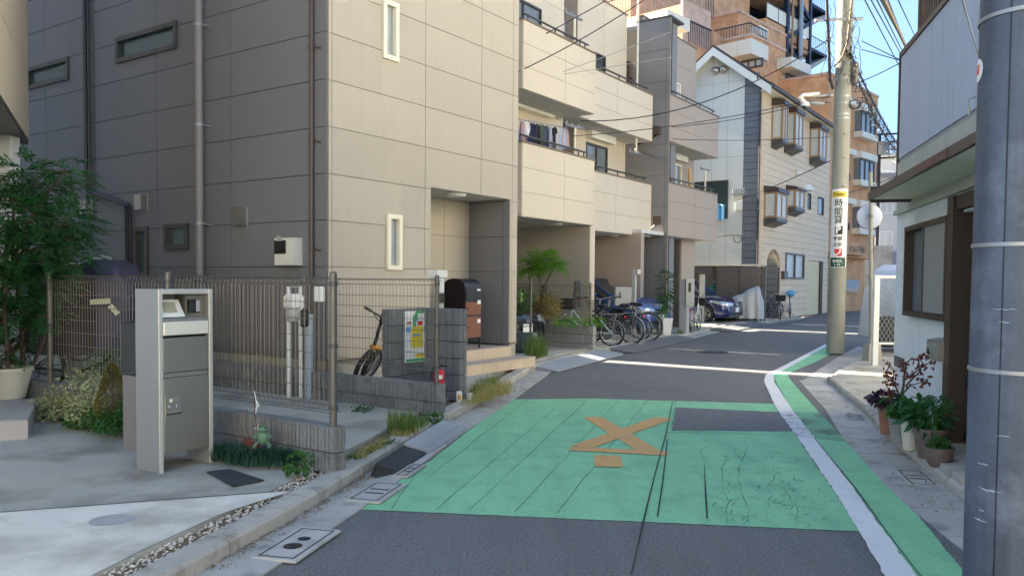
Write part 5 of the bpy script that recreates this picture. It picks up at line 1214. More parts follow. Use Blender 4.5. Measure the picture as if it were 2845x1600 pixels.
# upper storey siding
xu=[TL,-7.3]+[WR(z4(x,600))[0] for x in (1285,1245,1175,1105,1045,965)]+[0.0]
xu=[0.0]; 
for x in (965,1045,1110,1178,1247,1290): xu.append(WR(z4(x,600))[0])
while xu[-1]>TL: xu.append(xu[-1]-.42)
backing(R_,PRw,TL,0,zeb,ztop,[],MT['fargrey'],name='upper_wall'); panels(R_,PRw,xu[::-1],[zeb+.35,ztop],[],MT['right_upper'],name='upper_panel',gap=.006,th=.012)
mb=MB(); hx(PRw,TL,.03,-.2,.03,ztop,ztop+.05,mb); hx(PRw,-.0,.03,-.02,.03,zeb,ztop,mb); mb.build('roof_edge',MT['brown_roof'],R_)
mb=MB(); mb.hexa([RW(-.001,-.15,RH),RW(-.15,-.15,RH),RW(-.15,-6,RH),RW(-.001,-6,RH),RW(-.001,-.15,ztop),RW(-.15,-.15,ztop),RW(-.15,-6,ztop),RW(-.001,-6,ztop)]); mb.hexa([RW(TL,-.2,ztop-.1),RW(0,-.2,ztop-.1),RW(0,-6,ztop-.1),RW(TL,-6,ztop-.1),RW(TL,-.2,ztop),RW(0,-.2,ztop),RW(0,-6,ztop),RW(TL,-6,ztop)]); mb.build('end_wall',MT['right_wall'],R_)
# eave between the floors, overhanging the corner
e0=WR(VV(2190,493),.42); pj=.42
def eave(t0,t1,zo): 
    pass
tE=e0[0]; zE=e0[1]
mb=MB(); zi=zE+.22
mb.hexa([RW(TL,pj,zE-.02),RW(tE,pj,zE-.02),RW(tE,-.0,zE-.02+.02),RW(TL,-.0,zE),RW(TL,pj,zE+.02),RW(tE,pj,zE+.02),RW(tE,0.02,zi),RW(TL,.02,zi)]); mb.build('eave_roof',MT['brown_roof'],R_)
mb=MB(); hx(PRw,TL,tE+.01,pj,pj+.025,zE-.045,zE+.03,mb); hx(PRw,tE,tE+.02,0,pj,zE-.07,zE+.1,mb); mb.build('fascia',MT['eave_sunlit'] if 0 else MT['brown_roof'],R_,label='dark brown eave fascia'); mb=MB(); hx(PRw,-3.7,-2.75,pj+.026,pj+.03,zE-.04,zE+.025,mb); mb.build('painted_sunlit_strip',MT['eave_sunlit'],R_)  # red strip is painted sunlight on the brown fascia
mb=MB(); hx(PRw,TL,tE-.01,.025,pj-.02,zE-.04,zE-.024,mb); mb.build('eave_soffit',MT['ivory'],R_)
# roof terrace railing: brown slats
t0_=WR(VV(2312,40),-.25)[0]; rl=thing('x',(0,0,0)); bpy.data.objects.remove(rl)
mb=MB(); hx(PRw,TL,t0_,-.3,-.24,ztop+.12,ztop+.18,mb); hx(PRw,TL,t0_,-.3,-.24,ztop+1.0,ztop+1.08,mb); hx(PRw,t0_-.05,t0_+.01,-.3,-.24,ztop,ztop+1.05,mb); rr_=mb.build('terrace_railing',MT['frame_brown'],R_)
x=t0_-.1
while x>-4.2: mb=MB(); hx(PRw,x-.05,x,-.29,-.25,ztop+.18,ztop+1.0,mb); mb.build('slat',MT['frame_brown'],rr_); x-=.1
# steel letter box on the wall by the window
LB=thing('letter_box',RW(WR(g6(370,790))[0],.1,WR(g6(370,850))[1]),pi/2-ar_,'square brushed steel letter box mounted on the pale wall below the right window','letter box')
b0,b1=WR(g6(345,790),.13)[0],WR(g6(285,790),.13)[0]; zz0,zz1=WR(g6(345,853),.13)[1],WR(g6(345,740),.13)[1]
mb=MB(); a,b,c,d=b0,b1,zz0,zz1
mb.hexa([RW(a,.13,c),RW(b,.13,c),RW(b,.01,c),RW(a,.01,c),RW(a,.13,d-.02),RW(b,.13,d-.02),RW(b,.01,d),RW(a,.01,d)]); mb.build('body',MT['steel'],LB)
mb=MB(); hx(PRw,a+.01,b-.01,.13,.136,d-.13,d-.03,mb); mb.build('flap',MT['galv'],LB); mb=MB(); hx(PRw,b-.09,b-.03,.13,.142,c+.04,c+.09,mb); mb.build('lock',MT['black'],LB)
# ------------------------------------------------------------------ houses added outside the frame to bounce warm sunlight into the street
def bounce_house(x0,x1,y0,y1,h,mat,label,face):
    t=thing('house',((x0+x1)/2,(y0+y1)/2,0),0,label,'house'); mb=MB(); mb.box(x0,x1,y0,y1,0,h); mb.build('wall',MT[mat],t)
    mb=MB(); mb.box(x0-.2,x1+.2,y0-.2,y1+.2,h,h+.2); mb.build('roof',MT['frame_dark'],t)
    for i in range(int((y1-y0)/3.2)) if face=='x' else range(int((x1-x0)/3.2)):
        for k in range(3):
            z=1.0+2.8*k
            if face=='x': P_=lambda a,d,zz: Vector((x0-d,a,zz)); a=y0+1+3.2*i
            else: P_=lambda a,d,zz: Vector((a,y1+d,zz)); a=x0+1+3.2*i
            if z+1.4<h: window(t,P_,a,a+1.5,z,z+1.2,MT['frame_white'],MT['glass_grey'],fw=.06,mull=1)
bounce_house(12.5,20,2,14,9.2,'ivory','cream three storey house outside the frame, across the street on the right','x')
bounce_house(12.0,20,-11,1,9.0,'farwall','pale three storey house outside the frame, right of and behind the camera','x')
bounce_house(-12,-2.5,-22,-13,8.8,'ivory','cream three storey house behind the camera on the left','y')
bounce_house(-1.5,11,-24,-14,9.2,'farwall','pale three storey house closing the view behind the camera','y')
# =================================================================== OBJECTS
def at(x,y,Y): return AY(VV(x,y),Y)
def FR(p,d):     # frame at world point p with x axis along direction d (horizontal), z up
    return Matrix.Translation(Vector(p)) @ Matrix.Rotation(atan2(d[1],d[0]),4,'Z')
def yaw(d): return atan2(d[1],d[0])
# ------------------------------------------------------------------ block walls and mesh fences
def block_mesh(L,Hh,T,ribs,mat,both=False):
    mb=MB(); g=.004
    mb.box(g,L-g,.012,T-.012 if both else T,g,Hh-g)
    if ribs:
        n=ribs; w_=(L-2*g)/n
        for k in range(n):
            x0=g+k*w_+.003; x1=g+(k+1)*w_-.003; j=(k*37%5)*.0012
            mb.bbox(x0,x1,-.002-j,.02,g+.001,Hh-g-.001,.004)
            if both: mb.bbox(x0,x1,T-.02,T+.002+j,g+.001,Hh-g-.001,.004)
    else:
        mb.bbox(g,L-g,0,T,g,Hh-g,.008)
    return mb
def block_wall(name,a,d,L,z0,z1,T,label,mat='block',ribs=10,bl=.39,bh=.19,endribs=3,cat='wall',capcol='mortar',flip=False):
    """a: near front corner; wall runs along d; thickness to the left of d when flip is False"""
    d=Vector(d).normalized(); r=thing(name,Vector((a.x,a.y,z0)),yaw(d) if not flip else yaw(d),label,cat)
    n=Vector((-d.y,d.x,0))*(-1 if flip else 1)
    Fm=Matrix.Identity(4)
    for i in range(3): Fm[i][0]=d[i]; Fm[i][1]=n[i]; Fm[i][2]=(0,0,1)[i]; Fm[i][3]=(a.x,a.y,0)[i]
    mb=MB(Fm); mb.box(.012,L-.012,.016,T-.016,z0,z1-.006); mb.build('mortar_core',MT[capcol],r)
    k=0; zt=z1
    proto={}
    while zt>z0+.01:
        zb=max(z0,zt-bh); x=0; first=True; off_=bl/2 if k%2 else 0
        while x<L-.02:
            w_=min(bl-(off_ if first else 0),L-x); first=False
            key=(round(w_,2),round(zt-zb,3))
            if key in proto:
                o=proto[key].copy(); COL.objects.link(o); o.parent=r
                src_x,src_z,o0=proto[key]['_x'],proto[key]['_z'],proto[key]
                dv=WM[r.name].to_3x3().inverted()@(d*(x-src_x)+Vector((0,0,zb-src_z))); o.location=o0.location+dv; o['_x']=x; o['_z']=zb
            else:
                m=block_mesh(w_,zt-zb,T,max(1,round(ribs*w_/bl)) if ribs else 0,mat,True)
                M2=Fm@Matrix.Translation((x,0,zb)); m.v=[M2@q for q in m.v]; o=m.build('block',MT[mat],r); o['_x']=x; o['_z']=zb; proto[key]=o
            x+=w_
        zt-=bh; k+=1
    for o in r.children:
        if '_x' in o: del o['_x']; del o['_z']
    if endribs:      # ribbed end faces of the end blocks
        zt=z1
        while zt>z0+.01:
            zb=max(z0,zt-bh); m=MB(Fm); w_=T/endribs
            for k in range(endribs): m.bbox(-.006-.001*(k%2),.02,k*w_+.003,(k+1)*w_-.003,zb+.004,zt-.004,.004)
            m.build('end_face',MT[mat],r); zt-=bh
    return r
def mesh_fence(name,a,d,L,z0,z1,label,posts,pz0,pz1,r=.0025,pr=.024,mid=6,loop=.045,side=1,sp=.05,cat='fence',extra=()):
    d=Vector(d).normalized(); n=Vector((-d.y,d.x,0))*side; a=Vector((a.x,a.y,0))
    t=thing(name,a+Vector((0,0,pz0)),yaw(d),label,cat)
    def P_(x,y,z): return a+d*x+n*y+Vector((0,0,z))
    mb=MB(); x=.03
    while x<L:
        mb.tube([P_(x,0,z1),P_(x,loop,z1-.012),P_(x,loop*.9,z1-.045),P_(x,0,z1-.06),P_(x,0,z0+.06),P_(x,loop*.9,z0+.045),P_(x,loop,z0+.012),P_(x,0,z0)],r,4,cap=False); x+=sp
    mb.build('wire_mesh',MT['fencewire'],t)
    mb=MB(); zz=[(0,z1),(loop,z1-.012),(0,z1-.06),(0,z0),(loop,z0+.012),(0,z0+.06)]
    for k in range(mid): zz.append((0.004,z0+.06+(z1-z0-.12)*(k+1)/(mid+1)))
    for y,z in zz: mb.tube([P_(0,y,z),P_(L,y,z)],r*1.15,4)
    mb.build('cross_wires',MT['fencewire'],t)
    for p in posts:
        m=MB().smooth(); m.tube([P_(p,-.03,pz0),P_(p,-.03,pz1)],pr,12); m.tube([P_(p,-.03,pz1),P_(p,-.03,pz1+.012)],[pr,pr*.6],12); po=m.build('post',MT['fencepost'],t)
        for z in (z0+.05,(z0+z1)/2,z1-.05):
            m=MB(); m.tube([P_(p,-.03,z-.016),P_(p,-.03,z+.016)],pr+.005,12); m.tube([P_(p,-.01,z),P_(p+.035,.012,z)],.016,6); m.build('clamp',MT['frame_dark'],po)
    return t
W1=G(VV(838,1187),H); W1z=.42
t1=G(VV(838,1075),W1z); t2=G(VV(536,1040),W1z); dW=D2.copy()
block_wall('block_wall',W1,dW,6.4,H-.02,W1z,.12,'low ribbed grey block wall under the nearest mesh fence, by the mailbox pillar',flip=True)
nW=Vector((dW.y,-dW.x,0))
c1=W1+dW*.03+nW*.06
mesh_fence('mesh_fence',c1,dW,6.4,.50,1.475,'nearest bronze mesh fence on a low block wall, running behind the mailbox pillar',[0.0,1.99,3.98,5.97],W1z,1.50,side=-1,pr=.027)
W2=G(VV(1101,1043),H); W2z=.41
t1=G(VV(1101,967),W2z); t2=G(VV(905.5,951),W2z); dW2=D2.copy(); nW2=Vector((dW2.y,-dW2.x,0))
block_wall('block_wall',W2,dW2,5.2,H-.02,W2z,.12,'second low ribbed grey block wall, ending at the weeds before the poster wall',flip=True)
mesh_fence('mesh_fence',W2+dW2*.04+nW2*.06,dW2,5.2,.53,1.47,'second mesh fence on the low wall in front of the poster and the yellow bicycle',[0.0,2.0,4.0],W2z,1.5,side=-1,r=.0026,pr=.022)
bx=at(804,739,7.9); mb=MB(FR(bx-Vector((0,0,.08)),dW2)); mb.bbox(-.06,.06,-.02,.03,0,.15,.01); mb.build('junction_box',MT['white_plastic'],label='small white box fixed high on the mesh fence behind the near post',cat='box')
# gate post wall of smooth dark blocks with a poster
LWp=G(VV(1155,1006),H); LWq=LWp+D2*.62
block_wall('gatepost_wall',LWp,D2,.66,H-.02,1.14,.13,'tall dark block gatepost wall beside the porch steps',mat='bluegrey_block',ribs=4,endribs=2,flip=True)
pw0=LWp+D2*.53-D1*.57; 
block_wall('gatepost_wall',pw0,D1,.56,H-.02,1.135,.13,'dark block wall carrying the colourful poster behind the second fence',mat='bluegrey_block',ribs=4,endribs=2)
def PWp(p): q=PL(p,pw0-D2*.006,D2); v=q-pw0; return (v.dot(D1),q.z)
x0,_=PWp(h4(392,700)); x1,_=PWp(h4(583,700)); zt_=PWp(h4(490,528))[1]; zb_=PWp(h4(490,972))[1]
PO=thing('poster',pw0+D1*((x0+x1)/2)-D2*.012+Vector((0,0,zb_)),YS,'colourful notice poster with a yellow panel and green trim on the dark block wall','poster')
def pq(par,name,a,b,c,d,mat,dz=0):
    X=lambda u:x0+(x1-x0)*u; Zz=lambda v: zt_+(zb_-zt_)*v; mb=MB()
    p=[pw0+D1*X(u)-D2*(.008+dz)+Vector((0,0,Zz(v))) for u,v in ((a,d),(b,d),(b,c),(a,c))]; mb.prism(p,.0012,up=-D2); return mb.build(name,mat,par)
pq(PO,'sheet',0,1,0,1,MT['sign_white'])
MT['p_green']=M('poster_green',(.05,.35,.15),.6,var=.1); MT['p_blue']=M('poster_blue',(.15,.35,.65),.6,var=.1); MT['p_yel']=M('poster_yellow',(.78,.6,.02),.6,var=.1)
MT['p_red']=M('poster_red',(.6,.03,.03),.6,var=.1); MT['p_grey']=M('poster_print',(.4,.42,.42),.6)
for a in ((.48,.98,.0,.05,'p_green'),(.45,.56,.03,.2,'p_green'),(.05,.95,.935,.99,'p_green'),(.56,.8,.2,.285,'p_red'),(.28,.82,.30,.72,'p_yel'),(.48,.97,.84,.92,'p_yel'),(.55,.95,.86,.875,'p_red'),(.35,.75,.45,.5,'p_blue'),(.05,.24,.3,.42,'p_blue'),(.84,.98,.3,.42,'p_blue'),(.1,.28,.2,.26,'p_red'),(.35,.5,.08,.3,'p_green')):
    pq(PO,'printed_field',*a[:4],MT[a[4]],.0015)
for k in range(26):
    u=random.choice((.04,.6,.62,.3,.08)); v=rnd(.06,.92); w_=rnd(.1,.25); pq(PO,'text_line',u,u+w_,v,v+.008,MT['p_grey'],.003)
# planter wall with fence, low pier with fence
PW=G(VV(1490.5,880),.08); 
block_wall('planter_wall',PW,D2,1.75,.02,.575,.14,'sunlit three course block planter wall with shrubs, in front of the beige carport',mat='block_lt',ribs=12,endribs=3,flip=True)
mesh_fence('mesh_fence',PW+D2*.04-EN*0+D1*.07,D2,1.9,.64,1.40,'short mesh fence on the planter wall in front of the mint bicycle',[0.05],.57,1.44,side=-1,pr=.022)
PR_=G(VV(1340,893),.08)
block_wall('pier_wall',PR_,D2,1.6,.02,.50,.14,'low weathered block pier beside the tan house corner, below the white plate',mat='block',ribs=8,endribs=2,flip=True)
mesh_fence('mesh_fence',PR_+D2*.06+D1*.07,D2,1.7,.60,1.42,'mesh fence on the low pier in front of the parked black car',[0.02,.9],.50,1.46,side=-1,pr=.022)
# ------------------------------------------------------------------ mailbox pillar
FL=G(VV(401,1191),H); FRt=G(VV(528,1164),H); dP=(FRt-FL).normalized(); wP=.44; nP=Vector((-dP.y,dP.x,0)); dpt=.27
def PP(x,d,z): return Vector((FL.x,FL.y,0))+dP*x-nP*d+Vector((0,0,z))   # d>0 towards the camera
def pp(p,d=0): q=PL(p,PP(0,d,0),nP); v=q-PP(0,0,0); return (v.dot(dP),q.z)
hP=pp(h2(250,108))[1]
MBX=thing('mailbox_pillar',PP(wP/2,-dpt/2,H),yaw(dP),'free standing silver mailbox and intercom pillar on the concrete driveway','mailbox')
def pbox(name,x0,x1,d0,d1,z0,z1,mat,par=None,b=.003):
    F=Matrix.Identity(4)
    for i in range(3): F[i][0]=dP[i]; F[i][1]=nP[i]; F[i][3]=PP(0,0,0)[i]
    mb=MB(F); mb.bbox(x0,x1,-d1,-d0,z0,z1,b); return mb.build(name,MT[mat],par or MBX)
pw_=.034
pbox('side_post',0,pw_,-dpt,0,H,hP,'alu'); pbox('side_post',wP-pw_,wP,-dpt,0,H,hP,'alu')
pbox('front_trim',0.002,pw_-.002,.0005,.004,H,hP-.001,'alu_lt'); pbox('front_trim',wP-pw_+.002,wP-.002,.0005,.004,H,hP-.001,'alu_lt')
pbox('top_plate',pw_,wP-pw_,-dpt,0,hP-.036,hP,'alu'); pbox('front_trim',pw_,wP-pw_,.0005,.004,hP-.034,hP-.001,'alu_lt')
zs=[pp(h2(260,y),0)[1] for y in (312,335,434,452,697,736,1267)]
xa0,xa1=pw_+.004,wP-pw_-.004
pbox('niche_back',pw_,wP-pw_,-.16,-.15,zs[1]-.01,hP-.036,'alu'); pbox('niche_floor',pw_,wP-pw_,-.15,-.004,zs[1]-.012,zs[0],'alu')
# slanted name plate and intercom
mb=MB(); a,b=pw_+.005,pw_+.19; z0=zs[0]+.006; z1=hP-.075
mb.hexa([PP(a,-.012,z0),PP(b,-.012,z0),PP(b,-.14,z0),PP(a,-.14,z0),PP(a,-.07,z1),PP(b-.02,-.07,z1),PP(b-.02,-.14,z1),PP(a,-.14,z1)]); np_=mb.build('name_plate',MT['cream_plate'],MBX)
mb=MB(); t=(.25,.78); q=[]
def npt(u,v,o=.002): return PP(a+(b-.02-a)*u,-.012+(-.058)*v+o,z0+(z1-z0)*v)
mb.prism([npt(.14,.25),npt(.78,.25),npt(.78,.85),npt(.14,.85)],.001,up=-nP); mb.build('plate_field',M('khaki_plate_field',(.36,.34,.23),.5,var=.03),np_)
pbox('divider',.225,.232,-.15,-.006,zs[0],hP-.04,'frame_dark')
pbox('intercom_panel',.232,wP-pw_,-.06,-.05,zs[0],hP-.04,'panel_grey'); ic=pbox('intercom',.262,.35,-.049,-.02,zs[0]+.035,hP-.075,'black'); pbox('speaker_face',.315,.345,-.02,-.016,zs[0]+.04,hP-.08,'grey_plastic',ic); pbox('camera_window',.272,.30,-.02,-.017,zs[0]+.06,hP-.1,'glass_dark',ic)
pbox('mail_slot',xa0,xa1,-.03,.006,zs[2],zs[1]-.004,'cream_plate',b=.006)
pbox('dark_gap',pw_,wP-pw_,-.08,-.03,zs[6]+.02,zs[2],'black')
pbox('upper_door',xa0,xa1,-.03,-.0,zs[4],zs[3],'panel_grey',b=.005)
pbox('middle_rail',xa0,xa1,-.03,-.008,zs[5]+.004,zs[4]-.003,'alu')
ld=pbox('lower_door',xa0,xa1,-.03,.001,zs[6],zs[5],'panel_grey',b=.005)
lx0,lz1=pp(h2(295,862)); lx1,lz0=pp(h2(412,985))
lk=pbox('lock_plate',lx0,lx1,.001,.006,lz0,lz1,'alu',ld)
for u in (.27,.73):
    F=basis(PP(lx0+(lx1-lx0)*u,.006,lz0+(lz1-lz0)*.52),dP,(0,0,1)); mb=MB(F).smooth(); mb.lathe([(0,.008),(.013,.008),(.016,.004),(.017,0)],n=20); mb.build('dial',MT['galv'],lk) if 0 else mb.build('dial',MT['galv'],ld)
pbox('lock_slot',lx0+.006,lx1-.004,.006,.012,lz0+.018,lz0+.027,'black',ld); pbox('lock_tag',lx0+.03,lx0+.055,.006,.009,lz1-.035,lz1-.012,'frame_cream',ld)
z_a,z_b=pp(h2(60,340),-.35)[1],pp(h2(60,680),-.35)[1]; z_c,z_d=pp(h2(60,712),-.35)[1],pp(h2(60,1235),-.35)[1]
pbox('rear_mail_box',.03,wP-.03,-.50,-dpt+.01,z_b,z_a,'black'); pbox('rear_parcel_box',.03,wP-.03,-.48,-dpt+.01,z_d,z_c,'louver')
pbox('parcel_body',xa0,xa1,-dpt+.01,-.081,zs[6]+.01,zs[1]-.02,'louver')
# ------------------------------------------------------------------ near concrete pole wrapped in weathered steel
P0p=Vector(((2564-1288)/2050*3.0,3.0,0)); NP=thing('utility_pole',P0p,0,'thick weathered blue grey pole close to the camera at the right edge','pole')
mb=MB().smooth(); mb.tube([P0p+Vector((0,0,z)) for z in (0,1.12,1.125,1.60,1.605,8)],[.157,.157,.157,.156,.156,.15],48); mb.build('shaft',MT['polewrap'],NP)
for z,nm in ((at(2480,940,2.85).z,'band'),(at(2480,612,2.85).z,'band'),(at(2480,12,2.85).z,'band')):
    mb=MB().smooth(); mb.lathe([(.158,-.008),(.1615,-.007),(.1615,.007),(.158,.008)],P0p+Vector((0,0,z)),n=48); mb.build('steel_band',MT['galv'],NP)
a_=radians(-100)
for aa in (-141,):
    mb=MB(); r_=.1585; q=[P0p+Vector((r_*cos(radians(aa)),r_*sin(radians(aa)),z)) for z in (.05,1.1,1.6,3.4)]; mb.tube(q,.0022,4); mb.build('seam',MT['black'],NP)
def on_pole(base,r,phi,z): return Vector((base.x+r*cos(phi),base.y+r*sin(phi),z))
ps=at(2458,167,2.98); phi=atan2(ps.y-P0p.y-.02,ps.x-P0p.x)
def sticker(par,base,r,phi,z,w_,h_,mat,name,o=.002,ell=True,n=24):
    mb=MB(); c_=[]
    for k in range(n):
        a=2*pi*k/n; c_.append(on_pole(base,r+o,phi+w_/2*cos(a)/r,z+h_/2*sin(a)))
    ctr=on_pole(base,r+o,phi,z); mb.add([ctr]+c_,[(0,1+k,1+(k+1)%n) for k in range(n)]); return mb.build(name,mat,par)
phs=radians(163)
st=sticker(NP,P0p,.156,phs,ps.z,.085,.085,MT['sign_white'],'round_sticker')
def bent_text(txt,size,base,r,phi,z,mat,par,name='lettering',sx=1,bold=0):
    class T_:
        def __matmul__(s,v): return on_pole(base,r+v.z,phi+v.x/r,z+v.y)
    return text_mesh(txt,size,T_(),mat,par,name,sx=sx,bold=bold,th=.0012)
bent_text('17',.05,P0p,.1585,phs,ps.z,MT['sign_red'],NP,sx=.7)
hk=at(2462,255,2.98)
mb=MB().smooth(); ph=radians(150)
mb.tube([on_pole(P0p,.16,ph,hk.z+.04),on_pole(P0p,.185,ph,hk.z+.03),on_pole(P0p,.178,ph,hk.z-.03),on_pole(P0p,.165,ph,hk.z-.01)],.0045,6); mb.build('step_hook',MT['galv'],NP)
for i in range(34):   # scuffs: scraped paint ridges
    ph=radians(rnd(-172,-132)); z=rnd(.35,.95) if i%4 else rnd(1.2,1.5); mb=MB(); w_=rnd(.02,.09); r_=.1575; rr=[on_pole(P0p,r_,ph+(k/5-.5)*w_/r_,z+rnd(-.003,.003)) for k in range(6)]
    mb.tube(rr,[.0005]+[rnd(.001,.0028) for _ in range(4)]+[.0005],4); mb.build('scuff',MT['right_upper'],NP) if i<8 else None
# ------------------------------------------------------------------ utility pole with the parking sign
UB=G(VV(2101,888),.03); UT=AY(VV(2127,0),UB.y); UT2=UB+(UT-UB)*1.35; ur=.172
UP=thing('utility_pole',UB,0,'tall concrete utility pole with the parking sign and street lamp at the bend','pole')
def ux(z): return UB+(UT-UB)*((z-UB.z)/(UT.z-UB.z))
mb=MB().smooth(); mb.tube([UB,ux(2),ux(4),ux(7),UT2],[.178,.172,.165,.155,.145],28); mb.build('shaft',MT['pole'],UP)
def uz(y): return AY(VV(2105,y),UB.y).z
def urad(z): return .178-.0042*z
for y in (165,200,245,290,262,300,118,90): 
    z=uz(y); mb=MB().smooth(); b=ux(z); mb.lathe([(urad(z)+.002,-.015),(urad(z)+.006,-.014),(urad(z)+.006,.014),(urad(z)+.002,.015)],b,n=24); mb.build('steel_band',MT['galv'],UP)
for y in (190,340,400,470,):
    z=uz(y); b=ux(z); mb=MB().smooth(); mb.tube([on_pole(b,urad(z)-.01,radians(-88),z),on_pole(b,urad(z)+.05,radians(-88),z)],.013,6); mb.build('climbing_peg',MT['galv'],UP)
# curved sign
sb0,sb1=uz(673),uz(478); sbm=ux((sb0+sb1)/2); SIGN=thing('parking_sign',on_pole(ux(sb0),.19,-pi/2,sb0),0,'white parking sign with Japanese lettering wrapped around the concrete utility pole','sign')
pv_=atan2(CAM.y-sbm.y,CAM.x-sbm.x); sr=.185
def band(par,name,z0,z1,half,mat,o=0,n=16,rr=None):
    mb=MB(); rows=[]
    for i,z in enumerate((z0,z1)):
        b=ux(z); rows.append([on_pole(b,sr+o,pv_-half+2*half*k/n,z) for k in range(n+1)])
    mb.sheet(rows); return mb.build(name,mat,par)
band(SIGN,'sign_panel',sb0,sb1,.98,MT['sign_white'],0)
band(SIGN,'sign_back',sb0-.004,sb1+.004,1.0,MT['galv'],-.008)
def sz(y): return AY((2300,500+y*.207),UB.y-.17).z     # g4 zoom rows
def sband(y0,y1,half,mat,o): return band(SIGN,'printed_field',sz(y1),sz(y0),half,MT[mat],o)
sband(152,232,.82,'sign_yellow',.003); sband(1040,1165,.86,'sign_green',.003); sband(617,730,.42,'sign_black',.003); sband(925,1022,.40,'sign_red',.003)
def stext(txt,size,y,mat,sx=1,dphi=0,bold=0):
    z=sz(y); return bent_text(txt,size,ux(z),sr+.006,pv_+dphi,z,MT[mat],SIGN,sx=sx,bold=bold)
dl=-.07
stext('Times',.095,192,'sign_black',1.0,dl,.001)
stext('時',.175,315,'sign_black',1,dl,.001); stext('間',.175,430,'sign_black',1,dl,.001); stext('貸',.175,540,'sign_black',1,dl,.001)
stext('P',.2,672,'sign_white',1.0,dl,.008)
stext('手前',.092,787,'sign_black',1,dl,.001); stext('左折',.092,868,'sign_black',1,dl,.001)
stext('東尾久',.066,1090,'sign_white',1,dl,.0008); stext('1-31',.066,1135,'sign_white',1.15,dl,.0008)
# white arrow bending to the lower left on the red field
zc=sz(973); mb=MB()
def upt(x,y): return on_pole(ux(zc),sr+.006,pv_+dl+x/sr,zc+y)
pl=[(.035,.068),(.058,.068),(.05,.005),(.02,-.025),(-.012,-.035)]
for (a,b) in (((.05,.065),(.045,.01)),((.045,.01),(.02,-.02)),((.02,-.02),(-.03,-.05))):
    dx,dy=b[0]-a[0],b[1]-a[1]; l=sqrt(dx*dx+dy*dy); nx_,ny_=-dy/l*.012,dx/l*.012
    mb.add([upt(a[0]-nx_,a[1]-ny_),upt(b[0]-nx_,b[1]-ny_),upt(b[0]+nx_,b[1]+ny_),upt(a[0]+nx_,a[1]+ny_)],[(0,1,2,3)])
mb.add([upt(-.06,-.065),upt(.0,-.068),upt(-.055,-.0)],[(0,1,2)]); mb.build('arrow',MT['sign_white'],SIGN)
# street lamp and camera on arms
LA=thing('street_lamp',ux(uz(243)),0,'street lamp with a flat grey head reaching left from the utility pole','street lamp')
Yl=UB.y-.1; a=at(2095,240,Yl); b=at(2030,243,Yl-.1)
mb=MB().smooth(); mb.tube([a,b],.028,8); mb.tube([a-Vector((0,0,.12)),at(2060,262,Yl)],.016,6); mb.build('arm',MT['galv'],LA)
c=at(2052,257,Yl-.15); T=FR(c,Vector((-1,-.15,0))); mb=MB(T).smooth(); 
prof=[(-.33,.03,.02),(-.25,.055,.035),(-.05,.10,.06),(.12,.10,.06),(.24,.06,.04),(.28,.02,.02)]
vs_=[];n=12
for x,wy,hz in prof:
    for k in range(n): aa=2*pi*k/n; vs_.append((x,wy*cos(aa),hz*sin(aa)*(1 if sin(aa)>0 else .25)))
mb.add(vs_,[(i*n+k,i*n+(k+1)%n,(i+1)*n+(k+1)%n,(i+1)*n+k) for i in range(len(prof)-1) for k in range(n)]); mb.build('lamp_head',MT['taupe_joint'],LA)
mb=MB(T).smooth(); mb.sph((.0,0,-.02),(.2,.085,.05),14,8); mb.build('lamp_glass',MT['glass_frost'],LA)
CC=thing('security_camera',at(2032,268,Yl-.2),0,'white dome security camera hanging beside the street lamp head','camera')
c=at(2026,262,Yl-.35); mb=MB().smooth(); mb.tube([at(2060,236,Yl-.1),at(2020,240,Yl-.3),at(2012,246,Yl-.35),c],[.03,.04,.045,.05],10); mb.build('bracket',MT['white_plastic'],CC)
mb=MB().smooth(); mb.lathe([(0,.09),(.06,.085),(.085,.04),(.09,0)],c-Vector((0,0,.05)),n=16); mb.build('housing',MT['white_plastic'],CC); mb=MB().smooth(); mb.sph(c-Vector((0,0,.05)),.075,14,8); mb.build('dome',MT['glass_dark'],CC)
# boxes, arms and cables on the pole
TB=at(2146,186,UB.y-.1); mb=MB(FR(TB-Vector((0,0,.22)),Vector((1,.3,0)))); mb.bbox(-.05,.08,-.1,.1,0,.44,.03); mb.build('cable_box',MT['louver'],label='dark closure box strapped to the right side of the utility pole',cat='box')
mb=MB(); z=uz(48); mb.tube([at(2050,52,UB.y-.15),at(2170,48,UB.y-.15)],.03,6); 
mb.build('cross_arm',MT['galv'],UP)
mb=MB().smooth(); mb.tube([at(2078,-60,UB.y-.22),at(2082,60,UB.y-.2),at(2086,140,UB.y-.2),at(2088,200,UB.y-.2),at(2096,225,UB.y-.2)],.03,6); mb.build('riser_cable',MT['wire'],UP)
mb=MB().smooth(); mb.tube([at(2150,-60,UB.y-.26),at(2140,40,UB.y-.24),at(2132,110,UB.y-.24),at(2118,150,UB.y-.24),at(2098,168,UB.y-.22)],.024,6); mb.build('riser_cable',MT['taupe_joint'],UP)
random.seed(21)
mb=MB()
for k in range(14):   # loose tangled leads round the shaft
    x=rnd(2095,2150); y=rnd(-10,160); P_=[at(x,y,UB.y-.24)]
    for j in range(6): x+=rnd(-14,14); y+=rnd(5,22); P_.append(at(x,y,UB.y-.25-rnd(0,.1)))
    mb.tube(P_,.006,4)
mb.build('loose_leads',MT['wire'],UP,kind='stuff')
mb=MB()
for k in range(10):
    x=rnd(2060,2095) if k%2 else rnd(2140,2165); y=rnd(-10,120); P_=[at(x,y,UB.y-.15)]
    for j in range(6): x+=rnd(-10,10); y+=rnd(8,22); P_.append(at(x,y,UB.y-.15-rnd(0,.1)))
    mb.tube(P_,.006,4)
mb.build('loose_leads',MT['wire'],UP,kind='stuff')
mb=MB(); c=at(2150,262,UB.y-.2)
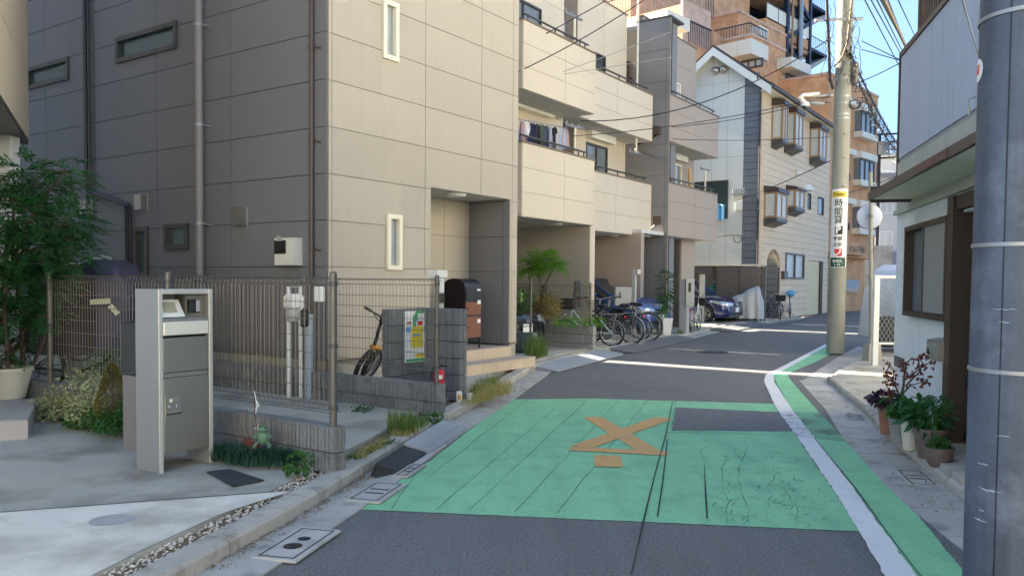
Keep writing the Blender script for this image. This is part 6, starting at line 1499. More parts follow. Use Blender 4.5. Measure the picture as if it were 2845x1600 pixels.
for k in range(5): mb.tube([c+Vector((.09*cos(t)*(1+.1*k)+.01*k,.02*k,.09*sin(t))) for t in [2*pi*i/14 for i in range(14)]],.005,4,closed=True)
mb.build('cable_coil',MT['wire'],UP)
# overhead wires, each a thing
def wire(a,b,sag,r,mat,label,n=14):
    mb=MB(); mb.tube(catenary(a,b,sag,n),r,5,cap=False); return mb.build('overhead_wire',MT[mat],label=label,cat='wire',group='overhead wires over the street')
def pt(x,y,Y): return at(x,y,Y)
wire(pt(1285,132,17),pt(1560,-18,17.5),.02,.011,'wire','overhead wire crossing the beige top balcony steeply, nearest the tan house')
wire(pt(1285,190,16.5),pt(1680,-40,16.5),.1,.011,'wire','second overhead wire rising across the beige top balcony')
wire(pt(1285,227,17.2),pt(1690,80,19),.02,.007,'wire_lt','thin pale wire across the beige balconies rising to the grey tower')
wire(pt(1460,305,17),pt(2092,95,16.6),.45,.011,'wire','long sagging wire from the lower beige balcony up to the concrete utility pole')
wire(pt(1285,208,17.2),pt(1690,145,19),.0,.006,'wire_lt','thin pale wire just under the second rising wire on the beige house')
wire(pt(1440,343,17),pt(2090,240,16.6),.12,.008,'wire','dark wire low over the street towards the street lamp')
wire(pt(1690,320,19),pt(2090,243,16.6),.1,.008,'wire','short dark wire from the taupe house to the street lamp')
wire(pt(1690,350,19),pt(2088,345,16.7),.05,.006,'wire','flat thin wire in front of the white gable')
wire(pt(1850,505,24),pt(2088,405,16.8),.05,.010,'wire','wire running from the white gable junction box up to the utility pole')
wire(pt(2130,130,16.5),pt(2262,385,30),.3,.028,'taupe_joint','thick lagged cable descending right from the utility pole past the brick block')
wire(pt(2140,135,16.5),pt(2262,368,26),.15,.022,'wire','bundled cable with loops descending right towards the blue grey wall')
wire(pt(2150,95,16.5),pt(2262,150,14),.0,.009,'wire','upper of two wires from the pole to the right house roof edge')
wire(pt(2150,120,16.5),pt(2262,152,14),.0,.009,'wire','lower of two wires from the pole to the right house roof edge')
wire(pt(2150,212,16.5),pt(2262,160,14),.02,.009,'wire','wire climbing from the pole to the corner of the right house roof')
wire(pt(2215,-20,10),pt(2310,185,22),.0,.028,'taupe_joint','thick lagged cable crossing the blue sky above the right house')
for i,(xa,ya,xb,yb) in enumerate(((2165,-20,2300,240),(2180,-20,2290,180),(2196,-20,2290,170),(2204,-20,2300,160),(2250,-20,2310,110),(2226,-20,2300,170))):
    wire(pt(xa,ya,10),pt(xb,yb,24),.0,.009,'wire',('first','second','third','fourth','rightmost','fifth')[i]+' of the thin wires fanning across the blue sky, counted from the left')
wire(pt(2090,495,17),pt(2262,440,18),.05,.009,'wire','low dark wire passing behind the top of the mirror pole')
mb=MB(); random.seed(5)
for k in range(7):
    t0=random.random()*.5; a=pt(2140,135,16.5); b=pt(2262,368,26)
    P_=[]
    for j in range(46):
        t=min(1,t0*.3+j/46*.95); c=a.lerp(b,t)-Vector((0,0,.15*4*t*(1-t))); th=j*1.5+k; P_.append(c+Vector((.1*sin(th)*(.5+k*.12),0,.13*cos(th)*(.5+k*.12)-.08*k)))
    mb.tube(P_,.0065,4,cap=False)
mb.build('spiral_leads',MT['wire'],label='tangled spiral leads hanging along the bundled cable right of the pole',kind='stuff')
wire(pt(2418,-10,4),pt(2462,140,6),.0,.004,'wire','thin wire dropping beside the thick near pole')
# far pole top with transformer
FP=thing('utility_pole',Vector((25.8,58,0)),0,'far utility pole with a transformer and spikes above the pale houses','pole'); c=at(2222,372,58); mb=MB().smooth(); mb.tube([Vector((c.x-.3,58,0)),c+Vector((-.3,0,1))],.15,8); mb.build('shaft',MT['wire'],FP)
mb=MB().smooth(); mb.tube([c-Vector((0,0,.5)),c+Vector((0,0,.4))],.42,12); mb.build('transformer',MT['fargrey'],FP)
for k in range(4): mb=MB(); mb.tube([c+Vector((-.4,0,.9-k*.55)),c+Vector((1.0,0,1.0-k*.55))],.07,5); mb.build('cross_arm',MT['wire'],FP)
# ------------------------------------------------------------------ mirror, gate, van
MBs=G(VV(2193,907),RH); my=MBs.y
MR=thing('traffic_mirror',MBs,0,'round traffic mirror seen from behind on a thin grey pole with a concrete foot','traffic mirror')
mb=MB(FR(MBs,Vector((1,.1,0)))); w_=.125; hh=at(2193,865,my).z-RH; mb.hexa([(-w_,-w_,0),(w_,-w_,0),(w_,w_,0),(-w_,w_,0),(-w_*.85,-w_*.85,hh),(w_*.85,-w_*.85,hh),(w_*.85,w_*.85,hh),(-w_*.85,w_*.85,hh)]); mb.build('foot',MT['concrete'],MR)
pt0=MBs+Vector((-.02,0,hh)); pt1=at(2190,434,my); mb=MB().smooth(); mb.tube([pt0,pt1],.034,12); mb.build('pole',MT['pole'],MR)
mc=at(2188,545,my+.09); nm=Vector((-.12,-1,-.05)).normalized(); mb=MB().smooth(); 
T=basis(mc,Vector((1,-.12,0)),(0,0,1)); mb=MB(T).smooth(); mb.lathe([(0,.03),(.08,.03),(.17,.018),(.222,-.0),(.228,-.02)],n=36); mb.build('mirror_back',MT['mirrorback'],MR)
mb=MB(T).smooth(); mb.lathe([(.2275,-.012),(.2305,-.018),(.2305,-.03),(.226,-.03)],n=36); mb.build('rim',MT['sign_red'],MR) 
mb=MB(T).smooth(); mb.lathe([(.05,.045),(.055,.045),(.055,.028)],n=20); mb.build('bracket_ring',MT['galv'],MR); mb=MB(); mb.tube([pt1-Vector((.05,0,(434-545)/2050*-my)),pt1-Vector((-.05,0,(434-545)/2050*-my))],.04,8) if 0 else mb.tube([mc+Vector((-.01,-.14,-.012)),mc+Vector((-.01,-.14,.012))],.042,12); mb.build('clamp',MT['galv'],MR)
gy=13.9; ga=at(2201,865,gy); gb_=at(2201,692,gy); GT=thing('chain_link_gate',Vector((ga.x,gy,RH)),0,'white framed chain link gate beside the traffic mirror','gate')
mb=MB(); mb.box(ga.x-.045,ga.x+.045,gy-.04,gy+.04,RH,gb_.z); mb.build('gate_post',MT['frame_white'],GT)
mb=MB(); zt=at(2225,697,gy).z; zb=at(2225,864,gy).z; mb.tube([Vector((ga.x,gy,zt)),Vector((ga.x+3,gy+.1,zt))],.028,8); mb.build('top_rail',MT['cream_plate'],GT); mb=MB(); mb.tube([Vector((ga.x,gy,zb)),Vector((ga.x+3,gy+.1,zb))],.02,8); mb.build('bottom_rail',MT['frame_white'],GT)
mb=MB(); k=-1.2
while k<2.5:
    for sg in (1,-1):
        h_=zt-zb; x0=ga.x+k; x1=x0+h_*.6
        xa,xb=(x0,x1) if sg>0 else (x1,x0)
        a=Vector((xa,gy,zb)); b=Vector((xb,gy,zt))
        # clip to the post
        if min(a.x,b.x)<ga.x+.04:
            if max(a.x,b.x)<ga.x+.05: continue
            t=(ga.x+.045-a.x)/(b.x-a.x); c_=a.lerp(b,t)
            if a.x<b.x: a=c_
            else: b=c_
        mb.tube([a,b],.0035,4,cap=False)
    k+=.075
mb.build('chain_link',MT['galv'],GT,kind='stuff')
VN=thing('van',Vector((9.6,17.5,0)),0,'white van mostly hidden behind the chain link gate','van')
vx=at(2262,700,16.2); mb=MB(FR(Vector((vx.x+1.0,16.3,.03)),Vector((1,.3,0)))).smooth()
sec=[(-.85,.35,1.0),(-.8,.3,1.25),(-.55,.28,1.72),(-.35,.28,1.85),(1.8,.28,1.9),(2.4,.3,1.88)]
vs_=[];fs=[]
for x,zl,zh in sec:
    vs_+=[(x,-.1,zl),(x,-.12,(zl+zh)/2),(x,-.02,zh-.05),(x,.1,zh),(x,1.4,zh),(x,1.5,zl)]
mb.add(vs_,[(i*6+k,i*6+(k+1)%6,(i+1)*6+(k+1)%6,(i+1)*6+k) for i in range(len(sec)-1) for k in range(6)]+[(5,4,3,2,1,0)]); mb.build('body',MT['van_white'],VN)
tc_=at(2241,835,15.9); mb=MB().smooth(); T=FR(tc_,Vector((1,.3,0))); mb=MB(T).smooth(); mb.lathe([(.0,.0),(.2,.0),(.29,.01),(.31,.05),(.31,.18),(0,.2)],ax='y',n=24); mb.build('wheel',MT['tyre'],VN)
# ------------------------------------------------------------------ cars
def car(loc,hd,paint,label,L=4.2,Wd=1.75,Hh=1.48,hood=.92,ws=1.05,roofx=(1.75,3.3),tail=.35,kind='hatch',wr=.315,wb0=.85,wb1=3.45,emblem=True):
    """x from the nose (0) backwards, y to the right hand side, heading hd"""
    hd=Vector(hd).normalized(); t=thing('parked_car',Vector(loc),yaw(-hd),label,'car')
    F=Matrix.Translation(Vector(loc))@Matrix.Rotation(yaw(-hd),4,'Z')   # local x backwards
    def arch(x):
        z=.2
        for c in (wb0,wb1):
            d=abs(x-c); R=wr+.055
            if d<R: z=max(z,sqrt(R*R-d*d)+wr)
        return z
    xs=sorted(set([0,.03,.08,.15,.25,.35]+[wb0+(wr+.056)*k/6 for k in range(-6,7)]+[wb1+(wr+.056)*k/6 for k in range(-6,7)]+[1.4+.2*k for k in range(9)]+[L-.3,L-.15,L-.06,L]))
    def hi(x):
        if x<ws+.15: return .60+ (hood-.60)*min(1,(x/.55))**.55 + .06*min(1,x/ws)
        if x>L-.5: return hood+.1-.05*(x-L+.5)/.5
        return hood+.06+.04*min(1,(x-ws)/1.5)
    def lo(x): 
        e=.06*max(0,(.25-x)/.25); return max(arch(x),.2+e)
    def hw(x):
        f=min(1,(x+.02)/.75); r=Wd/2*(.72+.28*sqrt(max(0,1-(1-f)**2)))
        g=min(1,(L-x+.02)/.4); return r*(.86+.14*sqrt(max(0,1-(1-g)**2)))
    rows=[];ns=7;nt=6
    for x in xs:
        z0,z1=lo(x),hi(x); w_=hw(x); row=[]
        for k in range(ns):
            u=k/(ns-1); z=z0+(z1-.07-z0)*u; yy=w_*(1-.05*(1-u)**2-.05*u*u) ; row.append((x,yy,z))
        top=[]
        for k in range(1,nt):
            u=k/nt; top.append((x,w_*.95*(1-u*1.0)+0*u,z1-.07+.07*sin(min(1,u*2.2)*pi/2)+.015*u))
        half=row+top; full=half+[(x,0,z1+.018)]+[(a,-b,c) for a,b,c in reversed(half)]; rows.append(full)
    m=len(rows[0]); mb=MB(F).smooth(); mb.sheet(rows); mb.add(rows[0],[tuple(range(m))]); mb.add(rows[-1],[tuple(range(m-1,-1,-1))]); mb.build('body',MT[paint],t,ang=50)
    # under body, wheel wells
    mb=MB(F); mb.box(.12,L-.12,-Wd/2+.16,Wd/2-.16,.18,.7); 
    for c in (wb0,wb1): mb.box(c-wr-.03,c+wr+.03,-Wd/2+.1,Wd/2-.1,.3,.66)
    mb.build('underbody',MT['black'],t)
    # greenhouse
    r0,r1=roofx; st=[(ws,hi(ws)-.02,0),(ws+.28,None,.36),(ws+.5,None,.68),(r0,Hh-.045,.93),(r0+.35,Hh-.01,1),(r1-.4,Hh,1),(r1,Hh-.05,.96),(L-.42,None,.55),(L-.12,hi(L-.12)-.02,0)]
    rows=[]
    zb=hood+.06
    for x,zz,f in st:
        zt=zb+(Hh-zb)*f if zz is None else zz
        wb_=Wd/2*.93 if x<L-.3 else Wd/2*.85; wt=wb_*(1-.24*max(.0,(zt-zb)/(Hh-zb)))
        rows.append([(x,wb_,zb-.06),(x,wb_*.99,zb),(x,(wb_+wt)/2+.02,(zb+zt)/2),(x,wt,zt-.05*max(f,.3)),(x,wt*.86,zt),(x,0,zt+.02*f),(x,-wt*.86,zt),(x,-wt,zt-.05*max(f,.3)),(x,-(wb_+wt)/2-.02,(zb+zt)/2),(x,-wb_*.99,zb),(x,-wb_,zb-.06)])
    mb=MB(F).smooth(); mb.sheet(rows); mb.build('glasshouse',MT['glass_car'],t,ang=40)
    # roof skin and pillars
    mb=MB(F).smooth(); rr=[]
    for k in (3,4,5,6): rr.append([(x+( -.03 if k==3 else 0),y*1.01,z+.012) for x,y,z in rows[k][3:8]])
    mb.sheet(rr); mb.build('roof',MT[paint],t,ang=50)
    for sg in (0,1):
        ii=(1,3) if not sg else (9,7)
        mb=MB(F).smooth(); mb.tube([Vector(rows[0][ii[0]]),Vector(rows[1][ii[1]]),Vector(rows[2][ii[1]]),Vector(rows[3][ii[1]]),Vector(rows[4][ii[1]]),Vector(rows[5][ii[1]]),Vector(rows[6][ii[1]]),Vector(rows[7][ii[1]]),Vector(rows[8][ii[0]])],[.05,.035,.035,.035,.03,.03,.045,.07,.09],6); mb.build('pillar',MT[paint],t)
        y=1 if not sg else -1
        for px in (2.15,3.05):
            mb=MB(F); mb.tube([(px,y*Wd*.455,zb-.02),(px-.08,y*Wd*.375,Hh-.09)],.035,5); mb.build('door_pillar',MT['black'],t)
        mb=MB(F).smooth(); mb.sph((ws+.42,y*(Wd/2+.08),hood+.1),(.07,.1,.065),10,6); mb.tube([(ws+.42,y*(Wd/2-.05),hood+.05),(ws+.42,y*(Wd/2+.04),hood+.07)],.02,5); mb.build('wing_mirror',MT[paint],t)
        mb=MB(F); mb.bbox(2.0,2.18,y*(Wd/2-.03),y*(Wd/2+.005),hood-.07,hood-.035,.01); mb.build('door_handle',MT[paint],t)
        for dx in (1.32,2.25,3.1):
            mb=MB(F); mb.tube([(dx,y*(Wd/2*.995),.3),(dx-.02,y*(Wd/2*.985),hood-.05)],.004,4); mb.build('door_seam',MT['black'],t)
        # headlamp following the wing
        mb=MB(F).smooth(); q=[]
        rws=[]
        for u in range(6):
            x=.05+.62*u/5; w_=hw(x)*.985+.012; zc=.66+.12*u/5; hh_=.075*(1-.75*u/5)+.01
            rws.append([(x-.02,y*w_,zc-hh_),(x-.03,y*(w_+.006),zc),(x-.01,y*(w_-.03),zc+hh_)])
        rws=[[(-.012+.0,y*hw(0)*.55,.6),(-.02,y*hw(0)*.55,.66),(.0,y*hw(0)*.55,.71)]]+rws
        mb.sheet(rws if y>0 else [r[::-1] for r in rws]); mb.build('headlight',MT['lamp_glass'],t,ang=60)
        for c in (wb0,wb1):
            yy=y*(Wd/2-.02); F2=F@Matrix.Translation((c,yy,wr))@Matrix.Rotation(0 if y>0 else pi,4,'Z')
            mb=MB(F2).smooth(); mb.lathe([(wr*.66,.0),(wr*.7,.012),(wr*.9,.014),(wr,-.02),(wr,-.17),(wr*.9,-.2),(0,-.2)],ax='y',n=28); wh=mb.build('wheel',MT['tyre'],t)
            mb=MB(F2).smooth(); mb.lathe([(wr*.67,.004),(wr*.63,.006),(wr*.6,-.05),(wr*.58,-.12)],ax='y',n=28); mb.build('rim',MT['chrome'],wh)
            mb=MB(F2); mb.lathe([(0,.0),(.045,.0),(.05,-.02)],ax='y',n=12)
            for k in range(10):
                a=2*pi*k/10+(.09 if k%2 else -.09); ca,sa=cos(a),sin(a); ro,ri=wr*.64,.03; wd_=.016
                mb.hexa([(ri*ca-wd_*sa,-.03,ri*sa+wd_*ca),(ri*ca+wd_*sa,-.03,ri*sa-wd_*ca),(ro*ca+wd_*sa,-.02,ro*sa-wd_*ca),(ro*ca-wd_*sa,-.02,ro*sa+wd_*ca),(ri*ca-wd_*sa,-.005,ri*sa+wd_*ca),(ri*ca+wd_*sa,-.005,ri*sa-wd_*ca),(ro*ca+wd_*sa,.0,ro*sa-wd_*ca),(ro*ca-wd_*sa,.0,ro*sa+wd_*ca)])
            mb.build('spokes',MT['alu'],wh)
            mb=MB(F2); mb.lathe([(wr*.6,-.1),(0,-.1)],ax='y',n=20); mb.build('brake_disc',MT['black'],wh)
    w0=hw(0)
    mb=MB(F); mb.bbox(-.012,.05,-w0*.62,w0*.62,.585,.655,.01); gr_=mb.build('grille',MT['black'],t)
    mb=MB(F); mb.bbox(-.018,.03,-w0*.62,w0*.62,.618,.626,.003); mb.build('grille_bar',MT['chrome'],gr_)
    mb=MB(F); mb.bbox(-.015,.04,-w0*.85,w0*.85,.27,.40,.02); mb.build('lower_intake',MT['black'],t)
    mb=MB(F); mb.bbox(-.03,.03,-w0*.95,w0*.95,.245,.262,.006); mb.build('chrome_strip',MT['chrome'],t)
    mb=MB(F); mb.bbox(-.035,-.015,-.17,.17,.385,.55,.004); mb.build('number_plate',MT['sign_white'],t)
    if emblem:
        Fe=F@Matrix.Translation((-.03,0,.64)); mb=MB(Fe); mb.tube([(0,.062*cos(a),.062*sin(a)) for a in [2*pi*k/20 for k in range(20)]],.006,5,closed=True)
        if emblem=='vw': mb.tube([(0,-.03,.05),(0,0,.005),(0,.03,.05)],.005,4); mb.tube([(0,-.055,.02),(0,-.025,-.05),(0,0,-.005),(0,.025,-.05),(0,.055,.02)],.005,4)
        mb.build('emblem',MT['chrome'],t)
    return t
MT['glass_car']=M('car_glass',(.03,.04,.04),.05,var=.2,vsc=2,fine=0,spec=1.0)
wc=G(VV(1772,813),.06); nose=wc+D1*.84+EN*.85; nose.z=.07
car(nose,EN,'car_navy','dark navy hatchback parked in front of the white gable house','',emblem='vw') if 0 else car(nose,EN,'car_navy','dark navy hatchback parked in front of the louvre fence',emblem='vw')
nb_=S(11.25,.5,.07); car(nb_,EN,'car_blue','bright blue compact car under the beige balconies behind the bicycles',L=3.9,Hh=1.5,wb1=3.25,roofx=(1.6,3.1),hood=.96)
nk=S(4.75,.55,.07); car(nk,EN,'car_black','black car behind the low pier fence with a white front plate',emblem='vw',Hh=1.4)
# ------------------------------------------------------------------ bicycles
def bike(loc,hd,label,frame_m='black',basket='black',rack=True,seat=None,R=.33,wbs=1.1,steer=0,lean=0,fend='galv',swept=True,bag=None,low=True,group=None,cat='bicycle',rbasket=False,battery=False):
    hd=Vector(hd).normalized(); F=Matrix.Translation(Vector(loc))@Matrix.Rotation(yaw(hd),4,'Z')@Matrix.Rotation(radians(lean),4,'X')
    t=thing('bicycle',Vector(loc),yaw(hd),label,cat,group)
    fx,rx=wbs/2,-wbs/2
    Fs=F@Matrix.Translation((fx-.05,0,0))@Matrix.Rotation(radians(steer),4,'Z')@Matrix.Translation((-(fx-.05),0,0))
    for x,Fw in ((fx,Fs),(rx,F)):
        mb=MB(Fw).smooth(); mb.tube([(x+R*cos(a),0,R+R*sin(a)) for a in [2*pi*k/32 for k in range(32)]],.019,7,closed=True); wh=mb.build('wheel',MT['tyre'],t)
        mb=MB(Fw); mb.tube([(x+(R-.028)*cos(a),0,R+(R-.028)*sin(a)) for a in [2*pi*k/32 for k in range(32)]],.011,5,closed=True); mb.build('rim',MT['galv'],wh)
        mb=MB(Fw)
        for k in range(20): a=2*pi*k/20; mb.tube([(x,.03*(-1)**k,R),(x+(R-.03)*cos(a),0,R+(R-.03)*sin(a))],.0016,3,cap=False)
        mb.tube([(x,-.05,R),(x,.05,R)],.022,8); mb.build('spokes',MT['galv'],wh)
        mb=MB(Fw).smooth(); a0,a1=(.35,2.6) if x>0 else (.6,3.3); rr=[[(x+(R+.03)*cos(a0+(a1-a0)*k/10),y,R+(R+.03)*sin(a0+(a1-a0)*k/10)-abs(y)*.3) for y in (-.028,0,.028)] for k in range(11)]; mb.sheet(rr); mb.build('mudguard',MT[fend],t)
    fm=MT[frame_m]; bb=(-.1,0,.29); st=(-.25,0,.62 if low else .72); hd0=(fx-.17,0,.78); hd1=(fx-.12,0,.62)
    mb=MB(F).smooth(); 
    if low: mb.tube([hd1,(fx-.28,0,.42),(.02,0,.31),bb],.022,8); mb.tube([hd0,(fx-.33,0,.55),(.0,0,.42),(-.2,0,.44)],.016,8)
    else: mb.tube([hd1,bb],.02,8); mb.tube([hd0,st],.016,8)
    mb.tube([bb,st],.017,8); mb.tube([hd0,hd1],.022,8)
    for y in (-.05,.05): mb.tube([bb,(rx,y,R)],.01,6); mb.tube([(-.24,y*.4,.58),(rx,y,R)],.008,6)
    mb.build('frame',fm,t)
    mb=MB(Fs).smooth(); 
    for y in (-.045,.045): mb.tube([(fx-.11,y,.58),(fx-.06,y,.4),(fx,y,R)],.011,6)
    mb.tube([(fx-.11,-.045,.58),(fx-.11,.045,.58)],.012,6); mb.build('fork',fm,t)
    mb=MB(Fs).smooth(); sx_=fx-.2
    if swept: mb.tube([(sx_-.24,-.27,1.02),(sx_-.12,-.26,1.04),(sx_,-.12,1.0),(sx_,0,.98),(sx_,.12,1.0),(sx_-.12,.26,1.04),(sx_-.24,.27,1.02)],.011,6)
    else: mb.tube([(sx_-.02,-.28,1.0),(sx_,0,.98),(sx_-.02,.28,1.0)],.011,6)
    mb.tube([hd0,(sx_,0,.98)],.013,6); hb=mb.build('handlebar',MT['galv'],t)
    for y in (-1,1): mb=MB(Fs).smooth(); mb.tube([(sx_-.26,y*.27,1.02),(sx_-.14,y*.262,1.037)] if swept else [(sx_-.02,y*.3,1.0),(sx_-.01,y*.19,.995)],.017,7); mb.build('grip',MT['black'],hb)
    mb=MB(F).smooth(); mb.sph((-.3,0,.86),(.13,.08,.045),12,6); mb.sph((-.37,0,.865),(.07,.1,.045),12,6); mb.tube([(-.29,0,.84),st],.013,6); mb.build('saddle',MT['black'],t)
    mb=MB(F).smooth(); mb.tube([(-.1,-.07,.29),(-.1,.07,.29)],.014,6); mb.tube([(-.1,.06,.29),(-.1,.09,.12)],.01,5); mb.tube([(-.1,-.06,.29),(-.1,-.09,.46)],.01,5); mb.bbox(-.15,-.05,.08,.16,.11,.13,.005); mb.bbox(-.15,-.05,-.16,-.08,.45,.47,.005); mb.tube([(-.1,-.055,.29),(-.1,-.065,.29)],.09,18); mb.build('crank',MT['galv'],t)
    mb=MB(F).smooth(); mb.tube([(-.1,-.05,.375),(rx,-.05,R+.04)],.006,4); mb.tube([(-.1,-.05,.205),(rx,-.05,R-.04)],.006,4); mb.build('chain',MT['black'],t)
    mb=MB(F); mb.tube([(rx,.06,R),(rx-.12,.16,.02)],.008,5); mb.tube([(rx,-.06,R),(rx-.12,-.14,.02)],.008,5); mb.tube([(rx-.12,.16,.02),(rx-.12,-.14,.02)],.008,5); mb.build('kickstand',MT['galv'],t)
    if battery: mb=MB(F); mb.bbox(-.28,-.16,-.05,.05,.33,.62,.02); mb.build('battery',MT['black'],t)
    if rack or rbasket or seat:
        mb=MB(F); 
        for y in (-.06,.06): mb.tube([(-.3,y,.68),(rx-.25,y,.7)],.007,5); mb.tube([(rx-.1,y,.7),(rx,y*1.1,R)],.007,5)
        for k in range(5): mb.tube([(-.35-.1*k,-.06,.69),(-.35-.1*k,.06,.69)],.005,4)
        mb.build('rear_rack',MT['galv'],t)
        mb=MB(F); mb.bbox(rx-.3,rx-.28,-.03,.03,.6,.66,.005); mb.build('rear_reflector',MT['sign_red'],t)
    def wb(x0,x1,y,z0,z1,m,Fq,solid=False):
        mb=MB(Fq); e=.03
        if solid:
            mb.hexa([(x0+e,-y+e,z0),(x1-e,-y+e,z0),(x1-e,y-e,z0),(x0+e,y-e,z0),(x0,-y,z1),(x1,-y,z1),(x1,y,z1),(x0,y,z1)])
        else:
            for k in range(7):
                z=z0+(z1-z0)*k/6; q=e*(1-k/6); mb.tube([(x0+q,-y+q,z),(x1-q,-y+q,z),(x1-q,y-q,z),(x0+q,y-q,z)],.0035 if k<6 else .007,4,closed=True)
            for k in range(9):
                u=k/8
                for y_ in (-1,1): mb.tube([(x0+e+(x1-x0-2*e)*u,y_*(y-e),z0),(x0+(x1-x0)*u,y_*y,z1)],.0028,3)
                for xe,xf in ((x0+e,x0),(x1-e,x1)): mb.tube([(xe,(-y+e)+2*(y-e)*u,z0),(xf,-y+2*y*u,z1)],.0028,3)
            mb.box(x0+e,x1-e,-y+e,y-e,z0,z0+.006)
        return mb.build('basket',m,t)
    if basket: wb(fx-.08,fx+.24,.18,.72,.95,MT[basket],Fs,solid=basket=='darkvoid')
    mb=MB(Fs).smooth(); mb.sph((fx+.02,0,.66),(.04,.035,.035),10,6); mb.build('front_lamp',MT['chrome'],t)
    if seat:
        Fq=F if seat=='rear' else Fs; c=(rx+.12,.70) if seat=='rear' else (fx-.02,.80)
        mb=MB(Fq).smooth(); x,z=c
        rows=[]
        for k in range(8):
            u=k/7; xx=x-.17-.05*u; zz=z+.02+.58*u; w_=.17-.03*u
            rows.append([(xx+.16*cos(v)*(1-.4*u),w_*sin(v)*1.0,zz) for v in [pi/2+pi*j/8 for j in range(9)]])
        mb.sheet(rows); mb.bbox(x-.2,x+.15,-.15,.15,z-.02,z+.06,.03); mb.bbox(x-.2,x+.1,-.17,-.14,z,z+.22,.02); mb.bbox(x-.2,x+.1,.14,.17,z,z+.22,.02); mb.build('child_seat',MT['black'],t)
        mb=MB(Fq); mb.bbox(x-.34,x-.325,-.05,.05,z+.16,z+.2,.003); mb.build('seat_reflector',MT['sign_red'],t)
    if bag: mb=MB(Fs if bag!='rear' else F).smooth(); mb.sph((fx+.08,0,1.0),(.16,.18,.14),10,7); mb.build('bag',MT[bag],t)
    return t
def gp_(x,y,z=.08): return G(VV(x,y),z)
b1=at(1628,850,19.2); b1.z=.08; b1l=b1+Vector((-1.08,.15,0)); mid=b1.lerp(b1l,.5)
bike(mid,b1l-b1,'large black electric bicycle with a big near wheel, parked by the grey post box','black','black',battery=True,R=.335,low=False,swept=False)
b2=at(1575,840,19.9); b2.z=.08; bike(b2+Vector((-.1,.1,0)),Vector((-1,.42,0)),'black folding bicycle with small wheels and a basket behind the electric one','black','black',R=.26,wbs=.98,steer=15)
b2=at(1540,840,18.7); b2.z=.08; bike(b2+Vector((.0,.0,0)),Vector((-1,.7,0)),'black bicycle with a wire basket at the planter wall corner','black','black',R=.30,wbs=1.0,steer=-12)
b3=gp_(1716,831); dv=gp_(1748,826)-b3; bike(b3+Vector((.3,-.4,0)),Vector((.42,1,0)),'white city bicycle seen from behind with a dark basket, beside the tall leafy plant','white_plastic','darkvoid',R=.33,fend='galv')
b4=S(6.9,.75,.08); bike(b4,Vector((-1,.35,0)),'mint bicycle with a black child seat behind the planter fence','mint',None,seat='front',battery=True,R=.27,wbs=1.05)
bike(S(6.6,-1.0,.08),Vector((-1,-.2,0)),'second bicycle with a child seat standing deep in the beige carport','white_plastic',None,seat='rear',R=.28)
b6=gp_(1915,802); bike(b6+Vector((.1,.1,0)),Vector((1,.25,0)),'grey bicycle half hidden behind the silver cover','black',None,R=.34)
b7=gp_(1962,804); bike(b7+Vector((.12,.35,0)),Vector((-.35,-1,0)),'silver bicycle with a black basket by the arched entrance','galv','darkvoid',R=.32,steer=8)
b8=gp_(1980,800); bike(b8+Vector((.25,.45,0)),Vector((-.3,-1,0)),'silver bicycle with a pale blue bag beside the black basket one','galv',None,R=.3,bag='skyblue_cloth')
# ------------------------------------------------------------------ draped covers
def cover(name,prof,loc,hd,mat,label,cat,seed=1,wid=.34,fold=.04,z0=.12):
    """prof: list of (x along, top height, half width scale)"""
    random.seed(seed); F=FR(loc,hd); mb=MB(F).smooth(); rows=[]; n=14
    for i in range(len(prof)*4-3):
        k=i/4; j=min(int(k),len(prof)-2); u=k-j; u=u*u*(3-2*u)
        x=prof[j][0]+(prof[j+1][0]-prof[j][0])*(k-j); h=prof[j][1]+(prof[j+1][1]-prof[j][1])*u; w_=prof[j][2]+(prof[j+1][2]-prof[j][2])*u
        row=[]
        for q in range(n+1):
            a=-1+2*q/n; s_=1-abs(a); prof_z=z0+(h-z0)*(min(1,s_*1.9))**.75; yy=(1 if a>0 else -1)*wid*w_*(1-(1-min(1,abs(a)*1.6))**1.6)
            f=fold*sin(x*17+q*.4)*(1-min(1,s_*1.6)) + rnd(-.008,.008)
            row.append((x+f*.4,yy*(1+.12*(1-min(1,s_*2)))+f,prof_z+rnd(-.006,.006)))
        rows.append(row)
    mb.sheet(rows); e=[tuple(range(n+1))]; mb.add(rows[0],e); mb.add(rows[-1],[tuple(range(n,-1,-1))])
    t=thing(name,loc,yaw(hd),label,cat); mb.build('cover',mat,t,ang=80); return t
cv=gp_(1872,808); t=cover('covered_motorcycle',[(-1.15,.55,.5),(-.9,.78,.9),(-.4,.98,1.1),(.0,1.22,1.2),(.22,1.3,1.2),(.42,.75,.8)],cv+Vector((.22,-.1,0)),Vector((.97,-.2,0)),MT['cover_silver'],'motorcycle under a silver grey cover in front of the louvre fence','motorcycle',3)
mb=MB(FR(cv+Vector((-.5,-.1,0)),Vector((.95,-.3,0)))).smooth(); mb.lathe([(.1,-.06),(.27,-.06),(.29,0),(.27,.06),(.1,.06)],(0,0,.28),ax='y',n=20); mb.build('wheel',MT['tyre'],t)
cg=at(1800,700,31.2); cg.z=.08; cover('covered_motorcycle',[(-.5,.8,.9),(-.35,1.25,.8),(-.1,1.42,.5),(.2,1.2,.8),(.6,1.1,1),(1.1,.95,.9),(1.3,.7,.6)],cg,Vector((.9,.2,0)),MT['cover_green'],'scooter under a green and white cover beyond the navy car','scooter',9)
mb=MB().smooth(); F=FR(cg,Vector((.9,.2,0))); mb=MB(F).smooth(); mb.sheet([[(-.1+.28*i,y*(.1+.12*min(i,3)),1.46-.12*i-abs(y)*.18) for y in (-1,-.5,0,.5,1)] for i in range(5)]); mb.build('white_sheet',MT['farwall'],label='white sheet lying over the green covered scooter',cat='sheet')
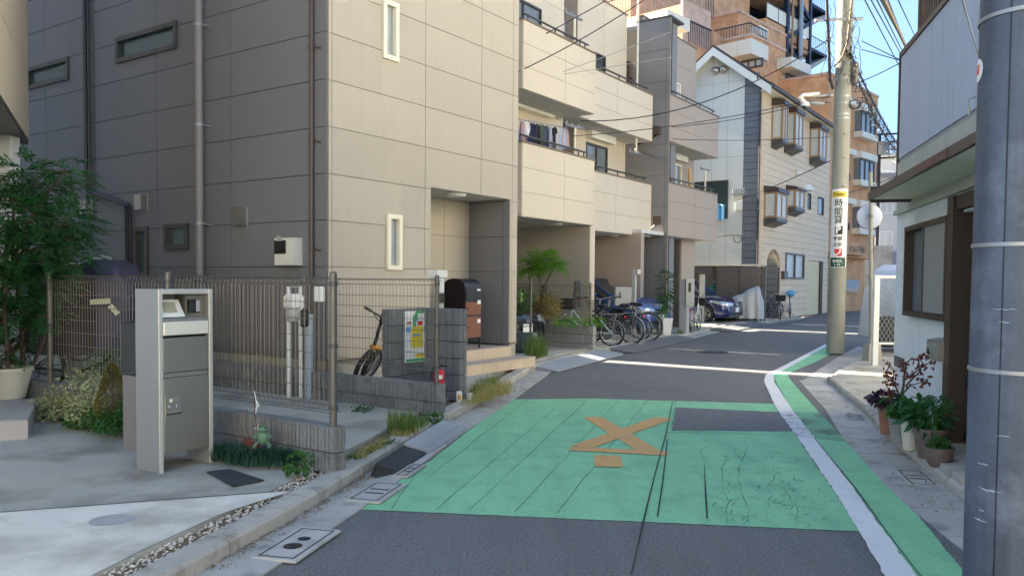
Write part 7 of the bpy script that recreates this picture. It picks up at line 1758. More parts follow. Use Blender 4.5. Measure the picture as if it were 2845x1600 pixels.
nvy=at(240,960,8.9); nvy=Vector((nvy.x,9.1,H)); tcov=cover('covered_bicycle',[(-.75,1.1,.5),(-.5,1.35,.9),(-.1,1.48,1),(.2,1.56,1.1),(.38,1.5,1.0),(.5,1.15,.6)],Vector((-4.75,9.25,H)),Vector((1,-.05,0)),MT['cover_navy'],'bicycle under a navy blue cover with reflective strips, behind the nearest mesh fence','bicycle',5,z0=.5,wid=.3)
bike(Vector((-4.85,9.2,H)),Vector((1,-.05,0)),'dark bicycle wheels and frame showing below the navy cover','black',None,R=.33)
def strip(a,b,w_,par,name='reflective_strip'):
    a,b=Vector(a),Vector(b); mb=MB(); n=Vector((0,-1,0)); u=(b-a).normalized().cross(n)*w_; mb.add([a-u,b-u,b+u,a+u],[(0,1,2,3)]); return mb.build(name,MT['reflect'],par)
strip(at(226,760,8.72),at(277,757,8.72),.028,tcov); strip(at(276,768,8.72),at(297,790,8.72),.028,tcov)
# ------------------------------------------------------------------ behind the fences by the charcoal wall
hu=thing('heat_pump_unit',Vector((-6.6,12.3,H)),0,'pale grey equipment box with a tilted hood against the charcoal wall','equipment box')
q=at(212,690,11.2); mb=MB(FR(Vector((q.x,11.2,H)),D2)); mb.bbox(-.2,.2,-.15,.15,0,q.z-H+.15,.01); mb.build('casing',MT['grey_plastic'],hu)
q=at(250,668,11.0); T=Matrix.Translation(q)@Matrix.Rotation(radians(-18),4,'Y'); mb=MB(T); mb.bbox(-.14,.14,-.12,.12,-.09,.1,.01); mb.build('hood',MT['grey_plastic'],hu)
gm=at(742,765,9.4); t=thing('gas_meter',Vector((gm.x,9.4,H)),YS+pi/2,'white gas meter with grey pipes at the corner of the charcoal wall','gas meter')
O_=Vector((gm.x,9.35,0)); zt=gm.z
mb=MB(FR(Vector((gm.x,9.35,zt)),D2)).smooth(); mb.bbox(-.11,.11,-.09,.09,-.07,.12,.04); mb.build('meter_body',MT['white_plastic'],t,ang=30)
mb=MB(FR(Vector((gm.x,9.35,zt)),D2)).smooth(); mb.lathe([(0,-.2),(.08,-.19),(.1,-.1),(.09,-.06)],n=16); mb.build('meter_base',MT['grey_plastic'],t)
mb=MB().smooth(); mb.tube([Vector((gm.x-.06,9.35,H)),Vector((gm.x-.06,9.35,zt+.2)),Vector((gm.x+.08,9.33,zt+.2)),Vector((gm.x+.08,9.33,zt-.1)),Vector((gm.x+.085,9.33,H))],.022,8); mb.build('pipe',MT['white_plastic'],t)
q=at(778,840,9.3); mb=MB().smooth(); mb.tube([Vector((q.x,9.3,H)),Vector((q.x,9.3,at(778,790,9.3).z))],.045,10); mb.build('standpipe',M('blue_grey_pipe',(.3,.38,.43),.5),t)
mb=MB(); q=at(765,800,9.25); mb.bbox(q.x-.04,q.x+.05,9.2,9.28,q.z-.1,q.z+.1,.02); mb.build('meter_dial',MT['black'],t)
# yellow and black folding bicycle leaning at the wall, seen from the front
yb=thing('folding_bicycle',Vector((-1.75,10.0,H)),YS,'yellow and black folding bicycle leaning on the tan wall behind the mesh fence','bicycle')
Yb=9.9
def yp(x,y,dy=0): return at(x,y,Yb+dy)
mb=MB().smooth(); mb.tube([yp(965,785),yp(942,868)],.022,8); mb.build('steering_tube',MT['black'],yb)
mb=MB().smooth(); mb.tube([yp(920,775,-.15),yp(938,785,-.05),yp(965,800,.15)],.012,6); hb=mb.build('handlebar',MT['black'],yb)
mb=MB().smooth(); mb.tube([yp(918,773,-.17),yp(932,781,-.1)],.018,6); mb.build('grip',MT['black'],hb)
mb=MB().smooth(); mb.tube([yp(941,790,-.05),yp(947,800,-.05),yp(958,812,-.02)],.006,5); mb.build('brake_lever',MT['black'],hb)
mb=MB().smooth(); mb.tube([yp(940,885),yp(935,872),yp(1000,885,.3)],[.03,.035,.03],8); mb.build('frame',MT['yellow'],yb)
for dx,dy in ((0,0),(18,.12)):
    a,b=yp(933+dx,890,dy),yp(903+dx,945,dy); c=(a+b)/2; u=(a-b).normalized(); v=Vector((0.25,1,0)).normalized(); v=(v-u*v.dot(u)).normalized()
    mb=MB().smooth(); mb.tube([c+(u*cos(k)+v*sin(k))*.19 for k in [2*pi*j/24 for j in range(24)]],.03,8,closed=True); wh=mb.build('wheel',MT['tyre'],yb)
    mb=MB(); mb.tube([c+(u*cos(k)+v*sin(k))*.15 for k in [2*pi*j/20 for j in range(20)]],.012,5,closed=True)
    for k in range(8): mb.tube([c,c+(u*cos(k*pi/4)+v*sin(k*pi/4))*.15],.003,3)
    mb.build('rim',MT['galv'],wh)
# ------------------------------------------------------------------ black arched parcel mailbox with brown drawers on the porch
PMx=thing('parcel_mailbox',Vector((0,0,0)),0,'black arched mailbox with two brown parcel drawers standing on the porch','mailbox')
Om=O.copy(); O=O*.79
zf=PZ0; a_n=.0
def wmp(p,n): return Wn(p,n)
nmf=-.02; s0,_=Wn(h4(918,600),nmf); s1,_=Wn(h4(1055,600),nmf); 
nbk=nmf-.42
PMx.location=S((s0+s1)/2,-.2,zf); WM[PMx.name]=Matrix.Translation(PMx.location)
zr=[Wn(h4(980,y),nmf)[1] for y in (735,690,500,485,372,245,200)]
def sb(name,a,b,n0,n1,z0,z1,mat,par=PMx): 
    mb=MB(); mb.hexa([S(a,n1,z0),S(b,n1,z0),S(b,n0,z0),S(a,n0,z0),S(a,n1,z1),S(b,n1,z1),S(b,n0,z1),S(a,n0,z1)]); return mb.build(name,MT[mat],par)
for a in (s0,s1-.02):
    for n in (nbk,nmf-.02): sb('leg',a,a+.02,n,n+.02,zf+.01,zr[1],'black')
sb('cabinet',s0,s1,nbk,nmf,zr[1],zr[5],'black')
d1_=sb('drawer',s0+.015,s1-.01,nmf+.001,nmf+.012,zr[1]+.01,zr[2]-.005,'brown_box'); d2_=sb('drawer',s0+.015,s1-.01,nmf+.001,nmf+.012,zr[3],zr[4]-.005,'brown_box')
sb('mail_flap',s0+.015,s1-.01,nmf+.001,nmf+.014,zr[4]+.02,zr[4]+.18,'black')
for par,zz in ((d1_,(zr[1]+zr[2])/2),(d2_,(zr[3]+zr[4])/2)):
    sb('handle',s0+.03,s0+.07,nmf+.013,nmf+.028,zz-.008,zz+.008,'black',par); sb('sticker',s1-.1,s1-.02,nmf+.013,nmf+.015,zz+.06,zz+.12,'sign_white',par)
sb('name_tag',s1-.11,s1-.03,nmf+.001,nmf+.016,zr[5]-.055,zr[5]-.03,'sign_white')
mb=MB().smooth(); cz=zr[5]; cn=(nmf+nbk)/2; rn=(nmf-nbk)/2
ring=[[S(s,cn+rn*cos(t),cz+rn*.62*sin(t)) for t in [pi*k/14 for k in range(15)]] for s in (s0-.01,s1+.01)]
mb.sheet(ring); mb.add(ring[0],[tuple(range(15))]); mb.add(ring[1],[tuple(range(14,-1,-1))]); mb.build('arched_top',MT['black'],PMx,ang=60)
O=Om
# white intercom post standing behind the dark block wall
iy=10.0; q=at(1105,690,iy); t=thing('intercom_post',Vector((q.x,iy,H)),0,'slim white intercom post with a lamp cap behind the dark block wall','intercom post')
zc_=q.z; mb=MB(FR(Vector((q.x-.0,iy,0)),D1)); mb.bbox(-.05,.05,-.04,.04,H,zc_-.04,.005); mb.build('post',MT['grey_plastic'],t)
mb=MB(FR(Vector((q.x-.02,iy,0)),D1)); mb.bbox(-.1,.1,-.08,.08,zc_-.04,zc_+.05,.006); mb.build('cap',MT['white_plastic'],t)
mb=MB(); mb.bbox(q.x-.0,q.x+.07,iy-.075,iy-.05,at(1105,762,iy).z,at(1105,738,iy).z,.004); mb.build('intercom',MT['black'],t)
mb=MB(); mb.bbox(q.x-.0,q.x+.065,iy-.07,iy-.05,at(1105,735,iy).z,at(1105,700,iy).z,.004); mb.build('name_panel',MT['sign_white'],t)
# fire extinguisher
q=G(VV(1103,966),H); q=at(1104,966,8.95); t=thing('fire_extinguisher',Vector((q.x,8.95,q.z)),0,'red fire extinguisher standing at the end of the poster wall','fire extinguisher')
h_=(966-925)/2050*8.95; bq=Vector((q.x,8.95,q.z))
mb=MB().smooth(); mb.lathe([(0,0),(.055,0),(.06,.02),(.06,h_*.75),(.045,h_*.88),(.02,h_*.95),(.02,h_)],bq,n=18); mb.build('cylinder',MT['red'],t)
mb=MB(); mb.tube([bq+Vector((0,0,h_)),bq+Vector((.02,0,h_+.03)),bq+Vector((.09,-.02,h_+.02))],.012,6); mb.tube([bq+Vector((0,0,h_+.02)),bq+Vector((-.07,-.02,h_+.0)),bq+Vector((-.09,-.03,h_*.3))],.01,6); mb.build('handle_and_hose',MT['black'],t)
mb=MB(); mb.lathe([(.0605,h_*.35),(.0605,h_*.6)],bq,n=12,a0=-2.4,a1=-.8); mb.build('label_sticker',MT['sign_white'],t)
mb=MB(); bq2=bq-Vector((0,0,bq.z-W2z)) ; 
# can and cup on the ground at the wall foot
c=G(VV(1155,1011),H); mb=MB().smooth(); mb.lathe([(0,0),(.03,0),(.033,.006),(.033,.115),(.028,.122),(.0,.122)],c,n=20); o=mb.build('drink_can',MT['sign_white'],label='white drink can with an orange print at the foot of the dark gatepost wall',cat='can')
mb=MB(); mb.lathe([(.0335,.03),(.0335,.085)],c,n=8,a0=-1.9,a1=-.9); mb.build('print',MT['yellow'],o)
c=G(VV(1181,1006),H); mb=MB().smooth(); mb.lathe([(0,0),(.028,0),(.036,.08),(.034,.08)],c,n=18); mb.build('paper_cup',MT['skyblue_pale'] if 'skyblue_pale' in MT else MT['sign_white'],label='small white paper cup beside the drink can in the dry grass',cat='cup')
# grey post box on a pole, silver posts
def service_post(x,y0,y1,Y,label,w_=.09,box=None):
    b=at(x,y1,Y); tz=at(x,y0,Y).z; t=thing('service_post',Vector((b.x,Y,.08)),YS,label,'post'); mb=MB(FR(Vector((b.x,Y,0)),EN)); mb.bbox(-w_/2,w_/2,-w_/2,w_/2,.08,tz,.006); mb.build('post',MT['grey_plastic'],t); return t,b.x,tz
t,px_,tz=service_post(1594,678,845,20.4,'silver post with a grey parcel box behind the black bicycles')
c0_,c1_=at(1555,768,20.2),at(1588,730,20.2); mb=MB(); mb.bbox(c0_.x-.1,c1_.x-.02,20.0,20.35,c0_.z,c1_.z+.08,.01); bx_=mb.build('parcel_box',MT['grey_plastic'],t); mb=MB(); mb.box(c0_.x-.0,c0_.x+.03,19.99,20.0,c0_.z+.18,c1_.z-.05); mb.build('slot',MT['black'],bx_)
mb=MB(); mb.bbox(px_+.05,px_+.14,20.3,20.4,tz-.12,tz,.01); mb.build('lamp',MT['white_plastic'],t)
t,px_,tz=service_post(1722,702,800,22.3,'silver intercom post behind the white bicycle',.2); mb=MB(); mb.bbox(px_-.02,px_+.22,22.1,22.2,at(1722,770,22.2).z,tz+.02,.01); bx_=mb.build('intercom_panel',MT['galv'],t); mb=MB(); mb.box(px_+.05,px_+.12,22.09,22.1,tz-.35,tz-.1); mb.build('intercom',MT['black'],bx_)
t,px_,tz=service_post(1766,690,745,28.5,'slim grey post beyond the navy car roof',.15)
# street sign stand by the shutter and crates at the block entrance
b=gp_(1996,786,.06); Yq=b.y; t=thing('sign_stand',b,0,'slim grey sign stand on a flat base in front of the cream shutter','stand'); mb=MB(); mb.bbox(b.x-.45,b.x+.45,Yq-.2,Yq+.2,.06,.16,.03); mb.build('base',MT['taupe_joint'],t); mb=MB(); mb.tube([b,Vector((b.x,Yq,at(1996,706,Yq).z))],.03,6); mb.bbox(b.x-.1,b.x+.1,Yq-.03,Yq,at(1996,752,Yq).z,at(1996,708,Yq).z,.01); mb.build('post',MT['galv'],t)
b=gp_(2142,768,.02)+Vector((-.3,0,0)); 
for dx,m,lb,hh_ in ((0,'darkvoid','black bin at the entrance of the brick block',1.0),(.45,'sign_white','white bin between the black one and the wooden crate',.95),(.9,'frame_tan','brown wooden crate at the entrance of the brick block',.75)):
    mb=MB(FR(Vector((b.x+dx,b.y,.02)),Vector((1,.3,0)))); mb.hexa([(-.17,-.2,0),(.17,-.2,0),(.17,.2,0),(-.17,.2,0),(-.2,-.22,hh_),(.2,-.22,hh_),(.2,.22,hh_),(-.2,.22,hh_)]); mb.bbox(-.21,.21,-.23,.23,hh_,hh_+.05,.01); mb.build('bin' if hh_>.9 else 'crate',MT[m],label=lb,cat='bin' if hh_>.9 else 'crate')
# ------------------------------------------------------------------ drying poles and laundry
def dry_pole(par,s,n0,zb,zt_,arm=.75,label=None):
    t=thing('drying_pole_stand',S(s,n0,zb),YS,label,'drying stand'); mb=MB().smooth(); mb.tube([S(s,n0,zb),S(s,n0,zt_)],.028,8); mb.build('post',MT['frame_cream'],t)
    mb=MB(); mb.tube([S(s-arm*.55,n0-.0,zt_),S(s+arm*.45,n0,zt_+.03)],.03,6); ar=mb.build('arm',MT['galv'],t)
    for k in range(3): mb=MB(); mb.tube([S(s-arm*.5+k*arm*.35,n0,zt_),S(s-arm*.5+k*arm*.35,n0,zt_+.09)],.02,5); mb.build('hook',MT['galv'],ar)
    return t
nh=nB1o-.12
sA_,zA_=Wn(z3(415,830),nh); dry_pole(B,sA_,nh,z_l1,zA_,label='drying pole stand at the right end of the laundry balcony')
sA_,zA_=Wn(z3(412,115),nh); dry_pole(B,sA_,nh,z_u1,zA_,label='drying pole stand on the top beige balcony')
nh2=nB2o-.12; sB_,zB_=Wn(z3(812,1000),nh2); dry_pole(C2,sB_,nh2,y1,zB_,label='drying pole stand on the lower balcony of the second beige house')
sC_,zC_=Wn(z3(1262,1105),-.12); dry_pole(C,sC_,-.12,CZ1,zC_,label='drying pole stand on the lower taupe balcony')
sD_,zD_=Wn(z3(1165,1100),-.1); mb=MB(); mb.tube([S(sD_,-.1,CZ1),S(sD_-.1,-.1,zD_)],.045,8); mb.build('wooden_board',MT['yellow'] if 0 else M('pale_wood',(.6,.36,.14),.6),label='pale wooden board standing on the lower taupe balcony',cat='board')
zl_a=Wn(z3(60,770),nh)[1]; pa=S(sB0,nh-.12,Wn(z3(40,765),nh)[1]); pb=S(Wn(z3(400,835),nh)[0],nh-.12,Wn(z3(400,830),nh)[1])
mb=MB(); mb.tube([pa,pb],.014,6); mb.build('drying_rod',MT['galv'],label='long metal drying rod carrying the laundry on the beige balcony',cat='rod')
labels=['pale blue shirt','pink shirt','white vest','navy trousers','black trousers','dark green jacket','dark blue shirt','grey blue shirt','black shirt','cream towel','small dark cloth','white shirt']
us=[.06,.17,.24,.32,.42,.50,.58,.66,.74,.81,.88,.95]; hs=[.75,.62,.3,.85,.8,.7,.72,.75,.6,.6,.5,.45]
for i,u in enumerate(us):
    random.seed(50+i); c=pa.lerp(pb,u); w_=.15; L_h=hs[i]*.92; rows=[]
    for k in range(7):
        v=k/6; ww=w_*(.55+.45*min(1,v*4)) ; rows.append([c+D1*(ww*q*.75)+EN*(.035*sin(q*5+i)+.03*v*sin(q*7+i*2))+Vector((0,0,-.03-L_h*v*(1-.06*abs(q)))) for q in (-1,-.66,-.33,0,.33,.66,1)])
    mb=MB().smooth(); mb.sheet(rows); g=mb.build('garment',cloth(i),label=labels[i]+' hanging on the drying rod, number from the left '+['first','second','third','fourth','fifth','sixth','seventh','eighth','ninth','tenth','eleventh','twelfth'][i],cat='garment',group='laundry on the middle beige balcony')
    mb=MB(); mb.tube([c+Vector((0,0,.02)),c-Vector((0,0,.02))],.008,4); mb.tube([c-D1*.1-Vector((0,0,.05)),c-Vector((0,0,.02)),c+D1*.1-Vector((0,0,.05))],.006,4); mb.build('hanger',MT['sign_white'],g)
# ------------------------------------------------------------------ vegetation
random.seed(11)
def tree(loc,label,stems,crown,leafm,bark,name='tree',cat='tree',L=.06,Wd=.022,n=9000,branch=30,kind_='blob',hollow=.25,pin=True):
    t=thing(name,Vector(loc),0,label,cat)
    mb=MB().smooth()
    for st in stems: mb.tube(st[0],st[1],8)
    mb.build('trunk',MT[bark],t)
    m2=MB().smooth(); mb=MB()
    allb=[]
    for (c,r,cnt) in crown:
        c=Vector(c); cnt=int(cnt*1.5)
        tip=min((Vector(s[0][-1]) for s in stems),key=lambda q:(q-c).length)
        m2.tube([tip,tip.lerp(c,.5)+rv()*.05,c],[.016,.011,.005],5)
        for _ in range(cnt):
            v=rv(); p=c+Vector((v.x*r[0],v.y*r[1],v.z*r[2]))*(hollow+(1-hollow)*random.random()**.5)
            # a pinnate spray: a drooping stalk with paired leaflets
            d=(p-c).normalized()*.6+Vector((rnd(-.6,.6),rnd(-.6,.6),rnd(-.35,.2))); d.normalize(); LL=rnd(.1,.2)*(L/.06); q0=p; npair=6
            s_=d.cross(Vector((0,0,1))); s_=s_.normalized() if s_.length>.1 else Vector((1,0,0)); up=s_.cross(d)
            for k in range(npair):
                u=(k+.7)/npair; c_=q0+d*LL*u+Vector((0,0,-.25*LL*u*u))
                for sg in (-1,1): leaf(mb,c_,(s_*sg+d*.45+rv()*.15),up+rv()*.25,L*rnd(.7,1.1),Wd*rnd(.8,1.2))
            leaf(mb,q0+d*LL+Vector((0,0,-.25*LL)),d,up,L,Wd)
            if random.random()<.12: m2.tube([c+(p-c)*.3,p,p+d*LL],.0025,3,cap=False)
    m2.build('branches',MT[bark],t); mb.build('crown',MT[leafm],t); return t
# left tree
tb=Vector((-5.05,8.35,.12)); 
stems=[([tb,tb+Vector((-.03,0,.35)),tb+Vector((-.2,.05,.8)),tb+Vector((-.4,.1,1.4))],[.035,.03,.022,.014]),([tb,tb+Vector((.03,0,.4)),tb+Vector((.05,-.05,.9)),tb+Vector((.0,-.1,1.5))],[.032,.027,.02,.012]),([tb,tb+Vector((.05,.03,.3)),tb+Vector((.2,.05,.65)),tb+Vector((.35,.0,1.0))],[.03,.022,.015,.008]),
 ([tb+Vector((-.1,0,.6)),tb+Vector((-.45,.1,.8)),tb+Vector((-.8,0,.95))],[.014,.012,.006])]
def tc(x,y,Y): return at(x,y,Y)
crown=[(tc(35,440,8.4),(.42,.4,.2),75),(tc(120,470,8.3),(.42,.35,.18),70),(tc(165,425,8.2),(.22,.25,.09),22),(tc(20,530,8.3),(.45,.4,.25),95),(tc(100,560,8.1),(.48,.4,.22),110),(tc(180,555,8.2),(.26,.25,.12),36),(tc(40,640,8.2),(.5,.4,.26),120),(tc(140,640,8.1),(.36,.35,.17),70),(tc(175,600,8.1),(.22,.2,.09),24),(tc(30,720,8.2),(.42,.4,.22),90),(tc(110,710,8.2),(.33,.3,.16),60),(tc(90,780,8.1),(.25,.25,.12),28),(tc(20,800,8.1),(.3,.3,.16),40),(tc(15,880,8.1),(.22,.2,.14),20)]
tree(tb,'dark green fine leaved tree at the left edge in front of the overhanging house',stems,crown,'leaf_dark','bark_red',L=.058,Wd=.024)
# bright tree at the planter
bt=S(5.9,.75,.1); bt=at(1352,800,17.0); bt=Vector((bt.x,17.0,.1))
stems=[([bt,bt+Vector((.0,0,.6)),bt+Vector((.06,0,1.2)),bt+Vector((.02,.0,1.6))],[.03,.026,.02,.014]),([bt+Vector((.05,0,1.1)),bt+Vector((.25,0,1.5)),bt+Vector((.4,0,1.75))],[.015,.012,.008])]
crown=[(tc(1362,655,17),(.36,.35,.16),65),(tc(1335,672,17),(.24,.3,.11),30),(tc(1392,665,17),(.24,.3,.13),34),(tc(1368,640,17.1),(.2,.3,.08),22),(tc(1322,678,17),(.12,.2,.06),10)]
tree(bt,'small sunlit bright green tree above the planter fence',stems,crown,'leaf_bright','bark',L=.07,Wd=.03)
mb=MB(); blob(mb,tc(1380,770,16.9),(.3,.3,.28),900,.06,.03,.2); p_=mb.build('yellow_shrub',MT['leaf_yellow'],label='yellow leaved shrub in the planter behind the fence',cat='shrub')
mb=MB(); blob(mb,tc(1318,755,16.6),(.25,.3,.25),500,.07,.03,.2); mb.build('green_shrub',MT['leaf_mid'],label='green shrub behind the pier fence above the black car bonnet',cat='shrub')
mb=MB(); 
for x in (1405,1440,1475,1505): blob(mb,tc(x,808,16.6),(.16,.18,.1),110,.06,.03,.1)
mb.build('planter_plants',MT['leaf_bright'],label='low green plants spilling over the planter wall top',kind='stuff')
# tall rubber plant in a white pot
rp=gp_(1672,843); ry=rp.y
def pot(c,r,h,mat,label,cat='plant pot',name='potted_plant',taper=.72,square=False,rim=True):
    t=thing(name,c,0,label,cat); c=Vector(c)
    if square:
        mb=MB(Matrix.Translation(c)@Matrix.Rotation(.4,4,'Z')); k=taper; mb.hexa([(-r*k,-r*k,0),(r*k,-r*k,0),(r*k,r*k,0),(-r*k,r*k,0),(-r,-r,h),(r,-r,h),(r,r,h),(-r,r,h)])
        mb.bbox(-r*1.06,r*1.06,-r*1.06,r*1.06,h-.02,h+.012,.004)
    else:
        mb=MB().smooth(); mb.lathe([(0,0),(r*taper,0),(r*.97,h*.86),(r*1.05 if rim else r,h*.87),(r*1.06 if rim else r,h),(r*.92,h),(r*.9,h*.9),(0,h*.9)],c,n=24)
    mb.build('pot',MT[mat],t,ang=40)
    mb=MB(); mb.lathe([(r*.9,h*.915),(0,h*.93)],c,n=16); mb.build('soil',MT['soil'],t); return t
t=pot(rp,.15,.44,'white_plastic','tall rubber plant with drooping leaves in a white square pot',square=True,taper=.75)
mb=MB().smooth(); mb.tube([rp+Vector((0,0,.4)),rp+Vector((.02,0,1.0)),rp+Vector((-.02,0,1.6))],.014,6); mb.build('stem',MT['bark'],t)
mb=MB()
for k in range(95):
    z=rnd(.75,1.65); a=rnd(0,2*pi); p=rp+Vector((.01,0,z)); dr=Vector((cos(a),sin(a),rnd(-.9,.35) if z<1.4 else rnd(-.2,.6))); leaf(mb,p+dr.normalized()*.05,dr,Vector((0,0,1)),rnd(.2,.34),.075)
mb.build('leaves',MT['leaf_mid'],t)
mb=MB(); blob(mb,rp+Vector((-.1,-.02,.62)),(.16,.15,.16),110,.1,.04,.1); mb.build('yellow_foliage',MT['leaf_bright'],t)
wp=gp_(1640,838); t=pot(wp+Vector((0,.15,0)),.13,.36,'white_plastic','cream square pot with a red cap behind the big bicycle wheel','potted plant',square=True); mb=MB(); mb.bbox(wp.x-.07,wp.x+.06,wp.y+.1,wp.y+.22,.44,.6,.02); mb.build('red_cap',MT['red'],t)
wp=gp_(1596,838); t=pot(wp+Vector((0,.35,0)),.14,.2,'terracotta','terracotta pot with a spiky plant seen through the bicycle wheel','potted plant'); mb=MB(); blades(mb,wp+Vector((0,.35,.18)),.08,60,.42,.008,.8); mb.build('leaves',MT['leaf_mid'],t)
for (x,y,r_,h_,m,lb) in ((1948,799,.13,.22,'terracotta','terracotta pot with green plant beside the arched entrance'),(1936,796,.11,.2,'pot_brown','small brown pot with leaves left of the arched entrance')):
    c=gp_(x,y)+Vector((-.2,.5,0)); t=pot(c,r_,h_,m,lb,'potted plant'); mb=MB(); blob(mb,c+Vector((0,0,h_+.25)),(.16,.16,.25),200,.08,.04,.1); mb.build('leaves',MT['leaf_mid'],t)
# pots along the right wall
def rp_(x,y): return G(h6(x,y),RH)
t=pot(rp_(700,568)+Vector((.02,0,0)),.10,.26,'terracotta','red brown pot with purple leaves at the far end of the pot row','potted plant')
c=rp_(690,568); mb=MB(); blob(mb,c+Vector((-.02,0,.33)),(.13,.13,.06),320,.05,.035,.3); mb.build('leaves',MT['leaf_purple'],t)
mb=MB(); blob(mb,c+Vector((.05,-.05,.27)),(.12,.1,.05),150,.05,.04,.2); mb.build('low_leaves',MT['leaf_mid'],t)
for k in range(22): 
    pass
c=rp_(778,630); t=pot(c,.095,.24,'pot_grey','grey pot with a bare shrub holding a few dry red leaves','potted plant')
base=c+Vector((0,0,.2)); 
def Yc(x,y): return AY(h6(x,y),c.y)
mb=MB().smooth(); br_=[[(790,500),(795,370),(805,280),(815,180),(830,130),(862,95)],[(797,360),(770,290),(745,250),(735,170),(700,110)],[(800,330),(840,270),(900,250),(950,225)],[(806,270),(880,180),(915,120),(930,70)],[(810,240),(870,200),(960,130),(985,105)],[(795,340),(740,320),(700,290),(685,240)],[(790,400),(830,370),(850,340)],[(745,250),(715,230),(700,180)],[(900,160),(905,130),(890,95)],[(735,200),(710,180),(712,140)],[(815,200),(795,150),(790,110)]]
for i,b_ in enumerate(br_): mb.tube([Yc(*q)+Vector((0,rnd(-.06,.06),0)) for q in b_],[.012*(1-.75*k/(len(b_)-1))*(1.3 if i==0 else .7) for k in range(len(b_))],6)
mb.build('branches',MT['bark'],t)
mb=MB(); random.seed(4)
for b_ in br_:
    for q in b_[-3:]:
        for _ in range(5): leaf(mb,Yc(q[0]+rnd(-14,14),q[1]+rnd(-5,22))+Vector((0,rnd(-.06,.06),0)),Vector((rnd(-.5,.5),rnd(-.5,.5),rnd(-1,.1))),rv(),rnd(.03,.055),.024)
for q in ((910,75),(720,195),(735,290),(725,320),(945,230)): 
    for _ in range(9): leaf(mb,Yc(q[0]+rnd(-22,22),q[1]+rnd(-16,25))+Vector((0,rnd(-.06,.06),0)),Vector((rnd(-.5,.5),rnd(-.5,.5),rnd(-1,.1))),rv(),rnd(.035,.06),.028)
mb.build('dry_leaves',MT['leaf_red'],t)
mb=MB(); blob(mb,c+Vector((.02,-.04,.29)),(.14,.12,.07),260,.055,.04,.2); mb.build('leaves',MT['leaf_mid'],t)
c=rp_(842,665); t=pot(c,.075,.24,'pot_cream','tall pale plastic pot with strap leaves in the middle of the row','potted plant'); mb=MB()
for k in range(46):
    a=rnd(0,2*pi); L=rnd(.2,.38); d=Vector((cos(a),sin(a),0)); w_=.014; s_=Vector((-sin(a),cos(a),0))*w_; p=c+Vector((0,0,.22)); P_=[p,p+d*L*.25+Vector((0,0,L*.55)),p+d*L*.6+Vector((0,0,L*.65)),p+d*L*.9+Vector((0,0,L*.35))]
    mb.add([P_[0]-s_,P_[0]+s_,P_[1]+s_,P_[1]-s_,P_[2]+s_,P_[2]-s_,P_[3]],[(0,1,2,3),(3,2,4,5),(5,4,6)])
mb.build('leaves',MT['leaf_dark'],t)
c=rp_(975,725)+Vector((.02,.06,0)); t=pot(c,.125,.24,'pot_brown','wide brown pot with green foliage, second from the door','potted plant'); mb=MB(); blob(mb,c+Vector((0,.05,.34)),(.17,.17,.14),170,.1,.045,.1); mb.build('leaves',MT['leaf_dark'],t); mb=MB(); blades(mb,c+Vector((0,0,.22)),.1,60,.16,.006,.6); mb.build('low_leaves',MT['leaf_mid'],t)
c=rp_(1020,770); t=thing('potted_plant',c,0,'dark round bowl with bright moss like greenery, nearest the wooden door','potted plant'); mb=MB().smooth(); mb.lathe([(0,0),(.06,0),(.09,.04),(.1,.09),(.098,.13),(.107,.135),(.107,.15),(.09,.15),(.085,.13),(0,.13)],c,n=24); mb.build('bowl',MT['pot_brown'],t); mb=MB(); blob(mb,c+Vector((0,0,.16)),(.085,.085,.05),420,.03,.02,.1); mb.build('leaves',MT['leaf_bright'] if 0 else MT['leaf_mid'],t)
# left bed: edging stones, ground cover, small conifer, pots, step
bed=thing('garden_bed',Vector((-3.9,7.6,H)),0,'planted bed edged with small grey stones under the left tree','garden bed')
ep=[G(f1(*q),H) for q in ((170,740),(300,735),(440,775),(575,800))]
mb=MB(); q=[Vector((p.x,p.y,H)) for p in ep]+[c1+dW*2.3+Vector((0,0,H-c1.z)),c1+dW*5.8+Vector((0,0,H-c1.z))]; 
a=sum(q[i].x*q[(i+1)%len(q)].y-q[(i+1)%len(q)].x*q[i].y for i in range(len(q))); q=q if a>0 else q[::-1]
mb.prism([Vector((p.x,p.y,H)) for p in q],.04); mb.build('soil',MT['soil'],bed)
def edging(par,pts,step,w_=.07,h=.055,mat='stone'):
    P_=resample(pts,step)
    for i in range(len(P_)-1):
        a,b=P_[i],P_[i+1]; m=MB(FR(Vector((a.x,a.y,H)),b-a)); L=(b-a).length; m.bbox(.004,L-.004,-w_/2+rnd(-.005,.005),w_/2,0,h+rnd(-.006,.006),.012); m.build('edging_stone',MT[mat],par)
edging(bed,ep,.16)
def gq(x,y,z=.14): return G(f1(x,y),z)
mb=MB(); 
for (x,y,Y,r_,n_) in ((130,1030,7.75,.26,700),(185,1020,7.7,.3,950),(240,1030,7.3,.28,900),(165,995,7.9,.22,500),(230,1000,7.6,.24,600),(270,975,7.5,.2,350),(205,960,7.7,.2,300)): blob(mb,at(x,y,Y),(r_,.24,.13),n_,.035,.02,.1)
mb.build('variegated_ground_cover',MT['leaf_var'],label='pale variegated ground cover filling the left bed',kind='stuff')
mb=MB()
for (x,y,Y,r_,n_) in ((215,1052,7.3,.2,450),(265,1055,7.1,.2,450),(305,1062,6.9,.2,500),(320,1040,7.0,.2,400)): blob(mb,at(x,y,Y),(r_,.2,.09),n_,.04,.025,.1)
mb.build('dark_ground_cover',MT['leaf_mid'],label='low dark green ground cover at the front edge of the left bed',kind='stuff')
c=at(283,1058,7.05); mb=MB(); 
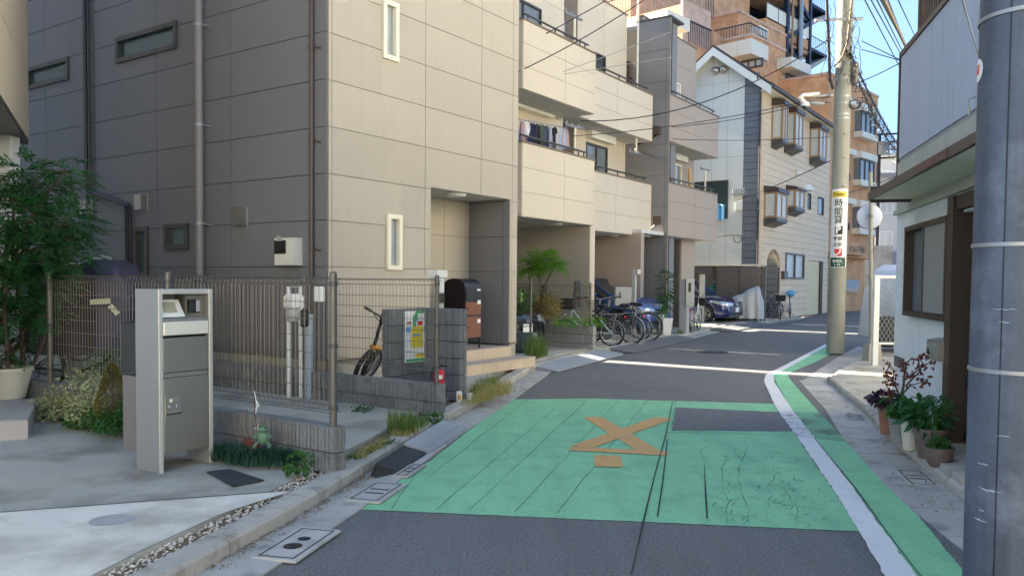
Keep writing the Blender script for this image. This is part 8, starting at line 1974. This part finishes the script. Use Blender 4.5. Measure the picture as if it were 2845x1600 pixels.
for k in range(1500):
    u=random.random(); z=.48*u; r_=.15*(1-u)**.7*(.4+.6*min(1,u*6)); a=rnd(0,2*pi); p=c+Vector((r_*cos(a),r_*sin(a),z)); leaf(mb,p,Vector((cos(a)*.6,sin(a)*.6,rnd(.3,1))),rv(),.035,.01)
t=thing('small_conifer',c,0,'small golden brown cone shaped conifer left of the mailbox pillar','conifer'); mb.build('foliage',MT['conifer'],t); mb=MB(); mb.tube([c,c+Vector((0,0,.4))],.012,5); mb.build('trunk',MT['bark'],t)
mb=MB(); c=gq(520,520,.14)+Vector((0,-.2,0)); blob(mb,at(290,910,8.0),(.3,.3,.14),700,.05,.012,.2); mb.build('needle_shrub',MT['leaf_dark'],label='dark needle leaved shrub directly behind the mailbox pillar',cat='shrub')
# tile clad entrance step at the left edge with a big pot
sc0=G(f1(125,835),H); sc1=G(f1(170,655),.265); sd0=Vector((sc1.x-sc0.x,sc1.y-sc0.y,0)).normalized(); sn=Vector((-sd0.y,sd0.x,0)); 
ST2=thing('entrance_step',sc0,0,'grey tiled entrance step at the left edge','step')
Ls=1.35; mb=MB(); p=[sc0,sc0+sn*2.2,sc0+sn*2.2+sd0*Ls,sc0+sd0*Ls]; p=[Vector((q.x,q.y,H)) for q in p]; 
p=[sc0+sd0*.006+sn*.006,sc0+sd0*Ls,sc0+sd0*Ls+sn*2.2,sc0+sn*2.2+sd0*.006]; p=[Vector((q.x,q.y,H)) for q in p]; mb.prism(p,.158); mb.build('core',MT['mortar'],ST2)
for i in range(5):
    for j in range(4):
        a=sc0+sd0*(.0+.34*i*1.0)+sn*(.0+.45*j); 
        if i<4: m=MB(FR(Vector((a.x,a.y,.259)),sd0)); m.bbox(.003,.337,.003,.447,0,.008,.002); m.build('tile',MT['greytile'],ST2)
for i in range(4): a=sc0+sd0*(.34*i); m=MB(FR(Vector((a.x,a.y,H)),sd0)); m.box(.003,.337,-.002,.005,0,.158); m.build('tile',MT['greytile'],ST2)
for j in range(4): a=sc0+sn*(.45*j); m=MB(FR(Vector((a.x,a.y,H)),sn)); m.box(.003,.447,-.001,.006,0,.158) ; m.build('tile',MT['greytile'],ST2)
c=at(22,1003,8.0); c=Vector((c.x,8.0,.268)); t=pot(c,.21,.3,'pot_cream','large cream round pot standing on the tiled step at the left edge','potted plant'); mb=MB().smooth(); mb.tube([c+Vector((0,0,.25)),c+Vector((-.03,0,.9)),c+Vector((0,0,1.4))],.02,6); mb.build('stem',MT['bark'],t)
mb=MB(); blob(mb,c+Vector((-.02,0,1.35)),(.28,.25,.3),600,.055,.03,.1); mb.build('leaves',MT['leaf_mid'],t)
mb=MB().smooth(); p=at(14,940,10.8); mb.bbox(p.x-.1,p.x+.12,10.8,11.0,H,3.4,.01); mb.build('porch_column',MT['frame_white'],label='white porch column of the left neighbour behind the tree',cat='column')
# second bed right of the pillar: mondo grass, stones, sapling, frog figure
b2_=thing('garden_bed',G(VV(640,1150),H),0,'small corner bed of mondo grass edged with grey stones beside the block wall','garden bed')
ep=[G(h5(*q),H) for q in ((100,500),(240,560),(380,610),(520,612),(700,607),(865,600))]
edging(b2_,ep,.15,.06,.05)
q=[p for p in ep]+[W1-nW*.0+dW*.25,W1+dW*2.2]; q=[Vector((p.x,p.y,H)) for p in q]; a=sum(q[i].x*q[(i+1)%len(q)].y-q[(i+1)%len(q)].x*q[i].y for i in range(len(q))); q=q if a>0 else q[::-1]
mb=MB(); mb.prism(q,.03); mb.build('soil',MT['soil'],b2_)
mb=MB(); random.seed(8)
for (x,y) in [(120,400),(150,450),(200,390),(210,460),(260,430),(270,500),(320,470),(330,520),(390,500),(400,545),(450,490),(470,540),(520,480),(530,540),(570,500),(590,545),(640,500),(650,545),(700,540),(160,420),(240,480),(300,440),(500,510),(610,520),(680,500)]:
    blades(mb,G(h5(x,520+(y-400)*.5),H+.02),.075,90,.10,.003,1.1)
mb.build('mondo_grass',MT['leaf_mondo'],label='dense dark mondo grass in the small corner bed',kind='stuff')
mb=MB(); blob(mb,G(h5(745,570),H+.1),(.1,.08,.07),60,.05,.045,.2); mb.build('broadleaf_weed',MT['leaf_mid'],label='light green broad leaved weed at the end of the corner bed',cat='weed')
sp=G(h5(390,570),H+.02); Ys=sp.y; t=thing('sapling',sp,0,'bare reddish sapling tied with white tape in the corner bed','sapling')
def sy(x,y): return AY(h5(x,y),Ys)
mb=MB().smooth(); mb.tube([sp,sy(385,480),sy(440,370),sy(412,180),sy(410,60),sy(395,-60),AY(f1(1165,480),Ys),AY(f1(1135,385),Ys)],[.007,.0065,.006,.006,.005,.004,.003,.002],6); mb.tube([sp,sy(375,420),sy(345,300),sy(350,160)],[.005,.005,.004,.003],6); mb.build('trunk',MT['bark'],t)
mb=MB(); mb.tube([sy(405,10),sy(430,130),sy(415,200),sy(440,330),sy(412,300)],.004,4); mb.tube([sy(425,90),sy(445,130),sy(405,160)],.004,4); mb.build('white_tie',MT['sign_white'],t)
mb=MB(); random.seed(3)
for _ in range(16): leaf(mb,sy(395+rnd(-45,50),420+rnd(-25,20)),rv(),rv(),.05,.03)
mb.build('dry_leaves',MT['leaf_red'],t)
fy=Ys-.03; fp=AY(h5(478,425),fy); t=thing('frog_figure',fp,0,'small pale green frog garden figure standing in the mondo grass','garden ornament')
MT['frog']=M('frog_green',(.1,.19,.12),.5,var=.2,vsc=20)
mb=MB().smooth(); mb.sph(fp+Vector((0,0,.045)),(.045,.035,.05),12,8); mb.sph(fp+Vector((0,0,.105)),(.038,.03,.026),12,8); mb.build('body',MT['frog'],t)
for sg in (-1,1):
    mb=MB().smooth(); mb.sph(fp+Vector((sg*.022,-.012,.128)),.013,8,6); e_=mb.build('eye',MT['frog'],t); mb=MB().smooth(); mb.sph(fp+Vector((sg*.022,-.023,.129)),.006,6,4); mb.build('pupil',MT['black'],e_)
    mb=MB().smooth(); mb.tube([fp+Vector((sg*.035,0,.075)),fp+Vector((sg*.06,-.02,.055)),fp+Vector((sg*.045,-.035,.04))],.009,6); mb.build('arm',MT['frog'],t)
    mb=MB().smooth(); mb.tube([fp+Vector((sg*.025,0,.02)),fp+Vector((sg*.05,-.02,-.0)),fp+Vector((sg*.055,-.04,-.02))],.012,6); mb.build('leg',MT['frog'],t)
# weeds and grass along the kerb
mb=MB(); random.seed(17)
def gb(zm,x,y,r_,n_,h,lean=.6,z=H): blades(mb,G(zm(x,y),z),r_,n_,h,.004,lean)
gb(f2,810,1120,.12,170,.2); gb(f2,850,1110,.1,90,.16); gb(f2,930,1070,.08,70,.09); gb(f2,900,1090,.09,70,.1)
mb.build('grass_tuft',MT['grass'],label='green grass tuft between the kerb and the second fence wall',cat='grass')
mb=MB()
for (x,y) in ((790,1150),(830,1150),(870,1130),(700,1200),(650,1235),(600,1260),(560,1290)): blades(mb,G(f2(x,y),H-.02),.06,60,.07,.004,.9)
mb.build('dry_grass',MT['grass_dry'],label='dry straw coloured grass along the gravel joint',kind='stuff')
mb=MB()
for k in range(60): x=500+rnd(0,260); blob(mb,G(f2(x,1480-x*.46+60+rnd(-12,12)-20),H-.005),(.05,.05,.02),22,.022,.014,.1)
mb.build('kerb_weeds',MT['leaf_mid'],label='small green weeds in the gravel joint by the rubber ramp',kind='stuff')
mb=MB(); blob(mb,G(f2(1010,1030),H+.02),(.12,.1,.04),160,.035,.03,.1); mb.build('weed_patch',MT['leaf_mid'],label='green weed patch at the end of the second low wall',cat='weed')
mb=MB()
for k in range(40): u=random.random(); x=1225+u*240+rnd(-25,25); y=945-u*75+rnd(-40,10); blades(mb,G(f2(x,y),H),.1,26,rnd(.06,.17),.0028,1.2)
mb.build('dry_grass',MT['grass_dry'],label='dry yellow grass growing beside the porch steps and kerb',kind='stuff')
mb=MB()
for k in range(10): blades(mb,G(f2(1260+k*14,900-k*8),H),.06,26,.16,.004,.8)
mb.build('green_grass_blades',MT['grass'],label='green blades among the dry grass by the porch steps',kind='stuff')
mb=MB()
for k in range(12): blades(mb,G(f3(190+k*12,1440-k*3),H),.09,32,rnd(.25,.5),.005,.6)
mb.build('grass_tuft',MT['grass'],label='tall green grass tuft in front of the low pier',cat='grass')
mb=MB()
for k in range(14): blades(mb,G(f3(1680+k*16,1190-k*6),.08),.1,22,.1,.006,.8)
mb.build('kerb_weeds',MT['grass'],label='weeds on the kerb in front of the white bicycle',kind='stuff')
mb=MB(); blob(mb,G(f2(575,985),H+.0)+Vector((0,0,.02)),(.12,.1,.03),80,.04,.03,.1); mb.build('weed_patch',MT['leaf_mid'],label='tiny weed patch seen through the nearest mesh fence',cat='weed')
# things hanging on the top beige balcony
q=Wn(z3(342,180),nh); mb=MB().smooth(); mb.sheet([[S(q[0]+.04*i,nh,q[1]+.15-.1*j) for i in range(-1,2)] for j in range(5)]); mb.build('garment',cloth(7),label='dark cloth with a blue stripe hanging from the top beige balcony stand',cat='garment')
